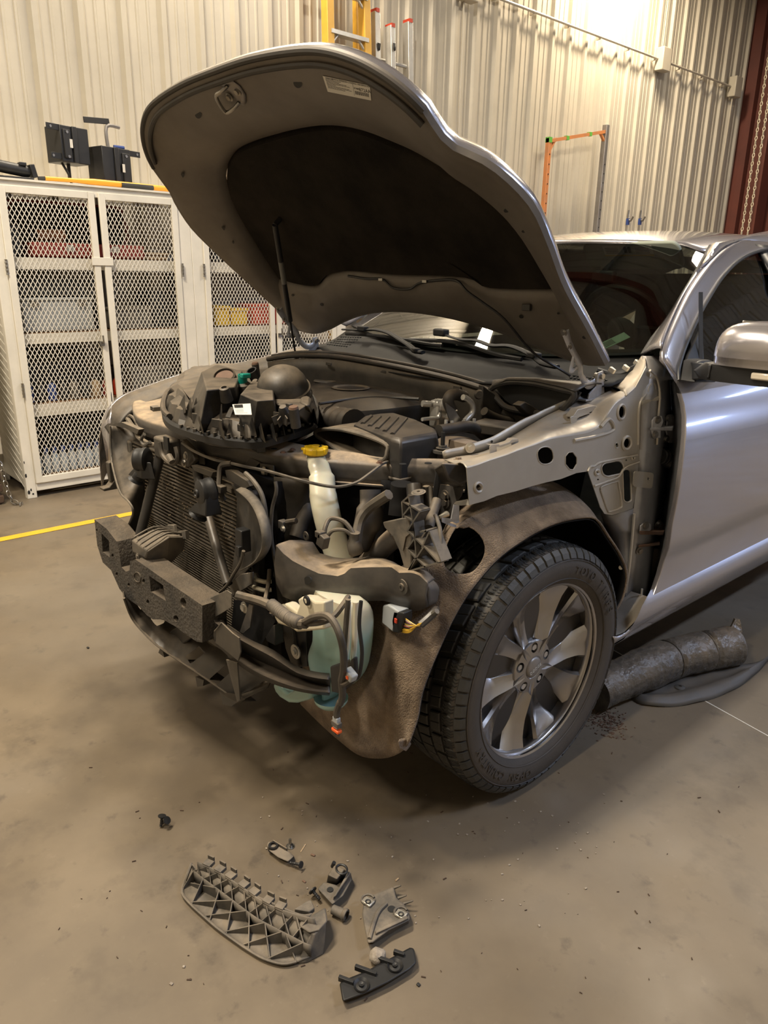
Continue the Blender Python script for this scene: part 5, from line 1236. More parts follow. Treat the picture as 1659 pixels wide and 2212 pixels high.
gr = [V(p.x+.115, p.y, p.z-.045) for p in FO[10:]]; b = B().sheet(loft(gr, [V(-.68, -.40, .965), V(-.66, -.1, .98), V(-.62, .15, 1.0), V(-.60, .40, 1.06)], 20, 4)); obj('gutter_panel', b, 'black', CAR, smooth=50, solid=.004)
# ------------------------------------------------------------------ scuttle, firewall, wipers
rows = []
def cw(x, y0, z0): return V(x, y0+.13*(abs(x)/.765)**2, z0+.04*(abs(x)/.765)**2)
rows = [[cw(lerp(-.77, .77, j/24), y, z) for j in range(25)] for y, z in ((.53, 1.19), (.48, 1.165), (.42, 1.135), (.36, 1.115), (.30, 1.105))]
CW = obj('scuttle_panel', B().sheet(rows), 'wiperblack', CAR, smooth=60, solid=.004)
for x0, x1, y0, y1 in ((-.74, -.60, .5, .42), (.60, .72, .42, .35)):
    b = B()
    for i in range(9):
        for j in range(5): c = V(lerp(x0, x1, i/8), lerp(y0, y1, j/4)-.0+.06, 0); c.z = interp([(.3, 1.105), (.36, 1.115), (.42, 1.135), (.48, 1.165), (.53, 1.19)], c.y-.13*(abs(c.x)/.765)**2)+.04*(abs(c.x)/.765)**2+.004; b.box(c, (.008, .007, .002))
    g = obj('scuttle_grille', b, 'ink', CW, smooth=0); g['kind'] = 'stuff'
seal = [at(578, 776, x=-.66), at(640, 768, x=-.55), at(720, 770, x=-.42), at(800, 782, x=-.22), at(880, 797, x=-.02), at(960, 815, x=.17), at(1020, 832, x=.30), at(1058, 846, x=.38), at(1080, 868, x=.43), at(1100, 884, x=.48), at(1130, 892, x=.55), at(1160, 898, x=.61), at(1190, 902, x=.66)]
obj('bonnet_seal', B().tube(seal, .014, 10, 5, flat=.75), 'seam', CAR)
obj('bonnet_seal_lip', B().tube([p+V(0, .022, .012) for p in seal[:9]], .007, 8, 5), 'seam', CAR)
rows = loft([p+V(0, .0, -.012) for p in smoothpath(seal, 3)], [V(p.x, p.y+.02, .93) for p in smoothpath(seal, 3)], 40, 5); obj('firewall_panel', B().sheet(rows), 'bdust', CAR, smooth=60, solid=.006)
rows = loft([p+V(0, .012, .0) for p in smoothpath(seal, 3)], [cw(x, .31, 1.105) for x in [lerp(-.7, .68, i/20) for i in range(21)]], 30, 4); obj('scuttle_trim', B().sheet(rows), 'black', CAR, smooth=60, solid=.004)
for px, py, x in ((715, 779, -.42), (833, 795, -.15), (993, 829, .24)): p = at(px, py, x=x); obj('seal_clip', B().box(p+V(0, -.012, -.012), (.035, .006, .012)), 'bdust', CAR, bevel=.002)
# cowl bin with the big open mouth behind the driver side rail
b = B().hull8(ats([(1065, 838), (1085, 880), (1170, 892), (1200, 900)], x=.50), ats([(1080, 818), (1130, 822), (1215, 838), (1245, 846)], x=.60)); 
mo = [at(a, c, y=.26) for a, c in ((1060, 842), (1095, 826), (1150, 828), (1215, 842), (1240, 850), (1228, 872), (1195, 896), (1160, 893), (1100, 882), (1078, 866))]
obj('cowl_bin', B().tube(mo, .010, 8, 4, closed=True), 'black', CAR); obj('cowl_bin_opening', B().prism([p+V(0, .03, 0) for p in mo], (0, .01, 0)), 'ink', CAR)
rows = loft([at(1062, 836, y=.25), at(1095, 820, y=.25), at(1150, 822, y=.25), at(1215, 836, y=.25), at(1243, 846, y=.25)], [cw(x, .33, 1.11) for x in (.36, .46, .56, .66, .74)], 16, 4, lambda t, s: V(0, 0, .012*math.sin(PI*t))); obj('cowl_cover', B().sheet(rows), 'black', CAR, smooth=60, solid=.004)
# brake master and reservoir corner
b = B().prism(ats([(1122, 876), (1135, 868), (1150, 876), (1178, 897), (1188, 900), (1168, 906), (1140, 895)], x=.62), (-.03, 0, 0)); obj('bracket_end', b, 'bdust', CAR, bevel=.003)
# wipers
def wiper(px, blade, name='wiper_arm'):
    pts = px; 
    a = obj(name, B().tube(pts, [.008, .010, .012, .013, .013, .014, .016, .013], 8, 5, flat=.55, up=(0, 0, 1)), 'wiperblack', CAR, smooth=50)
    return a
def wsx(px, py, lift=.0):
    best = None
    for i in range(71):
        x = -.72+1.44*i/70
        for j in range(40):
            q = wsp(x, -.25+j/40*1.1); d = (q-CAM); k = d.dot(FWD); e_ = (d.dot(RIGHT)/k*F+829.5-px)**2+(1106-d.dot(UP)/k*F-py)**2
            if best is None or e_ < best[0]: best = (e_, q)
    return best[1]+V(0, -.5, .86)*lift
a1 = [wsx(*p, .03) for p in ((748, 721), (790, 722), (815, 728), (845, 737), (870, 748), (890, 760), (908, 770), (922, 775))]
w1 = wiper(a1, None); obj('wiper_head', B().box(a1[1]+V(0, -.005, .006), (.05, .03, .022)), 'wiperblack', w1, bevel=.004)
obj('wiper_blade', B().tube([wsx(*p, .012) for p in ((752, 724), (800, 730), (860, 738), (920, 745), (960, 748))], .007, 6, 4), 'wiperblack', w1)
obj('wiper_knuckle', B().box(a1[6]+V(0, -.0, .002), (.05, .03, .02), Matrix.Rotation(-.5, 3, 'Z')), 'wiperblack', w1, bevel=.006)
a2 = [wsx(*p, .03) for p in ((958, 735), (995, 748), (1030, 752), (1070, 758), (1110, 768), (1150, 785), (1180, 800), (1205, 812))]
w2_ = wiper(a2, None); obj('wiper_head', B().box(a2[0]+V(.01, -.005, .004), (.06, .035, .028)), 'wiperblack', w2_, bevel=.006)
obj('wiper_blade', B().tube([wsx(*p, .012) for p in ((880, 742), (940, 745), (1000, 752), (1070, 770), (1130, 783))], .008, 6, 4), 'wiperblack', w2_)
obj('wiper_knuckle', B().box(a2[5]+V(.01, 0, .0), (.06, .035, .022), Matrix.Rotation(-.4, 3, 'Z')), 'wiperblack', w2_, bevel=.006)
# clips along the scuttle corner by the near hinge
for px, py in ((1322, 800), (1352, 795), (1376, 784)): obj('trim_clip', B().box(at(px, py, x=.76), (.02, .012, .016), Matrix.Rotation(.5, 3, 'Y')), 'screen', CAR, bevel=.002)
obj('screen_edge_trim', B().tube([at(a, c, x=x) for a, c, x in ((1290, 800, .66), (1320, 808, .70), (1350, 804, .74), (1376, 790, .76), (1392, 772, .77))], .010, 8, 4), 'blackc', CAR)

# ------------------------------------------------------------------ engine
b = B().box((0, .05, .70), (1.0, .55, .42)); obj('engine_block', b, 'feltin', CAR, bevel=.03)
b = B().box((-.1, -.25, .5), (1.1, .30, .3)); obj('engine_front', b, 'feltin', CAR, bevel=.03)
ZE = 1.02
top_px = [(655, 836), (690, 822), (740, 818), (800, 824), (860, 834), (912, 846), (936, 858), (920, 870), (860, 878), (800, 884), (740, 886), (700, 880), (668, 862)]
tp = smoothpath([at(a, c, z=ZE) for a, c in top_px], 3, True)
c0 = sum(tp, V(0, 0, 0))/len(tp); b = B(); R = []
for s, dz in ((1.02, -.12), (1.02, -.02), (1.0, -.004), (.96, 0), (.86, .012), (.6, .02), (.3, .02)): R.append([c0.lerp(p, s)+V(0, 0, dz) for p in tp])
ringsheet(b, R); b.f.append(tuple(range(len(b.v)-len(tp), len(b.v)))); EC = obj('engine_cover', b, 'black', CAR, smooth=50)
obj('cover_recess', B().lathe([(.075, .004), (.07, .006), (.05, -.006), (0, -.010)], at(758, 839, z=ZE+.02), (0, 0, 1), 30), 'bdust', EC)
obj('cover_logo', B().lathe([(.05, .0), (.046, .004), (.02, .004), (0, .003)], at(703, 823, z=ZE+.018), (0, 0, 1), 24), 'greyp', EC)
obj('cover_ridge', B().tube([at(a, c, z=ZE+.018) for a, c in ((690, 872), (760, 862), (830, 858), (905, 862))], .006, 8, 4), 'black', EC)
obj('dipstick_tag', B().box(at(688, 805, y=.30), (.010, .008, .03)), 'yellow', CAR)
# air box: ribbed lid on a deep tub
ZA = 1.045
lid = [at(a, c, z=ZA) for a, c in ((765, 912), (785, 897), (820, 892), (852, 890), (900, 905), (942, 924), (946, 934), (866, 948), (845, 944))]
lb = [V(p.x, p.y, ZA-.055) for p in lid]; c0 = sum(lid, V(0, 0, 0))/len(lid)
b = B(); R = [[c0.lerp(p, 1.03)+V(0, 0, -.16) for p in lid], [c0.lerp(p, 1.03)+V(0, 0, -.03) for p in lid], [c0.lerp(p, 1.0)+V(0, 0, -.008) for p in lid], [c0.lerp(p, .93) for p in lid]]
ringsheet(b, R); b.f.append(tuple(range(len(b.v)-len(lid), len(b.v)))); AB = obj('air_box', b, 'black', CAR, smooth=30, bevel=.006)
for k in range(5):
    u = .14+k*.17; a = lid[0].lerp(lid[8], .15).lerp(lid[5].lerp(lid[6], .5), u); c = lid[2].lerp(lid[3], .2).lerp(lid[4], u)
for k in range(5):
    t = (k+.6)/5.6
    p = lid[1].lerp(lid[4], t)*.92+c0*.08; q = lid[0].lerp(lid[7], t)*.90+c0*.10; p = V(p.x, p.y, ZA+.001); q = V(q.x, q.y, ZA+.001)
    obj('lid_rib', B().tube([p, q], .0065, 8, flat=.7), 'black', AB)
b = B(); R = [[c0.lerp(p, 1.06)+V(0, 0, d) for p in lid] for d in (-.118, -.108)]; ringsheet(b, R); obj('air_box_seam', b, 'bdust', AB, solid=.004)
obj('lid_catch', B().lathe([(0, 0), (.02, 0), (.02, .018), (.014, .026), (0, .026)], at(869, 980, x=.56), (0, 0, 1), 10), 'greyp', AB)
# snorkel mouth in front of the air box
mo = [at(a, c, y=-.30) for a, c in ((684, 938), (694, 930), (730, 930), (780, 942), (826, 960), (832, 975), (828, 991), (800, 990), (770, 985), (735, 972), (708, 955))]
mo = [V(p.x, p.y+(p.z-1.0)*.25, p.z) for p in mo]; mi = [p+V(-.0, .10, -.02) for p in mo]
b = B(); mm = smoothpath(mo, 3, True); mi = smoothpath(mi, 3, True); cc = sum(mm, V(0, 0, 0))/len(mm)
ringsheet(b, [[cc.lerp(p, 1.05) for p in mm], [cc.lerp(p, 1.10)+V(0, .008, 0) for p in mm], [cc.lerp(p, 1.06)+V(-.02, .10, -.0) for p in mm], [cc.lerp(p, .9)+V(-.05, .2, .0) for p in mm]]); SN = obj('air_intake', b, 'bdust', CAR, smooth=60, solid=.003)
obj('intake_lip', B().tube([cc.lerp(p, 1.05) for p in mm], .006, 8, closed=True), 'greyp', SN)
b = B().add([cc.lerp(p, .92)+V(-.03, .12, 0) for p in mm], [tuple(range(len(mm)))]); obj('intake_throat', b, 'ink', SN, smooth=0)
# corrugated intake hose left of the air box
pts = smoothpath([at(695, 905, y=-.05), at(725, 908, y=-.06), at(765, 915, y=-.08)], 12); obj('intake_hose', B().tube(pts, [.045+.004*math.cos(i*1.6) for i in range(len(pts))], 20), 'seam', CAR)
# strut tower dome, near side
b = B().lathe([(.0, .0), (.05, -.002), (.085, -.02), (.11, -.05), (.12, -.10)], at(985, 948, x=.52), (0, 0, 1), 36); ST = obj('strut_tower', b, 'dome', CAR, smooth=60)
b = B().box(at(1000, 962, x=.60), (.07, .05, .03)); obj('tower_bracket', b, 'dome', ST, bevel=.002)
p = at(956, 968, x=.62); obj('stud_mount', B().disc(p-V(0, 0, .012), (0, 0, 1), .028, .008, 20), 'greyp', ST); obj('threaded_stud', B().tube([p, p+V(0, 0, .045)], .006, 8), 'blackc', ST); obj('bolt', B().bolt(p, (0, 0, 1), .012, .008), 'greyp', ST)
# refrigerant fittings, pipes and hoses
F0 = at(945, 892, x=.42)
FT = obj('pipe_fitting', B().box(F0, (.035, .05, .085), Matrix.Rotation(.3, 3, 'Z')), 'alu', CAR, bevel=.008)
for px, py in ((938, 872), (948, 893)):
    p = at(px, py, x=.42); q = at(px+38, py+6, x=.46); obj('pipe_union', B().tube([p, p.lerp(q, .35), p.lerp(q, .4), q], [.016, .016, .020, .020], 14), 'alu', FT)
p = at(912, 872, x=.41); obj('service_port', B().tube([p, at(930, 873, x=.42)], .010, 10), 'alu', FT)
obj('fitting_plate', B().prism(ats([(962, 870), (980, 884), (994, 905), (990, 918), (972, 914), (964, 890)], x=.50), (.003, 0, 0)), 'steel', FT)
obj('metal_pipe', B().tube([at(a, c, x=.52) for a, c in ((1000, 858), (1010, 862), (1020, 874), (1020, 892), (1006, 908), (996, 925))], .009, 10, 5), 'alu', CAR)
obj('metal_pipe', B().tube([at(a, c, x=.44) for a, c in ((912, 906), (930, 904), (945, 903), (950, 892))], .006, 8, 4), 'alu', CAR)
obj('rubber_hose', B().tube([at(a, c, x=.48) for a, c in ((1003, 857), (985, 852), (972, 856), (968, 868), (975, 885))], .018, 12, 5), 'seam', CAR)
obj('coolant_hose', B().tube([at(a, c, x=.56) for a, c in ((948, 930), (975, 926), (1010, 921), (1030, 928), (1048, 942), (1075, 948))], .017, 12, 5), 'seam', CAR)
for px, py in ((963, 918), (976, 920), (1003, 915), (1024, 915)): p = at(px, py, x=.55); obj('stud', B().tube([p-V(0, 0, .02), p+V(0, 0, .015)], .005, 8), 'alu', CAR)
obj('side_duct', B().tube([at(a, c, x=.50) for a, c in ((1046, 888), (1062, 898), (1090, 908), (1140, 915))], .014, 10, 4), 'bdust', CAR)
b = B().box(at(1080, 925, x=.60), (.16, .10, .03), Matrix.Rotation(.25, 3, 'Z')); obj('bay_tray', b, 'bdust', CAR, bevel=.004)
b = B().prism(ats([(1033, 830), (1060, 850), (1078, 880), (1060, 925), (1030, 912)], x=.44), (.02, 0, 0)); obj('firewall_bracket', b, 'bdust', CAR, bevel=.004)
obj('grommet', B().lathe([(.004, .01), (.012, .01), (.016, 0)], at(1034, 852, x=.47), (1, -.6, 0), 14), 'bdust', CAR)
# ------------------------------------------------------------------ radiator support (tie bar)
tf = [(1008, 1014), (960, 1009), (900, 1006), (830, 1004), (760, 999), (700, 995), (640, 989), (600, 983), (560, 975), (520, 964), (470, 950), (430, 943), (390, 930), (350, 918), (312, 906), (292, 892), (288, 872)]
tb_ = [(985, 993), (940, 992), (890, 991), (830, 989), (770, 979), (710, 971), (655, 962), (610, 952), (570, 940), (530, 925), (490, 912), (450, 900), (415, 885), (385, 870), (350, 855), (320, 846), (300, 848)]
TF = [at(a, c, z=.968) for a, c in tf]; TB = [at(a, c, z=.985) for a, c in tb_]
TFs, TBs = smoothpath(TF, 4), smoothpath(TB, 4)
rows = loft(TFs, TBs, 80, 7, lambda t, s: V(0, 0, .004*math.sin(PI*t)*math.sin(s*40)))
low = [p+V(0, .004, -.05-.0*i) for i, p in enumerate(TFs)]
fr = loft([p+V(0, .0, -.058) for p in TFs], [p+V(0, -.004, -.006) for p in TFs], 80, 4)
SUP = obj('radiator_support', B().sheet(fr+rows), 'bdust2', CAR, smooth=60, solid=.004)
obj('support_flange', B().tube([p+V(0, -.003, -.060) for p in TFs[:44]], .0045, 6), 'bdust2', SUP)
for px, py in ((592, 970), (632, 972), (612, 978), (445, 925), (515, 944), (870, 1003), (925, 1001), (820, 1000)):
    p = at(px, py, z=.980); obj('support_hole' if px in (592, 445, 870, 925) else 'bolt', B().disc(p, (0, 0, 1), .010, .0015, 14) if px in (592, 445, 870, 925) else B().bolt(p, (0, 0, 1), .006, .005), 'ink' if px in (592, 445, 870, 925) else 'rust', SUP)
def gridclip(px, py, z=.985):
    p = at(px, py, z=z); R = Matrix.Rotation(-.15, 3, 'Z'); g = obj('fir_clip', B().box(p+V(0, 0, .009), (.040, .026, .017), R), 'greyp', SUP, bevel=.001)
    h = B()
    for i in range(4):
        for j in range(2): h.box(p+R @ V(-.014+i*.0092, -.0135, .005+j*.008), (.006, .001, .0055), R)
    k = obj('clip_cell', h, 'ink', g, smooth=0); k['kind'] = 'stuff'
gridclip(559, 975, .972); gridclip(858, 996, .975); gridclip(338, 842, .985); gridclip(336, 888, .975)
# warning label on the bar
lb_ = [at(a, c, z=.9765) for a, c in ((386, 937), (410, 934), (448, 949), (424, 953))]; obj('bar_label', B().prism(lb_, (0, 0, .0012)), 'paper', SUP, smooth=0)
obj('bar_label_stripe', B().prism([lb_[0].lerp(lb_[1], .1)+V(0, 0, .0014), lb_[1]+V(0, 0, .0014), lb_[1].lerp(lb_[2], .4)+V(0, 0, .0014), lb_[0].lerp(lb_[3], .4)+V(0, 0, .0014)], (0, 0, .0004)), 'ylabel', SUP, smooth=0)
# raised pressing in the middle
c = at(470, 950, z=.975); obj('bar_pressing', B().tube([at(a, c_, z=.972) for a, c_ in ((430, 938), (450, 955), (480, 962), (520, 965), (540, 960))], .013, 10, 5, flat=.5), 'bdust2', SUP)
# mounting plates on the front face
for pts in ([(520, 986), (545, 990), (562, 1000), (562, 1012), (545, 1012), (520, 1000)], [(560, 1000), (590, 1006), (592, 1030), (584, 1040), (560, 1034), (540, 1020)], [(430, 975), (440, 978), (442, 1004), (430, 1002)]):
    q = obj('mount_plate', B().prism(ats(pts, y=-.50+(.0 if pts[0][0] > 500 else -.04)), (0, .004, 0)), 'bdust', SUP, bevel=.001)
obj('bolt', B().bolt(at(572, 1020, y=-.505), (0, -1, 0), .010, .007), 'steel', SUP)
# black end block joining the silver rail
b = B().hull8(ats([(935, 1012), (1008, 1012), (1006, 1046), (985, 1054), (955, 1044)], x=.74), ats([(955, 998), (1010, 1002), (1010, 1040), (992, 1048), (968, 1036)], x=.80)); obj('support_end', b, 'bdust2', SUP, bevel=.006)
b = B().plate(ats([(940, 1045), (1000, 1052), (996, 1070), (978, 1095), (972, 1125), (953, 1122), (950, 1090), (940, 1078)], y=-.23), [], (0, .004, 0)); EP = obj('end_plate', b, 'bdust2', SUP)
for px, py in ((961, 1071), (962, 1085)): obj('bolt', B().bolt(at(px, py, y=-.235), (0, -1, 0), .010, .008), 'bdust', EP)
p = at(966, 1110, y=-.235); obj('guide_pin', B().tube([p, p+V(.0, -.03, -.004)], [.009, .005], 10), 'screen', EP)

# ------------------------------------------------------------------ condenser and radiator
YC_ = -.56
cz0, cz1 = .33, .875; cx0, cx1 = -.56, .27
b = B().box(((cx0+cx1)/2, YC_+.03, (cz0+cz1)/2), (cx1-cx0, .03, cz1-cz0)); z = cz0+.006; i = 0
CD = obj('condenser', b, 'rad', CAR)
b = B()
while z < cz1: b.box(((cx0+cx1)/2, YC_+.010, z), (cx1-cx0-.03, .010, .0042 if z > .62 else .0026)); z += .0125 if z > .62 else .0092
t_ = obj('condenser_tube', b, 'fin', CD, smooth=0); t_['kind'] = 'stuff'
b = B().box((cx1+.005, YC_+.015, (cz0+cz1)/2), (.03, .04, cz1-cz0)); obj('condenser_tank', b, 'bdust', CD, bevel=.01); b = B().box((cx0-.005, YC_+.015, (cz0+cz1)/2), (.03, .04, cz1-cz0)); obj('condenser_tank', b, 'bdust', CD, bevel=.01)
b = B().prism(ats([(408, 1008), (500, 1058), (500, 1066), (408, 1016)], y=YC_-.004), (0, .01, 0)); obj('condenser_rail', b, 'greyp', CD)
b = B()
for i in range(170):
    x = random.uniform(cx0+.1, cx1-.05); z = random.gauss(.72, .07); 
    if cz0 < z < cz1: b.box((x, YC_+.004, z), (random.uniform(.001, .0035), .002, random.uniform(.001, .003)))
k = obj('debris', b, 'cardb', CD, smooth=0); k['kind'] = 'stuff'
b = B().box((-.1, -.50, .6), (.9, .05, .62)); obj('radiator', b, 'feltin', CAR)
# shrouds at the sides
ll = [at(a, c, y=y) for a, c, y in ((238, 920, -.60), (240, 985, -.61), (250, 1035, -.64), (262, 1068, -.66), (278, 1084, -.68), (288, 1105, -.68), (277, 1135, -.68), (262, 1165, -.70), (258, 1200, -.70))]
lr = [at(a, c, y=y) for a, c, y in ((298, 924, -.50), (312, 985, -.56), (312, 1030, -.57), (312, 1060, -.57), (312, 1090, -.57), (314, 1120, -.57), (318, 1150, -.57), (312, 1180, -.58), (306, 1210, -.60))]
rows = loft(smoothpath(ll, 4), smoothpath(lr, 4), 34, 10, lambda t, s: V(0, .02*math.sin(PI*t)*math.sin(PI*s*2), .0))
FS = obj('air_shroud', B().sheet(rows), 'hlamp', CAR, smooth=60, solid=.004, label='far side air shroud'); obj('shroud_lip', B().tube(smoothpath(ll, 4), .004, 6), 'greyp', FS)
b = B().prism(ats([(240, 918), (262, 912), (300, 928), (296, 938), (270, 925)], y=-.58), (0, .02, 0)); obj('shroud_flange', b, 'bdust', FS)
nl = [at(a, c, y=-.575) for a, c in ((500, 1045), (512, 1075), (512, 1110), (511, 1150), (508, 1190), (503, 1225), (497, 1262))]
nr_ = [at(a, c, y=y) for a, c, y in ((528, 1052, -.58), (553, 1072, -.62), (572, 1100, -.65), (584, 1140, -.66), (585, 1175, -.66), (568, 1205, -.65), (536, 1224, -.62))]
rows = loft(smoothpath(nl, 4), smoothpath(nr_, 4), 30, 10, lambda t, s: V(0, .015*math.sin(PI*t), 0))
NSH = obj('air_shroud', B().sheet(rows), 'hlamp', CAR, smooth=60, solid=.004, label='near side air shroud with a dusty curled lip')
nr2 = [p+V(.012, -.035, .0) for p in nr_]; rows = loft(smoothpath(nr_, 4), smoothpath(nr2, 4), 30, 4, lambda t, s: V(.01*math.sin(PI*t), 0, .006*math.sin(PI*t))); obj('shroud_lip', B().sheet(rows), 'greyp', NSH, smooth=60, solid=.003)
b = B().prism(ats([(486, 1016), (500, 1018), (534, 1040), (540, 1050), (528, 1056), (490, 1034)], y=-.60), (0, .02, 0)); obj('shroud_flange', b, 'bdust', NSH)
b = B().box(at(525, 1166, y=-.63), (.035, .03, .065)); cn = obj('fan_connector', b, 'blackc', NSH, bevel=.003); obj('connector_tab', B().box(at(519, 1190, y=-.645), (.018, .02, .03)), 'blackc', cn, bevel=.002)
# side air deflector behind the shroud, dark panel and column
rows = [[at(592, 1030, y=-.52), at(650, 1035, y=-.47), at(700, 1040, y=-.40)], [at(592, 1100, y=-.52), at(650, 1100, y=-.46), at(690, 1110, y=-.40)], [at(594, 1180, y=-.53), at(640, 1170, y=-.47), at(680, 1180, y=-.40)]]
obj('side_deflector', B().sheet(dens(rows, 3)), 'bdust', CAR, smooth=60, solid=.005)
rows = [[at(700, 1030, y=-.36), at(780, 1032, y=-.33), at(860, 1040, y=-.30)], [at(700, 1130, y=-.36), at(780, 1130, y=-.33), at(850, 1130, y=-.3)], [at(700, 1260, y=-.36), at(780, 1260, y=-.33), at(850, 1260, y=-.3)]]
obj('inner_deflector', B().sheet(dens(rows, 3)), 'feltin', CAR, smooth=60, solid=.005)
b = B().prism([at(a, c, y=-.57) for a, c in ((590, 1190), (606, 1195), (612, 1250), (622, 1310), (636, 1400), (644, 1440), (632, 1445), (616, 1400), (600, 1300), (592, 1240))], (0, .05, 0)); COLM = obj('support_column', b, 'bdust', CAR, bevel=.003)
obj('bolt', B().bolt(at(597, 1242, y=-.575), (0, -1, 0), .008, .006), 'blackc', COLM); p = at(602, 1362, y=-.58); obj('push_clip', B().disc(p, (0, -1, 0), .018, .010, 8), 'bdust', COLM)
b = B().prism(ats([(622, 1350), (660, 1350), (664, 1440), (636, 1442)], y=-.56), (0, .03, 0)); BX = obj('black_channel', b, 'blackc', COLM, bevel=.002)
p = at(640, 1407, y=-.575); obj('washer', B().disc(p, (0, -1, 0), .021, .004, 24), 'alu', BX); obj('bolt', B().bolt(p+V(0, -.004, 0), (0, -1, 0), .008, .007), 'alu', BX)
# latch assembly in the middle
b = B().box(at(362, 968, y=-.60), (.10, .05, .07)); LA = obj('latch_body', b, 'bdust', CAR, bevel=.008)
b = B().tube(ats([(345, 955), (352, 985), (372, 1002), (384, 990), (380, 965)], y=-.63), .008, 8, 4); obj('latch_claw', b, 'bdust', LA); obj('latch_throat', B().box(at(360, 958, y=-.632), (.030, .006, .04)), 'ink', LA)
b = B().prism(ats([(372, 955), (392, 950), (412, 970), (420, 995), (405, 1010), (384, 1002)], y=-.58), (0, .02, 0)); obj('latch_bracket', b, 'bdust', LA, bevel=.004)
for px, py in ((403, 985), (398, 1000)): obj('bolt', B().bolt(at(px, py, y=-.60), (0, -1, 0), .009, .007), 'steel', LA)
obj('grey_plug', B().tube(ats([(364, 984), (372, 998)], y=-.65), .010, 8), 'greyp', LA)
b = B().prism(ats([(412, 1005), (440, 1012), (460, 1020), (455, 1032), (420, 1018)], y=-.60), (0, .02, 0)); obj('latch_foot', b, 'bdust', LA, bevel=.002)
# diagonal braces
obj('brace_rod', B().tube([at(348, 975, y=-.60), at(302, 1158, y=-.68)], .0165, 12), 'black', CAR)
obj('brace_rod', B().tube([at(425, 1012, y=-.58), at(432, 1050, y=-.58), at(470, 1190, y=-.64), at(492, 1262, y=-.66)], .0145, 12, 4), 'black', CAR)
# horns
def horn(c, ax, s, cpx):
    h = obj('horn', B().lathe([(0, .0), (.022, 0), (.036, .006), (.038, .014), (.036, .022), (.040, .030), (.040, .042), (.03, .05), (0, .05)], c, ax, 32), 'blackc', CAR, smooth=45)
    a = Vector(ax).normalized(); obj('horn_centre', B().lathe([(.013, -.001), (.012, -.006), (.007, -.006), (.006, -.003), (0, -.003)], c, ax, 18), 'blackc', h)
    b = B().tube([c+a*.022+V(-.02, 0, -.02), c+a*.022+V(-.018, 0, -.05), c+a*.022+V(-.03, -.01, -.075)], [.012, .02, .03], 12, 3, flat=.8); b2 = obj('horn_trumpet', b, 'blackc', h)
    b = B().hull8([c+a*k+V(*q) for k, q in ((.0, (-.055, -.01, -.062)), (.045, (-.055, -.01, -.062)), (.05, (.042, 0, -.058)), (.0, (.042, 0, -.058)))], [c+a*k+V(*q) for k, q in ((.004, (-.036, 0, -.045)), (.04, (-.036, 0, -.045)), (.04, (.036, 0, -.0)), (.004, (.036, 0, 0)))]); obj('horn_mouth', b, 'blackc', h, bevel=.004)
    return h
horn(at(426, 1066, y=-.70), V(.12, 1, .0), 1, None); horn(at(291, 992, y=-.67), V(.75, .65, .0), 1, None)
obj('horn_bracket', B().bar(at(448, 1060, y=-.62), at(462, 1095, y=-.60), .02, .004), 'bdust', CAR)
# release cable and harness along the bar
obj('release_cable', B().tube([at(a, c, y=y) for a, c, y in ((394, 957, -.60), (420, 975, -.60), (460, 992, -.59), (500, 1001, -.585), (530, 1008, -.58), (580, 1018, -.56), (640, 1035, -.54), (700, 1049, -.50), (735, 1051, -.46), (770, 1042, -.42), (800, 1022, -.38), (826, 1002, -.33), (838, 998, -.30))], .0045, 6, 5), 'greyp', CAR)
obj('front_harness', B().tube([at(a, c, y=y) for a, c, y in ((276, 905, -.52), (282, 915, -.55), (293, 930, -.56), (300, 945, -.57), (320, 958, -.58), (338, 962, -.59))], .009, 8, 4), 'bdust', CAR)
obj('front_harness', B().tube([at(a, c, y=y) for a, c, y in ((276, 905, -.52), (280, 898, -.52), (290, 905, -.52), (300, 925, -.54), (312, 944, -.56))], .006, 8, 4), 'bdust', CAR)
obj('harness_clip', B().tube(ats([(312, 938), (305, 950), (312, 962), (324, 955)], y=-.60), .006, 6, 3), 'greyp', CAR)
obj('drop_harness', B().tube([at(a, c, y=y) for a, c, y in ((500, 1001, -.585), (478, 1006, -.60), (474, 1030, -.61), (474, 1058, -.62), (484, 1080, -.61))], .008, 8, 4), 'bdust', CAR)
obj('harness_plug', B().box(at(478, 1056, y=-.62), (.03, .02, .02)), 'bdust', CAR, bevel=.002)
obj('side_cable', B().tube([at(a, c, y=-.60) for a, c in ((530, 1022), (548, 1040), (564, 1065), (572, 1095), (575, 1125))], .0065, 8, 5), 'greyp', CAR)
obj('side_cable', B().tube([at(a, c, y=-.60) for a, c in ((595, 1040), (597, 1062), (588, 1100), (586, 1150), (592, 1200), (602, 1260))], .0048, 8, 5), 'greyp', CAR)
obj('shroud_cable', B().tube([at(a, c, y=-.67) for a, c in ((526, 1190), (520, 1215), (505, 1240), (490, 1265), (472, 1282))], .0048, 8, 5), 'bdust', CAR)
# small sensor on the dark panel
sn = obj('air_sensor', B().box(at(612, 1133, y=-.545), (.024, .02, .024)), 'greyp', CAR, bevel=.002); obj('sensor_bolt', B().bolt(at(612, 1142, y=-.56), (0, -1, 0), .006, .006), 'screen', sn); obj('sensor_plug', B().tube([at(620, 1128, y=-.54), at(640, 1125, y=-.53)], .008, 8), 'bdust', sn)
obj('duct_hose', B().tube([at(a, c, y=y) for a, c, y in ((660, 1040, -.42), (656, 1070, -.43), (662, 1100, -.44), (650, 1130, -.46), (640, 1160, -.48))], .022, 12, 5), 'bdust', CAR)
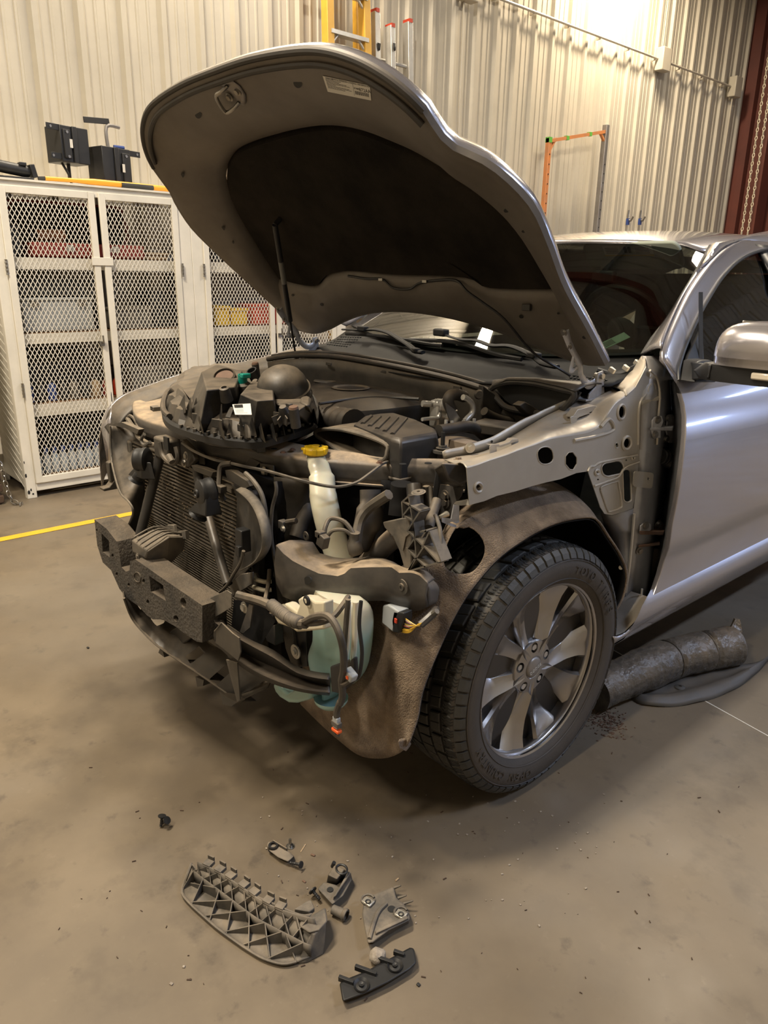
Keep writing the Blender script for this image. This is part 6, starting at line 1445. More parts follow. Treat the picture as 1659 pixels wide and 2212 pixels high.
# ------------------------------------------------------------------ bumper beam and foam absorber
YF = -.765
fo = [(204, 1122), (210, 1178), (222, 1215), (240, 1232), (258, 1272), (272, 1290), (300, 1310), (318, 1330), (330, 1338), (352, 1338), (380, 1354), (404, 1372), (425, 1386), (437, 1388), (437, 1308), (425, 1300), (352, 1250), (292, 1208), (281, 1212), (280, 1232), (272, 1235), (262, 1225), (258, 1195), (252, 1170), (230, 1142)]
FO_ = [at(a, c, y=YF) for a, c in fo]
hl = [[at(a, c, y=YF) for a, c in ((219, 1152), (235, 1168), (237, 1204), (222, 1192))], [at(a, c, y=YF) for a, c in ((322, 1244), (352, 1264), (358, 1298), (326, 1278))], ell(396, 1302, 6, 11, -12, y=YF), ell(310, 1255, 3, 5, 0, y=YF), ell(380, 1336, 5, 7, -15, y=YF), ell(243, 1200, 2.5, 4, 0, y=YF), ell(252, 1240, 2.5, 4, 0, y=YF), ell(278, 1263, 2.5, 4, 0, y=YF), ell(206+3, 1145, 1.5, 3, 0, y=YF), ell(319, 1300, 3, 5, 0, y=YF)]
b = B().plate(FO_, hl, (0, .075, 0)); FM = obj('bumper_foam', b, 'foam', CAR, smooth=30, bevel=.005)
obj('foam_recess', B().prism([at(a, c, y=YF+.05) for a, c in ((318, 1238), (362, 1262), (362, 1302), (322, 1282))], (0, .02, 0)), 'foam', FM); obj('foam_ring', B().tube(ell(297, 1247, 7, 11, -15, y=YF-.001), .002, 6, closed=True), 'foam', FM)
b = B().box((-.13, YF+.11, .49), (.70, .06, .10)); obj('bumper_beam', b, 'bdust2', CAR, bevel=.008)
# moulded grey duct standing behind the foam
dp = [(284, 1168), (290, 1160), (330, 1144), (352, 1141), (384, 1146), (400, 1154), (402, 1172), (398, 1190), (390, 1208), (368, 1226), (345, 1212), (318, 1196), (312, 1202), (290, 1194)]
D0 = [at(a, c, y=-.745) for a, c in ((284, 1168), (300, 1178), (312, 1186), (318, 1196), (312, 1204), (300, 1198), (288, 1192))]
b = B().hull8(ats([(284, 1166), (319, 1192), (313, 1206), (285, 1192)], y=-.745), ats([(330, 1143), (366, 1160), (360, 1228), (330, 1210)], y=-.68)); b.hull8(ats([(330, 1143), (366, 1160), (360, 1228), (330, 1210)], y=-.68), ats([(368, 1146), (401, 1160), (398, 1186), (372, 1216)], y=-.62)); DU = obj('moulded_duct', b, 'greyp', CAR, bevel=.004)
for k in range(4):
    t = k/3.6; p0 = at(290, 1163, y=-.748).lerp(at(318, 1188, y=-.748), t); p1 = at(332, 1141, y=-.682).lerp(at(366, 1158, y=-.682), t); p2 = at(369, 1144, y=-.622).lerp(at(400, 1158, y=-.622), t)
    obj('duct_rib', B().tube([p0+V(0, 0, .004), p1+V(0, 0, .004), p2+V(0, 0, .004)], .0035, 6, 3), 'greyp', DU)
obj('duct_tab', B().prism(ats([(361, 1134), (374, 1134), (378, 1152), (362, 1152)], y=-.64), (0, .012, 0)), 'greyp', DU, bevel=.002)
obj('duct_tab', B().plate(ats([(383, 1148), (400, 1147), (402, 1164), (388, 1164)], y=-.63), [ats([(388, 1152), (393, 1152), (393, 1160), (388, 1160)], y=-.63)], (0, .012, 0)), 'greyp', DU)
obj('duct_screw', B().bolt(at(297, 1202, y=-.755), (0, -1, 0), .007, .004), 'greyp', DU)
# plate at the near end of the foam
b = B().prism(ats([(425, 1304), (490, 1275), (500, 1282), (500, 1312), (470, 1330), (430, 1347)], y=-.725), (0, .003, 0)); PL = obj('beam_end_plate', b, 'greyp', CAR, bevel=.001)
b = B().prism(ats([(437, 1350), (470, 1340), (480, 1368), (470, 1374), (443, 1374)], y=-.72), (0, .02, 0)); obj('end_bracket', b, 'bdust', CAR, bevel=.004)
b = B().prism([at(a, c, y=y) for a, c, y in ((448, 1385, -.70), (500, 1420, -.70), (505, 1410, -.70), (455, 1378, -.70))], (0, .04, 0)); obj('end_rail', b, 'bdust', CAR, bevel=.003)
# ------------------------------------------------------------------ long lower support strip (open channel)
def chan(a0):
    return [at(px, py, y=y) for px, py, y in a0]
e0 = chan([(458, 1330, -.72), (500, 1358, -.715), (545, 1385, -.70), (590, 1405, -.68), (640, 1440, -.66), (680, 1452, -.64), (712, 1456, -.62)])
e1 = chan([(464, 1344, -.735), (500, 1370, -.73), (545, 1396, -.715), (590, 1420, -.70), (640, 1452, -.68), (680, 1464, -.66), (713, 1468, -.64)])
e2 = chan([(470, 1368, -.70), (505, 1395, -.69), (545, 1420, -.68), (590, 1440, -.66), (640, 1462, -.645), (680, 1475, -.63), (713, 1482, -.615)])
e3 = chan([(470, 1386, -.73), (505, 1418, -.73), (545, 1446, -.72), (590, 1468, -.71), (640, 1485, -.69), (680, 1493, -.67), (713, 1496, -.65)])
e4 = chan([(468, 1392, -.72), (505, 1426, -.72), (545, 1455, -.71), (590, 1476, -.70), (640, 1491, -.68), (680, 1498, -.66), (712, 1501, -.64)])
rows = [resample(smoothpath(e, 4), 40) for e in (e0, e1, e2, e3, e4)]
# rows ordered across the section
LSt = obj('lower_strip', B().sheet(rows), 'black', CAR, smooth=50, solid=.004)
b = B().prism(ats([(462, 1362), (478, 1345), (502, 1368), (516, 1378), (520, 1408), (514, 1428), (480, 1400), (464, 1388)], y=-.76), (0, .004, 0)); obj('strip_bracket', b, 'bdust', LSt, bevel=.001)
rows = loft(ats([(478, 1345), (468, 1358), (462, 1364), (463, 1385)], y=-.762), ats([(500, 1362), (500, 1366), (502, 1372), (502, 1392)], y=-.71), 10, 3); obj('strip_bracket', B().sheet(rows), 'bdust', LSt, smooth=60, solid=.003)
b = B().prism(ats([(488, 1425), (512, 1432), (518, 1512), (512, 1516)], y=-.73), (0, .004, 0)); obj('strip_leg', b, 'bdust', LSt)
b = B().hull8(ats([(505, 1296), (560, 1300), (596, 1340), (560, 1400), (500, 1352)], y=-.66), ats([(515, 1296), (560, 1300), (596, 1340), (560, 1395), (510, 1350)], y=-.60)); obj('crush_can', b, 'feltin', CAR)
b = B().prism(ats([(518, 1365), (538, 1305), (546, 1308), (540, 1355), (525, 1368)], y=-.70), (0, .004, 0)); obj('upright_plate', b, 'bdust2', CAR); obj('screw_head', B().bolt(at(528, 1312, y=-.69), (0, -1, 0), .010, .008), 'screen', CAR)
b = B().prism(ats([(553, 1332), (560, 1326), (588, 1324), (590, 1345), (580, 1352), (553, 1358)], y=-.64), (0, .01, 0)); HB = obj('heel_bracket', b, 'bdust2', CAR, bevel=.003)
for px, py in ((565, 1336), (580, 1332)): obj('rivet', B().disc(at(px, py, y=-.645), (0, -1, 0), .004, .002, 10), 'steel', HB)
b = B().prism(ats([(560, 1355), (592, 1350), (594, 1395), (575, 1385), (572, 1370), (560, 1366)], y=-.66), (0, .03, 0)); obj('lower_bracket', b, 'black', CAR, bevel=.003)
obj('metal_pin', B().tube([at(551, 1346, y=-.64), at(553, 1368, y=-.64)], .008, 8), 'alu', CAR)
# cooler pipes
for y0 in (1250, 1268): obj('cooler_pipe', B().tube([at(548, y0, y=-.60), at(560, y0+4, y=-.605), at(572, y0+7, y=-.605), at(586, y0+6, y=-.59)], .0062, 8, 4), 'whitep', CAR)
obj('cooler_plate', B().prism(ats([(542, 1240), (552, 1238), (558, 1250), (556, 1275), (546, 1278)], y=-.595), (0, .008, 0)), 'greyp', CAR, bevel=.002)
b = B().prism(ats([(495, 1262), (520, 1240), (545, 1236), (545, 1262), (500, 1290)], y=-.62), (0, .006, 0)); obj('shroud_foot', b, 'greyp', CAR, bevel=.002)
# ------------------------------------------------------------------ slotted lower air dam
up_ = [(264, 1270), (285, 1288), (320, 1315), (360, 1340), (420, 1372), (470, 1400), (520, 1432), (560, 1450), (590, 1462)]
lo_ = [(268, 1292), (285, 1335), (312, 1368), (345, 1398), (395, 1432), (440, 1462), (480, 1490), (505, 1509), (516, 1516)]
def zd(i): return .335-.05*(i/8)
U = [at(a, c, y=-.70+.01*i) for i, (a, c) in enumerate(up_)]; Lw = [at(a, c, y=-.80+.018*i) for i, (a, c) in enumerate(lo_)]
nn = 64; A2 = resample(smoothpath(U, 4), nn); C2 = resample(smoothpath(Lw, 4), nn); rows = []
for j in range(12):
    t = j/11; rows.append([p.lerp(q, t)+V(0, 0, .012*math.sin(PI*t)-.004*math.sin(s_*.8)) for s_, (p, q) in enumerate(zip(A2, C2))])
AD = obj('air_dam', B().sheet(rows), 'black', CAR, smooth=60, solid=.004)
cb = []
for px, py, L_, rot in ((300, 1307, 20, -20), (338, 1342, 34, -22), (424, 1412, 48, -38), (477, 1458, 52, -42)):
    ctr = None; best = 1e9
    for r in rows:
        for p in r:
            d = p-CAM; k = d.dot(FWD); e_ = (d.dot(RIGHT)/k*F+829.5-px)**2+(1106-d.dot(UP)/k*F-py)**2
            if e_ < best: best = e_; ctr = p
    pts = rrect(px, py, L_*1.1, 19, 9, rot, y=ctr.y); cut(AD, B().prism([p-(CAM-p).normalized()*.05 for p in pts], (CAM-ctr).normalized()*.1))
AD.data.polygons.foreach_set('use_smooth', [True]*len(AD.data.polygons)); AD.data.set_sharp_from_angle(angle=math.radians(50))
obj('dam_lip', B().tube(smoothpath(Lw, 4), .004, 6), 'bdust', AD)
b = B().sheet([C2[34:], [p+V(.0, .06, -.02) for p in C2[34:]]]); obj('dam_return', b, 'black', AD, solid=.003)
b = B().sheet([[Lw[8], at(578, 1486, y=-.62), at(590, 1462, y=-.60)], [at(519, 1500, y=-.66), at(560, 1480, y=-.62), at(585, 1455, y=-.60)]]); obj('dam_end', b, 'bdust', AD, solid=.004)
for pts in ([(422, 1462), (440, 1470), (438, 1482), (426, 1484)], [(474, 1495), (510, 1518), (500, 1526), (482, 1522)], [(345, 1402), (352, 1408), (355, 1420), (342, 1410)]): obj('dam_tab', B().prism(ats(pts, y=-.70), (0, .03, 0)), 'black', AD)
b = B().prism([at(a, c, y=-.70) for a, c in ((337, 1392), (372, 1360), (398, 1350), (420, 1372), (395, 1392), (348, 1405))], (0, .02, 0)); obj('dam_step', b, 'black', AD, bevel=.004)

# ------------------------------------------------------------------ headlamp bracket arm at the near corner
def yb(px): return lerp(-.655, -.42, max(0, min(1, (px-600)/350)))
def bw(pts, dy=0): return [at(a, c, y=yb(a)+dy) for a, c in pts]
topf = [(596, 1178), (612, 1196), (632, 1212), (655, 1224), (690, 1240), (730, 1245), (745, 1240), (758, 1228), (800, 1226), (845, 1226), (862, 1238), (890, 1238), (905, 1243), (925, 1262)]
botf = [(598, 1260), (612, 1288), (640, 1300), (655, 1285), (680, 1297), (700, 1297), (745, 1297), (790, 1297), (830, 1297), (848, 1302), (872, 1314), (890, 1320), (908, 1318), (925, 1310)]
backt = [(650, 1168), (675, 1172), (690, 1196), (720, 1205), (745, 1208), (775, 1206), (800, 1204), (830, 1208), (850, 1215), (868, 1226), (880, 1230), (915, 1232), (932, 1238), (948, 1252)]
TFp, BFp = bw(topf), bw(botf); BKp = [at(a, c, y=yb(a)+.09) for a, c in backt]
k_ = 60; a_, b2, c_2 = resample(TFp, k_), resample(BFp, k_), resample(BKp, k_)
rows = [b2, [p.lerp(q, .5)+V(0, -.006, 0) for p, q in zip(b2, a_)], [p.lerp(q, .94) for p, q in zip(b2, a_)], a_, [p.lerp(q, .08)+V(0, .0, .002) for p, q in zip(a_, c_2)], [p.lerp(q, .5)+V(0, 0, .006) for p, q in zip(a_, c_2)], c_2]
HBk = obj('headlamp_bracket', B().sheet(rows), 'bdust2', CAR, smooth=45, solid=.004)
rt_ = [(925, 1262), (933, 1258), (944, 1262), (955, 1278), (957, 1298), (948, 1310), (935, 1316), (925, 1310)]
b = B().hull8(ats([(905, 1243), (926, 1262), (926, 1311), (892, 1318)], y=yb(925)), ats([(930, 1240), (954, 1270), (954, 1302), (930, 1312)], y=yb(925)+.07)); obj('bracket_nose', b, 'bdust2', HBk, bevel=.012, seg=4)
b = B().prism(ats([(655, 1240), (668, 1246), (668, 1260), (655, 1256)], y=-.565), (0, .01, 0))
obj('square_hole', B().prism(ell(664, 1254, 8, 9, 0, y=yb(664)-.008), (0, .003, 0)), 'ink', HBk); obj('boss', B().lathe([(.004, .004), (.009, .004), (.010, 0), (.019, 0), (.020, -.002)], at(868, 1268, y=yb(868)-.004), (0, -1, 0), 20), 'bdust', HBk)
obj('eyelet', B().lathe([(.004, .002), (.012, .002), (.014, 0)], at(661, 1158, y=-.5), (0, -1, 0), 14), 'bdust', HBk)
# black box under the near corner
b = B().hull8(ats([(600, 1256), (640, 1290), (656, 1300), (656, 1310), (600, 1300)], y=-.56), ats([(600, 1256), (640, 1290), (656, 1300), (656, 1310), (600, 1300)], y=-.50)); obj('bracket_root', b, 'bdust2', HBk, bevel=.006)
# ------------------------------------------------------------------ washer tank
def trow(py, x0, x1, dep, y0=-.612): 
    x1 = x1-42; dep *= .75
    L_, R_ = at(x0, py, y=y0), at(x1, py, y=y0); c = (L_+R_)/2; hw = (R_-L_).length/2; out = []
    for i in range(28):
        a = 2*PI*i/28; ca, sa = math.cos(a), math.sin(a); out.append(V(c.x+hw*math.copysign(abs(ca)**.6, ca), c.y+dep/2+dep/2*math.copysign(abs(sa)**.6, sa), c.z))
    return out
R = [trow(py, x0, x1, d) for py, x0, x1, d in ((1292, 672, 780, .10), (1310, 664, 788, .13), (1340, 664, 790, .14), (1380, 664, 788, .14), (1410, 664, 784, .14), (1430, 658, 780, .14), (1450, 655, 772, .14), (1475, 665, 760, .13), (1500, 690, 745, .10), (1512, 700, 735, .06))]
R = dens(R, 3); b = ringsheet(B(), R); b.f += [tuple(range(28))[::-1], tuple(range(len(b.v)-28, len(b.v)))]; WT = obj('washer_tank', b, 'tank', CAR, smooth=60)
b = B().prism(ats([(592, 1310), (602, 1310), (608, 1322), (620, 1318), (612, 1304), (620, 1306), (640, 1322), (646, 1308), (642, 1296), (650, 1290), (668, 1292), (680, 1300), (700, 1300), (700, 1360), (665, 1364), (640, 1366), (632, 1360), (625, 1356), (600, 1348), (592, 1334)], y=-.67), (0, .03, 0)); obj('tank_arm', b, 'whitep', WT, bevel=.006, seg=3)
obj('tank_bolt', B().lathe([(.006, .006), (.012, .004), (.013, 0)], at(664, 1297, y=-.675), (0, -1, 0), 16), 'blackc', WT)
b = B().prism(ats([(588, 1480), (598, 1470), (604, 1486), (620, 1498), (632, 1492), (640, 1478), (672, 1490), (668, 1512), (640, 1520), (622, 1519), (604, 1508), (594, 1496)], y=-.645), (0, .04, 0)); obj('tank_foot', b, 'tank', WT, bevel=.008, seg=3)
b = B().dome(at(715, 1506, y=-.60), (0, 0, -1), .045, .03, 20); obj('tank_foot', b, 'tank', WT)
for px in (768, 752): obj('tank_rib', B().tube([at(px, 1300, y=-.655), at(px-2, 1380, y=-.657), at(px-6, 1430, y=-.655)], .007, 8, 4), 'tank', WT)
obj('tank_shield', B().prism(ats([(712, 1440), (740, 1430), (765, 1420), (768, 1468), (735, 1500), (715, 1495)], y=-.662), (0, .012, 0)), 'blackc', WT, bevel=.004)
# filler neck with yellow cap
nk = [at(695, 1030, y=-.44), at(698, 1070, y=-.46), at(708, 1120, y=-.465), at(722, 1170, y=-.455), at(734, 1215, y=-.45), at(738, 1290, y=-.46)]
NK = obj('filler_neck', B().tube([at(682, 985, z=.97), at(688, 1005, y=-.43)]+nk, [.028, .030, .036, .038, .038, .038, .040, .040], 18, 5, flat=.6), 'tank', WT, smooth=60)
cp_ = at(682, 978, z=.985)
CP = obj('filler_cap', B().lathe([(.030, -.004), (.033, 0), (.033, .012), (.028, .018), (.012, .019), (.011, .022), (0, .022)], cp_, (0, 0, 1), 24), 'yellow', WT, smooth=35); obj('cap_tab', B().box(cp_+V(-.034, -.012, .006), (.02, .016, .008)), 'yellow', CP, bevel=.002)
for k in range(6): a = k*PI/3+.3; obj('cap_grip', B().box(cp_+V(.031*math.cos(a), .031*math.sin(a), .008), (.012, .012, .018), Matrix.Rotation(a, 3, 'Z')), 'yellow', CP, bevel=.003)
obj('cap_symbol', B().tube([cp_+V(.016*math.cos(t), .016*math.sin(t), .020) for t in [PI*k/8 for k in range(9)]], .0015, 5), 'ink', CP)
# ------------------------------------------------------------------ ribbed lattice bracket, near side
LT = obj('lattice_bracket', B().prism(ats([(826, 1128), (884, 1116), (888, 1150), (888, 1232), (874, 1232), (862, 1190), (848, 1160), (830, 1140)], y=-.42), (0, .02, 0)), 'greyp', CAR, bevel=.003)
def rib(a, c, w=.035, th=.004, y=-.425): return obj('lattice_rib', B().bar(at(*a, y=y), at(*c, y=y), th, w, up=(0, 1, 0)), 'greyp', LT)
for a, c in (((879, 1082), (881, 1116)), ((879, 1082), (895, 1068)), ((880, 1080), (918, 1102)), ((893, 1066), (908, 1158)), ((882, 1110), (896, 1092)), ((884, 1112), (904, 1124)), ((918, 1102), (890, 1145)), ((904, 1126), (910, 1200)), ((890, 1142), (926, 1178)), ((938, 1146), (922, 1180)), ((926, 1178), (892, 1230)), ((888, 1180), (910, 1204)), ((908, 1158), (890, 1182)), ((926, 1176), (958, 1212)), ((938, 1144), (964, 1210)), ((910, 1202), (930, 1222)), ((888, 1232), (958, 1212)), ((905, 1206), (893, 1230)), ((922, 1158), (932, 1142)), ((918, 1146), (932, 1144))): rib(a, c)
obj('lattice_skin', B().prism(ats([(886, 1180), (938, 1142), (966, 1212), (950, 1214), (892, 1232)], y=-.395), (0, .003, 0)), 'greyp', LT)
obj('lattice_eye', B().lathe([(.004, .002), (.012, .002), (.014, 0), (.018, 0)], at(904, 1063, y=-.43), (0, -.2, 1), 14), 'greyp', LT)
b = B().prism(ats([(860, 1128), (884, 1118), (888, 1150), (876, 1160), (870, 1190), (862, 1170), (866, 1148)], y=-.425), (0, .003, 0)); obj('lattice_web', b, 'greyp', LT)
# struts, tubes and cables behind it
for pts, r_, m in (([(895, 1048, -.33), (897, 1075, -.34), (900, 1110, -.35)], .022, 'black'), ([(868, 1045, -.34), (866, 1080, -.34), (862, 1115, -.35)], .03, 'feltin'), ([(921, 1050, -.3), (922, 1080, -.3), (922, 1130, -.32)], .009, 'bdust'), ([(945, 1080, -.33), (934, 1110, -.36), (926, 1142, -.40)], .013, 'bdust'), ([(940, 1112, -.40), (950, 1140, -.41), (952, 1175, -.42)], .005, 'greyp'), ([(930, 1050, -.30), (932, 1090, -.31), (938, 1120, -.33)], .006, 'bdust')):
    obj('strut_tube', B().tube([at(a, c, y=y) for a, c, y in pts], r_, 12, 4), m, CAR)
b = B().tube([at(800, 1058, y=-.38), at(800, 1100, y=-.39), at(790, 1150, y=-.41), at(778, 1190, y=-.43)], [.035, .045, .035, .02], 14, 4, flat=.5); obj('inlet_duct', b, 'bdust', CAR)
b = B().tube([at(780, 1230, y=-.40), at(830, 1180, y=-.38), at(860, 1155, y=-.37)], .028, 14, 3); obj('frame_tube', b, 'bdust2', CAR)
# wiring looms in the near corner
def loom(pts, r, m='bdust', name='wiring_loom', k=5): return obj(name, B().tube([at(a, c, y=y) for a, c, y in pts], r, 8, k), m, CAR)
loom([(840, 1068, -.42), (800, 1095, -.43), (780, 1120, -.45), (772, 1150, -.47), (768, 1180, -.49)], .014)
loom([(768, 1160, -.49), (745, 1128, -.50), (715, 1120, -.52), (703, 1138, -.54), (700, 1160, -.55)], .006)
loom([(768, 1165, -.49), (745, 1146, -.51), (720, 1146, -.53), (708, 1158, -.54)], .005)
obj('loom_plug', B().box(at(698, 1168, y=-.56), (.030, .02, .035), Matrix.Rotation(.3, 3, 'Y')), 'bdust', CAR, bevel=.003); obj('loom_plug', B().box(at(692, 1154, y=-.56), (.024, .02, .018)), 'bdust', CAR, bevel=.003)
obj('loom_knot', B().tube([at(766, 1150, y=-.49), at(765, 1175, y=-.49), at(772, 1200, y=-.49)], [.014, .02, .013], 10, 3), 'bdust', CAR)
loom([(512, 1285, -.71), (530, 1290, -.70), (560, 1298, -.70), (580, 1306, -.70), (600, 1318, -.71), (616, 1332, -.72), (632, 1345, -.72), (660, 1348, -.72)], .012)
obj('conduit_sleeve', B().tube([at(590, 1308, y=-.715), at(606, 1322, y=-.72), at(625, 1336, y=-.72), at(640, 1344, y=-.72)], [.014+.0022*(i % 2) for i in range(4)], 12, 6), 'greyp', CAR)
s_ = smoothpath([at(586, 1306, y=-.712), at(606, 1322, y=-.72), at(625, 1336, y=-.72), at(650, 1346, y=-.72)], 12); obj('loom_sleeve', B().tube(s_, [.0165 if i % 2 else .0135 for i in range(len(s_))], 12), 'greyp', CAR)
loom([(655, 1345, -.72), (680, 1332, -.72), (705, 1330, -.72), (722, 1345, -.72), (735, 1375, -.72), (742, 1410, -.71), (742, 1445, -.70), (738, 1470, -.69), (740, 1500, -.68), (735, 1520, -.68)], .0085)
loom([(655, 1348, -.715), (690, 1345, -.71), (720, 1332, -.69), (742, 1305, -.66), (752, 1290, -.63)], .007)
loom([(752, 1295, -.665), (748, 1340, -.67), (744, 1400, -.68), (742, 1440, -.69)], .006)
loom([(780, 1298, -.655), (776, 1350, -.66), (782, 1410, -.66), (775, 1460, -.66), (758, 1468, -.67)], .0045, 'blackc')
loom([(742, 1450, -.69), (735, 1470, -.69), (742, 1478, -.69), (756, 1470, -.68)], .006)
loom([(735, 1515, -.68), (728, 1535, -.68), (727, 1548, -.68)], .008)
loom([(582, 1230, -.60), (580, 1260, -.62), (574, 1290, -.68), (572, 1302, -.70)], .006)
# grey connector with an orange seal, hanging
p = at(727, 1560, y=-.68); CN = obj('hanging_connector', B().box(p, (.018, .012, .030)), 'greybin', CAR, bevel=.002); obj('connector_collar', B().box(p-V(0, 0, .004), (.026, .014, .014)), 'greyp', CN, bevel=.002)
obj('connector_seal', B().box(p-V(0, 0, .022), (.026, .014, .008)), 'orangeseal', CN, bevel=.002)
for dx in (-.006, .006): obj('connector_pin_port', B().tube([p+V(dx, 0, -.025), p+V(dx, 0, -.036)], .004, 8), 'greyp', CN)
p = at(757, 1457, y=-.685); W2 = obj('white_connector', B().box(p, (.030, .02, .020), Matrix.Rotation(.4, 3, 'Y')), 'greybin', CAR, bevel=.003); obj('connector_lock', B().box(p+V(.002, -.011, -.003), (.007, .003, .007)), 'orangeseal', W2)
# grey multi-pin connector with bundled wires
cc = at(856, 1336, y=-.48)
MC = obj('module_connector', B().prism(ats([(826, 1308), (838, 1306), (862, 1322), (848, 1366), (824, 1346)], y=-.50), (.0, .05, 0)), 'greybin', CAR, bevel=.004)
obj('connector_body', B().prism(ats([(850, 1320), (872, 1324), (872, 1340), (862, 1368), (848, 1366), (846, 1340)], y=-.50), (0, .03, 0)), 'blackc', MC, bevel=.003); obj('connector_lever', B().box(at(855, 1341, y=-.505), (.009, .004, .012)), 'red', MC, bevel=.001)
for i in range(12):
    y0 = 1330+i*3.1; m = ['wirey', 'wirew', 'wirer', 'wired'][i % 4] if i < 8 else 'wirey'
    obj('connector_wire', B().tube([at(868-i*.5, y0, y=-.49+.003*(i % 3)), at(884, 1342+i*2.2, y=-.495), at(902, 1352-i*.2, y=-.49+.002*(i % 4)), at(912, 1345, y=-.48)], .0016, 5, 4), m, MC)
loom([(908, 1350, -.48), (925, 1335, -.46), (938, 1322, -.44), (942, 1316, -.42)], .010, 'black'); 
obj('cable_tie_end', B().tube([at(936, 1326, y=-.45), at(944, 1320, y=-.45)], .007, 8), 'greyp', CAR)
b = B().box((.25, -.35, .30), (1.0, .3, .08)); obj('lower_crossmember', b, 'feltin', CAR, bevel=.01)
# ------------------------------------------------------------------ loose headlamp lying face down on the support
ZH = 1.0
HL = thing('headlamp', at(520, 930, z=ZH), 'removed black headlamp unit lying lens-down on top of the radiator support', 'headlamp')
rim_px = [(352, 868), (349, 885), (352, 905), (364, 921), (390, 934), (430, 947), (480, 957), (520, 962), (545, 964), (575, 960), (610, 950), (650, 938), (676, 927), (686, 912), (688, 890), (680, 862), (660, 842), (620, 826), (560, 812), (500, 806), (440, 806), (404, 814), (374, 832)]
rim = smoothpath([at(a, c, z=ZH+.015) for a, c in rim_px], 4, True); rc = sum(rim, V(0, 0, 0))/len(rim)
def rr_(s, dz): return [rc.lerp(p, s)+V(0, 0, dz) for p in rim]
b = ringsheet(B(), [rr_(.96, -.012), rr_(1.0, -.008), rr_(1.0, .010), rr_(.965, .016), rr_(.955, .004), rr_(.93, .004)]); obj('lens_rim', b, 'blackc', HL, smooth=45)
b = ringsheet(B(), [rr_(.95, -.003), rr_(.925, .022), rr_(.89, .050), rr_(.78, .066), rr_(.6, .075), rr_(.4, .078), rr_(.2, .078)]); n = len(rim)
for i, p in enumerate(b.v): 
    j_ = i % n; g_ = .022*max(0, math.sin(j_*1.35))*(1 if n <= i < 4*n else (.5 if i < 5*n else 0)); q_ = (rc-p); q_.z = 0; p += q_.normalized()*g_; p.z += .010*noise.noise(p*16)
b.f.append(tuple(range(len(b.v)-n, len(b.v)))); HH = obj('housing', b, 'hlamp', HL, smooth=12)
obj('rim_seal', B().tube([at(a, c, z=ZH+.03) for a, c in ((366, 900), (353, 885), (356, 858), (370, 840), (395, 824), (430, 812))], .010, 8, 5), 'seam', HL)
# tall left hull with the round port
def hullp(bot, top, zb, zt_, m='hlamp', name='housing_hull', bev=.004):
    return obj(name, B().hull8([at(a, c, z=zb) for a, c in bot], [at(a, c, z=zt_) for a, c in top]), m, HL, bevel=bev)
hullp([(396, 912), (430, 935), (520, 915), (530, 850), (420, 850)], [(436, 802), (446, 842), (508, 836), (524, 802), (470, 786)], ZH+.03, ZH+.15)
hullp([(498, 935), (545, 950), (606, 940), (616, 880), (530, 862)], [(520, 850), (556, 866), (592, 864), (590, 832), (545, 822)], ZH+.02, ZH+.14)
hullp([(596, 950), (676, 924), (688, 890), (676, 856), (600, 862)], [(584, 866), (640, 892), (668, 872), (664, 842), (594, 838)], ZH+.0, ZH+.115)
hullp([(360, 892), (398, 914), (416, 880), (396, 852)], [(384, 838), (410, 862), (412, 868), (396, 842)], ZH+.02, ZH+.09)
hullp([(640, 930), (682, 912), (688, 880), (655, 880)], [(646, 868), (668, 880), (674, 860), (650, 850)], ZH+.0, ZH+.12, bev=.01)
c = at(484, 812, z=ZH+.155); ax = V(.35, -.45, .82)
PT = obj('round_port', B().lathe([(.036, -.05), (.036, .0), (.031, .004), (.029, -.004), (0, -.006)], c, ax, 32), 'hlamp', HL); obj('port_cap', B().lathe([(.028, -.002), (0, -.003)], c, ax, 28), 'rust', PT)
c = at(612, 846, z=ZH+.125); ax = V(.24, -.30, .92)
b = B().lathe([(.082, -.07), (.080, .0), (.083, .004), (.083, .012), (.078, .014), (.076, .022), (.070, .04), (.058, .058), (.040, .070), (.02, .075), (0, .076)], c, ax, 48); DM = obj('bulb_cover', b, 'hlamp', HL, smooth=50)
obj('cover_clip', B().box(at(625, 880, z=ZH+.115), (.02, .012, .022)), 'hlamp', DM, bevel=.002); obj('cover_ring', B().lathe([(.083, -.018), (.086, -.014), (.083, -.010)], c, ax, 48), 'hlamp', DM)
# ribs standing along the front of the housing
for (a, c, t) in (((398, 912), (412, 868), .05), ((412, 920), (424, 868), .05), ((428, 926), (455, 868), .05), ((446, 932), (462, 870), .05), ((455, 935), (488, 862), .05), ((472, 940), (478, 882), .04), ((500, 945), (530, 868), .045), ((536, 950), (556, 884), .04), ((584, 942), (600, 880), .04), ((382, 905), (398, 862), .035)):
    p = at(*a, z=ZH+.012); q = at(*c, z=ZH+.105); obj('housing_rib', B().hull8([p, p+V(.004, 0, 0), q+V(.004, 0, -.04), q+V(0, 0, -.04)], [p+V(0, 0, .025), p+V(.004, 0, .025), q+V(.004, 0, .012), q+V(0, 0, .012)]), 'hlamp', HL)
for i in range(20):
    a, c = rim_px[4][0]+i*14.5, 0; t = i/19; px = lerp(392, 668, t); py = interp([(392, 922), (430, 934), (480, 944), (545, 950), (600, 940), (668, 916)], px)
    obj('rim_lug', B().box(at(px, py, z=ZH+.03), (.007, .010, random.uniform(.006, .02)), Matrix.Rotation(random.uniform(-.9, .9), 3, 'Z')), 'hlamp', HL, bevel=.001)
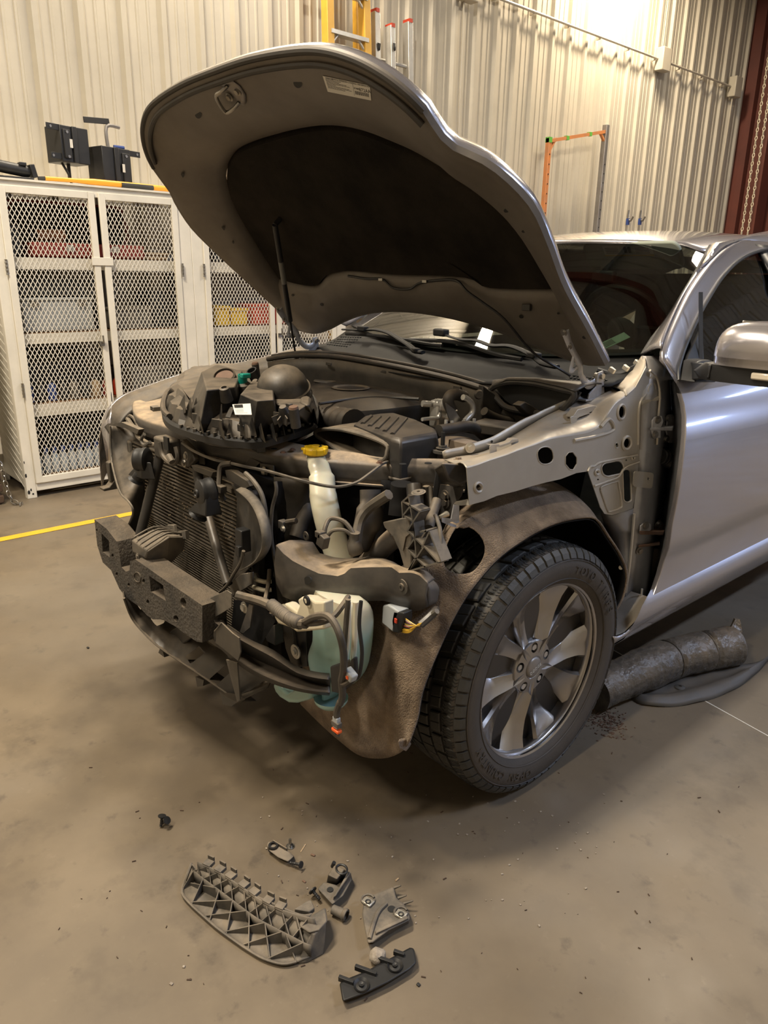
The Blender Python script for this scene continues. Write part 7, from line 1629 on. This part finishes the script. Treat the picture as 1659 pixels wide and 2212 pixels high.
for i in range(13):
    t = i/12; px = lerp(404, 668, t); py = interp([(392, 915), (430, 926), (480, 936), (545, 942), (600, 932), (668, 908)], px); q0 = at(px, py, z=ZH+.02); q1 = at(px+random.uniform(2, 10), py-random.uniform(22, 40), z=ZH+random.uniform(.07, .11))
    obj('housing_rib', B().hull8([q0, q0+V(.005, 0, 0), q1+V(.005, .01, -.05), q1+V(0, .01, -.05)], [q0+V(0, 0, .018), q0+V(.003, 0, .018), q1+V(.003, 0, 0), q1]), 'hlamp', HL)
for px, py, w, h in ((430, 905, .05, .03), (470, 915, .04, .025), (575, 915, .05, .03), (640, 900, .045, .03), (520, 925, .03, .02)): obj('housing_web', B().box(at(px, py, z=ZH+.06), (w, .006, h), Matrix.Rotation(random.uniform(-.5, .5), 3, 'Z')), 'hlamp', HL, bevel=.002)
# fluted adjusters
for px, py, r in ((612, 884, .022), (552, 826, .020)):
    c = at(px, py, z=ZH+.135); A_ = obj('adjuster', B().lathe([(0, -.04), (r*.6, -.04), (r*.6, .0), (r*.4, .008), (0, .008)], c, (.2, -.4, .9), 16), 'hlamp', HL)
    for k in range(8): a = 2*PI*k/8; _, u, w = frame((.2, -.4, .9)); d = u*math.cos(a)+w*math.sin(a); obj('adjuster_fin', B().bar(c+d*r*.5-V(0, 0, .02), c+d*r*1.3-V(0, 0, .02), .003, .022), 'hlamp', A_)
for px, py in ((634, 882), (551, 786)):
    c = at(px, py, z=ZH+.145); k = obj('vent_stub', B().lathe([(.013, -.05), (.013, 0), (0, .001)], c, (.1, -.2, 1), 16), 'hlamp', HL); obj('rust_cap', B().lathe([(.0125, 0), (.011, .005), (0, .006)], c, (.1, -.2, 1), 16), 'rust', k)
c = at(524, 817, z=ZH+.155); k = obj('teal_socket', B().lathe([(.014, -.03), (.014, .012), (.010, .012), (.010, -.01)], c, (.1, -.1, 1), 18), 'green', HL); obj('socket_base', B().lathe([(.022, -.045), (.022, -.02), (.014, -.012)], c, (.1, -.2, 1), 18), 'greyp', k); obj('socket_arm', B().box(at(530, 812, z=ZH+.165), (.018, .03, .014)), 'green', k, bevel=.003)
c = at(545, 804, z=ZH+.15); obj('open_socket', B().lathe([(.018, -.03), (.018, .008), (.014, .008), (.013, -.01), (0, -.01)], c, (.1, -.5, .8), 18), 'blackc', HL)
c = at(484, 838, z=ZH+.155); obj('screw_boss', B().lathe([(.018, -.04), (.014, .0), (.008, .002), (.007, -.004), (0, -.004)], c, (.2, -.3, .9), 18), 'hlamp', HL); 
p = at(376, 852, z=ZH+.05); obj('hose_stub', B().lathe([(.010, .02), (.013, .02), (.013, -.03)], p, (-.3, -.7, .6), 14), 'hlamp', HL)
# label and a gloss tape strip
lq = [at(a, c, z=ZH+.143) for a, c in ((505, 874), (544, 872), (547, 896), (511, 896))]
lq = [p+V(0, -.004, .0) for p in lq]; LQ = obj('part_label', B().prism(lq, (0, 0, .001)), 'paper', HL, smooth=0)
rn = (lq[1]-lq[0]).normalized(); un = V(0, 0, 1).cross(rn)
for k in range(16): 
    t = .06+.5*k/16; p = lq[0].lerp(lq[1], t); q = lq[3].lerp(lq[2], t); obj('barcode_bar', B().prism([p.lerp(q, .06)+V(0, 0, .0012), p.lerp(q, .06)+rn*(.001+.0008*(k % 3))+V(0, 0, .0012), p.lerp(q, .38)+rn*(.001+.0008*(k % 3))+V(0, 0, .0012), p.lerp(q, .38)+V(0, 0, .0012)], (0, 0, .0002)), 'ink', LQ, smooth=0)
for r0 in (.5, .62, .74, .86): 
    p = lq[0].lerp(lq[3], r0); q = lq[1].lerp(lq[2], r0); obj('label_line', B().prism([p.lerp(q, .08)+V(0, 0, .0012), p.lerp(q, .55+.2*(r0 > .8))+V(0, 0, .0012), p.lerp(q, .55+.2*(r0 > .8))-un*.002+V(0, 0, .0012), p.lerp(q, .08)-un*.002+V(0, 0, .0012)], (0, 0, .0002)), 'inkg', LQ, smooth=0)
obj('black_tape', B().prism([at(a, c, z=ZH+.125) for a, c in ((497, 880), (505, 882), (497, 904), (487, 902))], (0, 0, .002)), pm('gloss_tape', (.004, .004, .004), .08), HL)
# the clear lens hanging below the rim over the bay
A0 = [at(a, c, z=ZH+.0) for a, c in ((390, 938), (480, 962), (545, 968), (610, 956), (660, 940), (690, 918))]
A1 = [at(a, c, z=ZH-.006) for a, c in ((400, 942), (480, 966), (550, 976), (620, 972), (665, 952), (690, 924))]
b = ringsheet(B(), [rr_(.965, -.010), rr_(.93, -.016)]); 
lens_b = [at(a, c, z=ZH-.05) for a, c in ((560, 962), (600, 968), (640, 962), (672, 946), (690, 926), (684, 905), (640, 900), (580, 920))]
obj('front_lens', B().hull8([p+V(0, .01, 0) for p in lens_b], [rc.lerp(p, .97)+V(0, 0, .045) for p in [lens_b[i] for i in range(8)]]), 'lens', HL, bevel=.01, seg=3)
obj('lens_edge', B().tube([at(a, c, z=ZH-.002) for a, c in ((545, 966), (580, 956), (620, 944), (655, 932), (684, 922))], .004, 6, 4), 'alu', HL)
obj('reflector', B().hull8([p+V(0, .012, .01) for p in lens_b], [rc.lerp(p, .9)+V(0, 0, .04) for p in lens_b]), 'blackc', HL)
obj('amber_reflector', B().box(at(662, 928, z=ZH-.03), (.03, .01, .012)), 'yellow', HL)

# ------------------------------------------------------------------ parts lying on the floor
G = lambda a, c, z=0: at(a, c, z=z)
# large grey ribbed bumper bracket
GR = thing('ribbed_bracket', G(570, 1990), 'long curved dusty grey ribbed plastic bumper bracket lying on the concrete', 'bracket')
outer = [(414, 1868), (400, 1905), (394, 1932), (412, 1956), (440, 1982), (470, 2008), (500, 2030), (535, 2054), (570, 2074), (610, 2085), (640, 2080)]
midl = [(418, 1880), (440, 1898), (470, 1920), (510, 1950), (550, 1980), (590, 2002), (625, 2020), (660, 2038), (672, 2042)]
inn = [(426, 1862), (450, 1872), (480, 1888), (520, 1914), (560, 1942), (600, 1962), (640, 1975), (680, 1985)]
O3 = smoothpath([G(a, c, .006) for a, c in outer], 4); M3 = smoothpath([G(a, c, .045) for a, c in midl], 4); I3 = smoothpath([G(a, c, .075) for a, c in inn], 4)
k_ = 40; O_, M_, I_ = resample(O3, k_), resample(M3, k_), resample(I3, k_)
lowm = [V(p.x, p.y, .012) for p in M_]; lowi = [V(p.x, p.y+.01, .012) for p in I_]
obj('base_web', B().sheet([O_, [p.lerp(q, .5) for p, q in zip(O_, lowm)], lowm]), 'greyp', GR, smooth=50, solid=.003)
obj('middle_wall', B().sheet([M_, lowm]), 'greyp', GR, smooth=50, solid=.003); obj('upper_wall', B().sheet([I_, lowi]), 'greyp', GR, smooth=50, solid=.003); obj('top_web', B().sheet([[p+V(0, 0, -.02) for p in I_], [p+V(0, 0, -.03) for p in M_]]), 'greyp', GR, smooth=50, solid=.003)
obj('outer_lip', B().tube([p+V(0, 0, .004) for p in O3], .0035, 6), 'greyp', GR)
def web(p, q, hp_, hq, th=.0028, name='rib'): 
    p = Vector(p); q = Vector(q); d = (q-p).normalized().cross(V(0, 0, 1))*th/2; obj(name, B().hull8([V(p.x, p.y, .006)+d, V(p.x, p.y, .006)-d, V(q.x, q.y, .006)-d, V(q.x, q.y, .006)+d], [V(p.x, p.y, hp_)+d, V(p.x, p.y, hp_)-d, V(q.x, q.y, hq)-d, V(q.x, q.y, hq)+d]), 'greyp', GR)
for i in range(7):
    u = i/7.; k = int(u*39); k2 = min(k+7, 39); web(O_[k], M_[min(k+4, 39)], .010, .045); web(O_[k2], M_[max(k-1, 0)], .010, .045)
for i in range(9):
    k = int(i*4.3); k2 = min(k+3, 39); web(M_[k], I_[k2], .045, .07); web(M_[k2], I_[k], .045, .07)
for i in range(7):
    k = 3+int(i*4.4); p = I_[k]; d = (I_[k+1]-I_[k]).normalized(); ang = math.atan2(d.y, d.x); obj('snap_tab', B().box(p+V(0, 0, -.002)+V(-d.y, d.x, 0)*.010, (.022, .022, .010), Matrix.Rotation(ang, 3, 'Z')), 'greyp', GR, bevel=.001); obj('snap_hook', B().box(p+V(0, 0, .006)+V(-d.y, d.x, 0)*.020, (.018, .004, .014), Matrix.Rotation(ang, 3, 'Z')), 'bdust', GR)
endp = [(652, 1988), (676, 1976), (703, 1960), (708, 1990), (690, 2010), (668, 2016), (645, 2000)]
obj('end_flange', B().hull8([G(a, c, .03) for a, c in endp], [G(a, c, .06) for a, c in endp]), 'greyp', GR, bevel=.004)
obj('end_wall', B().hull8([G(a, c, .0) for a, c in ((640, 2083), (662, 2082), (700, 2062), (700, 2030), (676, 2040))], [G(a, c, .055) for a, c in ((672, 2015), (680, 2018), (706, 1992), (700, 1985), (676, 2005))]), 'greyp', GR, bevel=.003)
b = B().sheet([smoothpath([G(a, c, .06) for a, c in ((552, 1945), (590, 1960), (640, 1984), (660, 1990))], 4), smoothpath([G(a, c, .075) for a, c in ((556, 1936), (600, 1955), (650, 1975), (676, 1972))], 4)]); obj('curved_web', b, 'greyp', GR, solid=.003)
obj('end_hook', B().prism([G(a, c, .05) for a, c in ((636, 1972), (664, 1954), (672, 1952), (680, 1970), (668, 1978))], (0, 0, .012)), 'greyp', GR, bevel=.002)
# black strip with two bosses
ST_ = thing('black_strip', G(815, 2060), 'black plastic retaining strip with two round bosses, nearest the bottom edge', 'retaining strip')
z0 = [(740, 2164), (733, 2124), (745, 2116), (790, 2098), (850, 2066), (885, 2047), (894, 2048), (900, 2080), (886, 2094), (840, 2122), (790, 2146)]
obj('strip_body', B().hull8([G(a, c, 0) for a, c in z0], [G(a, c, .022) for a, c in z0]), 'blackc', ST_, bevel=.004)
for px, py in ((781, 2129), (853, 2087)):
    bs = obj('round_boss', B().lathe([(.017, .0), (.017, .004), (.012, .0), (.006, .001), (.006, .006), (.003, .006), (0, .004)], G(px, py, .023), (0, 0, 1), 24), 'blackc', ST_); obj('screw_head', B().lathe([(.006, .002), (.005, .006), (0, .004)], G(px, py, .023), (0, 0, 1), 12), 'steel', bs)
for px, py, l in ((748, 2118, .035), (790, 2097, .05), (830, 2075, .045), (862, 2060, .025)):
    p = G(px, py, .024); obj('edge_tab', B().box(p, (l, .008, .012), Matrix.Rotation(.48, 3, 'Z')), 'blackc', ST_, bevel=.001)
b = B(); n0 = 10
st = thing('stone', G(815, 2066), 'pale rounded stone lump touching the black strip', 'stone')
b = B(); R = []
for i in range(9):
    a = PI*i/8; R.append([G(816, 2066, .018)+V(math.sin(a)*math.cos(t)*.019, math.sin(a)*math.sin(t)*.019, -math.cos(a)*.017)*(1+.18*noise.noise(V(math.sin(a)*math.cos(t), math.sin(a)*math.sin(t), math.cos(a))*1.7)) for t in [2*PI*j/16 for j in range(16)]])
ringsheet(b, R); bpy.data.objects.remove(st); tag(obj('stone', b, 'concretechip', smooth=80), 'pale rounded stone lump touching the black strip', 'stone')
# flat grey bracket with two metal clip nuts
FB = thing('clip_bracket', G(830, 1975), 'grey plastic bracket with two bright square clip nuts, right of the ribbed bracket', 'bracket')
pl = [(782, 1975), (786, 1948), (800, 1935), (850, 1915), (856, 1940), (872, 1952), (884, 1972), (886, 1988), (840, 2010), (806, 2036), (794, 2038)]
obj('plate', B().hull8([G(a, c, .0) for a, c in pl], [G(a, c, .028) for a, c in pl]), 'greyp', FB, bevel=.004)
for px, py, rot in ((795, 1948, .2), (866, 1975, .3)): 
    cl = obj('clip_nut', B().box(G(px, py, .032), (.026, .020, .006), Matrix.Rotation(rot, 3, 'Z')), 'screen', FB, bevel=.002); obj('nut_hole', B().lathe([(.004, .001), (.007, .002), (.007, 0)], G(px, py, .0352), (0, 0, 1), 14), 'ink', cl)
    obj('nut_shroud', B().tube(ell(px, py-5, 14, 11, 0, z=.030), .003, 6), 'greyp', FB)
obj('round_hole', B().disc(G(846, 1964, .028), (0, 0, 1), .010, .001, 18), 'ink', FB)
for a, c in (((852, 1918), (866, 1913)), ((860, 1940), (878, 1934)), ((872, 1952), (892, 1946))): obj('prong', B().tube([G(*a, .02), G(*c, .03)], [.004, .002], 6), 'greyp', FB)
obj('ridge', B().tube([G(a, c, .030) for a, c in ((835, 1952), (815, 1975), (798, 2028))], .005, 8, 3), 'greyp', FB)
obj('front_lip', B().hull8([G(a, c, .0) for a, c in ((800, 2034), (884, 1988), (884, 1994), (806, 2040))], [G(a, c, .035) for a, c in ((812, 2008), (878, 1976), (882, 1984), (812, 2016))]), 'greyp', FB, bevel=.002)
# dark bracket behind the big one
BB = thing('corner_bracket', G(716, 1910), 'dark grey angled bracket with a round hole, behind the ribbed bracket', 'bracket')
pl = [(686, 1920), (700, 1905), (728, 1912), (752, 1890), (760, 1900), (742, 1935), (718, 1955)]
obj('bracket_plate', B().hull8([G(a, c, 0) for a, c in pl], [G(a, c, .025) for a, c in pl]), 'greyp', BB, bevel=.003)
obj('hole', B().disc(G(713, 1922, .026), (0, 0, 1), .008, .0012, 16), 'ink', BB)
obj('bracket_side', B().hull8([G(a, c, 0) for a, c in ((704, 1908), (728, 1912), (756, 1888), (736, 1880))], [G(a, c, .05) for a, c in ((708, 1890), (728, 1900), (745, 1878), (722, 1868))]), 'bdust', BB, bevel=.003)
obj('ring_clip', B().tube(ell(738, 1878, 12, 10, 20, z=.05), .003, 6, closed=True), 'blackc', BB); obj('prong', B().tube([G(718, 1872, .04), G(722, 1863, .055)], .005, 8), 'blackc', BB)
obj('side_wall', B().hull8([G(a, c, 0) for a, c in ((718, 1955), (726, 1950), (762, 1900), (752, 1895))], [G(a, c, .04) for a, c in ((720, 1938), (726, 1934), (758, 1884), (752, 1882))]), 'greyp', BB, bevel=.002)
# small clips, screws and fittings
def pushclip(px, py, axv, lab, name='push_clip', m='blackc', L_=.030, r=.011, group='small black fasteners on the floor', cat='fastener'):
    a = Vector(axv).normalized(); c = G(px, py, .0); lowest = min(0, a.z)*L_; c.z = r*math.sqrt(max(0, 1-a.z**2))*1.0 + (-lowest) + .0005
    t = thing(name, (c.x, c.y, 0), lab, cat, group)
    obj('head', B().lathe([(0, -.003), (r, -.002), (r, .001), (0, .001)], c, a, 18), m, t); s_ = smoothpath([c, c+a*L_*.5, c+a*L_], 6); obj('shank', B().tube(s_, [.0045 if i % 2 else .0033 for i in range(len(s_)-1)]+[.001], 8), m, t)
    return t
pushclip(352, 1784, (.1, -.25, -1), 'black push clip standing with a second one on the floor at the far left')
pushclip(362, 1788, (-.6, -.3, -.6), 'black push clip leaning against the other one at the far left', L_=.024)
pushclip(650, 1880, (-.9, -.35, -.25), 'black fir-tree clip lying alone between the brackets', L_=.034, r=.009)
pushclip(676, 1938, (.9, .05, -.3), 'black push clip lying against the dark corner bracket', L_=.028)
t = thing('bolt', G(627, 1828), 'small bright steel bolt with a washer standing on the floor', 'bolt'); p = G(627, 1829, 0); obj('bolt_head', B().lathe([(0, 0), (.012, 0), (.012, .002), (.007, .002), (.007, .008), (0, .008)], p, (0, 0, 1), 16), 'steel', t); obj('bolt_shank', B().tube([p+V(0, 0, .008), p+V(0, 0, .024)], .004, 8), 'steel', t)
SB = thing('small_bracket', G(605, 1838), 'small dark triangular plastic bracket beside the steel bolt', 'bracket')
pl = [(576, 1826), (580, 1818), (600, 1820), (622, 1838), (636, 1850), (622, 1862), (600, 1852), (582, 1838)]
obj('bracket_plate', B().hull8([G(a, c, 0) for a, c in pl], [G(a, c, .018) for a, c in pl]), 'greyp', SB, bevel=.003); obj('bracket_socket', B().lathe([(.008, .004), (.013, .004), (.014, -.01)], G(590, 1828, .02), (0, 0, 1), 16), 'blackc', SB); obj('bracket_wall', B().bar(G(590, 1820, .018), G(620, 1838, .018), .003, .016), 'bdust', SB)
PG = thing('rubber_plug', G(732, 1973), 'short dark rubber sleeve beside the end of the ribbed bracket', 'rubber plug'); c = G(736, 1972, .014); a = V(-.9, -.35, 0); obj('sleeve', B().lathe([(.010, -.016), (.014, -.014), (.014, -.008), (.012, -.006), (.011, .022), (0, .022)], c, a, 18), 'greyp', PG); obj('sleeve_lip', B().lathe([(.014, -.016), (.0155, -.012), (.014, -.008)], c, a, 18), 'bdust', PG)
# bits of debris
def bit(px, py, sx, sy, sz, m, lab, nm, rot=.3, cat='debris'): p = G(px, py, sz/2); b = B().box(p, (sx, sy, sz), Matrix.Rotation(rot, 3, 'Z')); tag(obj(nm, b, m, bevel=min(sx, sy, sz)*.3), lab, cat)
bit(676, 1847, .012, .006, .004, 'rust', 'tiny rust-orange chip on the floor above the corner bracket', 'rust_chip', .4)
bit(657, 1904, .010, .005, .003, 'rust', 'small dark brown splinter below the fir-tree clip', 'wood_splinter', .2)
bit(655, 1832, .003, .030, .002, 'cardb', 'thin straw-coloured sliver beside the steel bolt', 'straw_sliver', .5)
bit(858, 1900, .004, .012, .004, 'cardb', 'tiny tan chip above the prongs of the clip bracket', 'tan_chip', .1)
bit(190, 1399, .012, .008, .005, 'blackc', 'tiny black scrap alone on the floor at the left', 'black_scrap', .1)
bit(904, 2127, .008, .007, .004, 'blackc', 'tiny dark crumb right of the black strip', 'black_crumb', .1)
bit(370, 2125, .008, .006, .003, 'concretechip', 'small whitish fleck at the lower left of the floor', 'paint_fleck', .4)
bit(397, 2088, .006, .006, .003, 'concretechip', 'small whitish fleck just above and right of the other one', 'paint_fleck', .8)
random.seed(3)
b = B()
for i in range(230):
    t = random.random(); px = random.gauss(1310, 22); py = 1540+(px-1300)*.25+random.gauss(15, 18)
    p = G(px, py, .002); b.box(p, (random.uniform(.003, .010), random.uniform(.001, .004), .002), Matrix.Rotation(random.uniform(0, 3), 3, 'Z'))
tag(obj('dirt_crumbs', b, 'rust', smooth=0), 'scatter of brown dirt crumbs on the floor behind the front tyre', 'dirt', kind='stuff')
b = B()
for i in range(90):
    px = random.uniform(560, 1320); py = random.uniform(1700, 2000); p = G(px, py, .0015); s_ = random.choice((.002, .003, .004, .006)); b.box(p, (s_, s_*.7, .002), Matrix.Rotation(random.uniform(0, 3), 3, 'Z'))
tag(obj('floor_grit', b, 'concretechip', smooth=0), 'pale grit scattered over the floor in front of the wheel', 'grit', kind='stuff')
b = B()
for i in range(70):
    px = random.uniform(60, 1600); py = random.uniform(1620, 2180); p = G(px, py, .0015); s_ = random.choice((.002, .003, .005)); b.box(p, (s_*2, s_*.5, .002), Matrix.Rotation(random.uniform(0, 3), 3, 'Z'))
tag(obj('floor_specks', b, 'pallet', smooth=0), 'small dark specks scattered across the concrete', 'specks', kind='stuff')

# ------------------------------------------------------------------ wrapped roll and the plastic moulding behind the wheel
p0 = V(.73, .52, .085); ctr = [at(1285, 1492, z=.075), at(1340, 1462, z=.085), at(1400, 1440, z=.085), at(1450, 1420, z=.085), at(1500, 1408, z=.085), at(1560, 1397, z=.085), at(1588, 1392, z=.085)]
s_ = smoothpath(ctr, 14); n = 28; b = B(); R = []
for i, p in enumerate(s_):
    t = i/(len(s_)-1); r = interp([(0, .066), (.3, .080), (.46, .079), (.48, .073), (.50, .078), (.72, .079), (.735, .072), (.75, .079), (.95, .080), (1, .066)], t)
    d = (s_[min(i+1, len(s_)-1)]-s_[max(i-1, 0)]).normalized(); u = V(0, 0, 1); w = d.cross(u).normalized(); row = []
    for j in range(n):
        a = 2*PI*j/n; rr = r*(1+.05*noise.noise(V(p.x*14, p.y*14, math.cos(a)*2.5))+.035*noise.noise(V(p.y*55, a*1.5, 3))); q = V(p.x, p.y, r)+u*math.sin(a)*rr*1.0+w*math.cos(a)*rr; q.z = max(q.z, .001); row.append(q)
    R.append(row)
ringsheet(b, R); b.f += [tuple(range(n))[::-1], tuple(range(len(b.v)-n, len(b.v)))]
WR = thing('wrapped_roll', (s_[0].x, s_[0].y, 0), 'long roll wrapped in dusty black plastic film lying behind the front wheel', 'roll')
obj('film_wrap', b, 'tarp', WR, smooth=60)
for t, m_ in ((.48, 1), (.735, 1)):
    k = int(t*(len(s_)-1)); d = (s_[k+1]-s_[k]).normalized(); c = V(s_[k].x, s_[k].y, .078); _, u, w = frame(d); obj('wrap_band', B().tube([q for q in [c+(u*math.cos(a)+w*math.sin(a))*.0765 for a in [2*PI*j/30 for j in range(30)]]], .003, 6, closed=True), 'tarp', WR)
e = s_[-1]; obj('film_tuft', B().hull8([e+V(-.02, -.03, .06), e+V(.02, .0, .06), e+V(.0, .04, .05), e+V(-.04, .02, .05)], [e+V(-.02, .01, .10), e+V(-.005, .02, .10), e+V(-.01, .03, .098), e+V(-.03, .02, .098)]), 'tarp', WR)
ou = [(1300, 1484), (1330, 1488), (1352, 1498), (1368, 1512), (1385, 1521), (1420, 1526), (1470, 1524), (1520, 1514), (1570, 1497), (1610, 1474), (1640, 1448), (1662, 1424)]
io = [(1300, 1480), (1352, 1484), (1370, 1485), (1410, 1478), (1445, 1468), (1495, 1450), (1530, 1444), (1575, 1436), (1600, 1436), (1625, 1432), (1645, 1428), (1662, 1420)]
Oa = [G(a, c, .004) for a, c in ou]; Ia = [G(a, c, .012) for a, c in io]
rows = loft(smoothpath(Oa, 4), smoothpath(Ia, 4), 70, 12); prof_ = [.002, .012, .022, .026, .020, .012, .010, .012, .014, .014, .013, .012]
for r, h in zip(rows, prof_):
    for i, p in enumerate(r): p.z = h+.003*math.sin(i*.5)*(1 if h < .02 else .3)+.001
MD = thing('plastic_moulding', G(1450, 1500), 'curved dark grey plastic moulding lying along the wrapped roll', 'moulding')
obj('moulding_shell', B().sheet(rows), pm('charcoal_moulding', (.060, .057, .052), .5, 0, (.045, .043, .04), 14, dust=.2), MD, smooth=70, solid=.003)
obj('moulding_boss', B().lathe([(.006, .004), (.014, .003), (.020, 0)], G(1469, 1484, .016), (0, 0, 1), 18), pm('charcoal_boss', (.060, .057, .052), .5), MD)
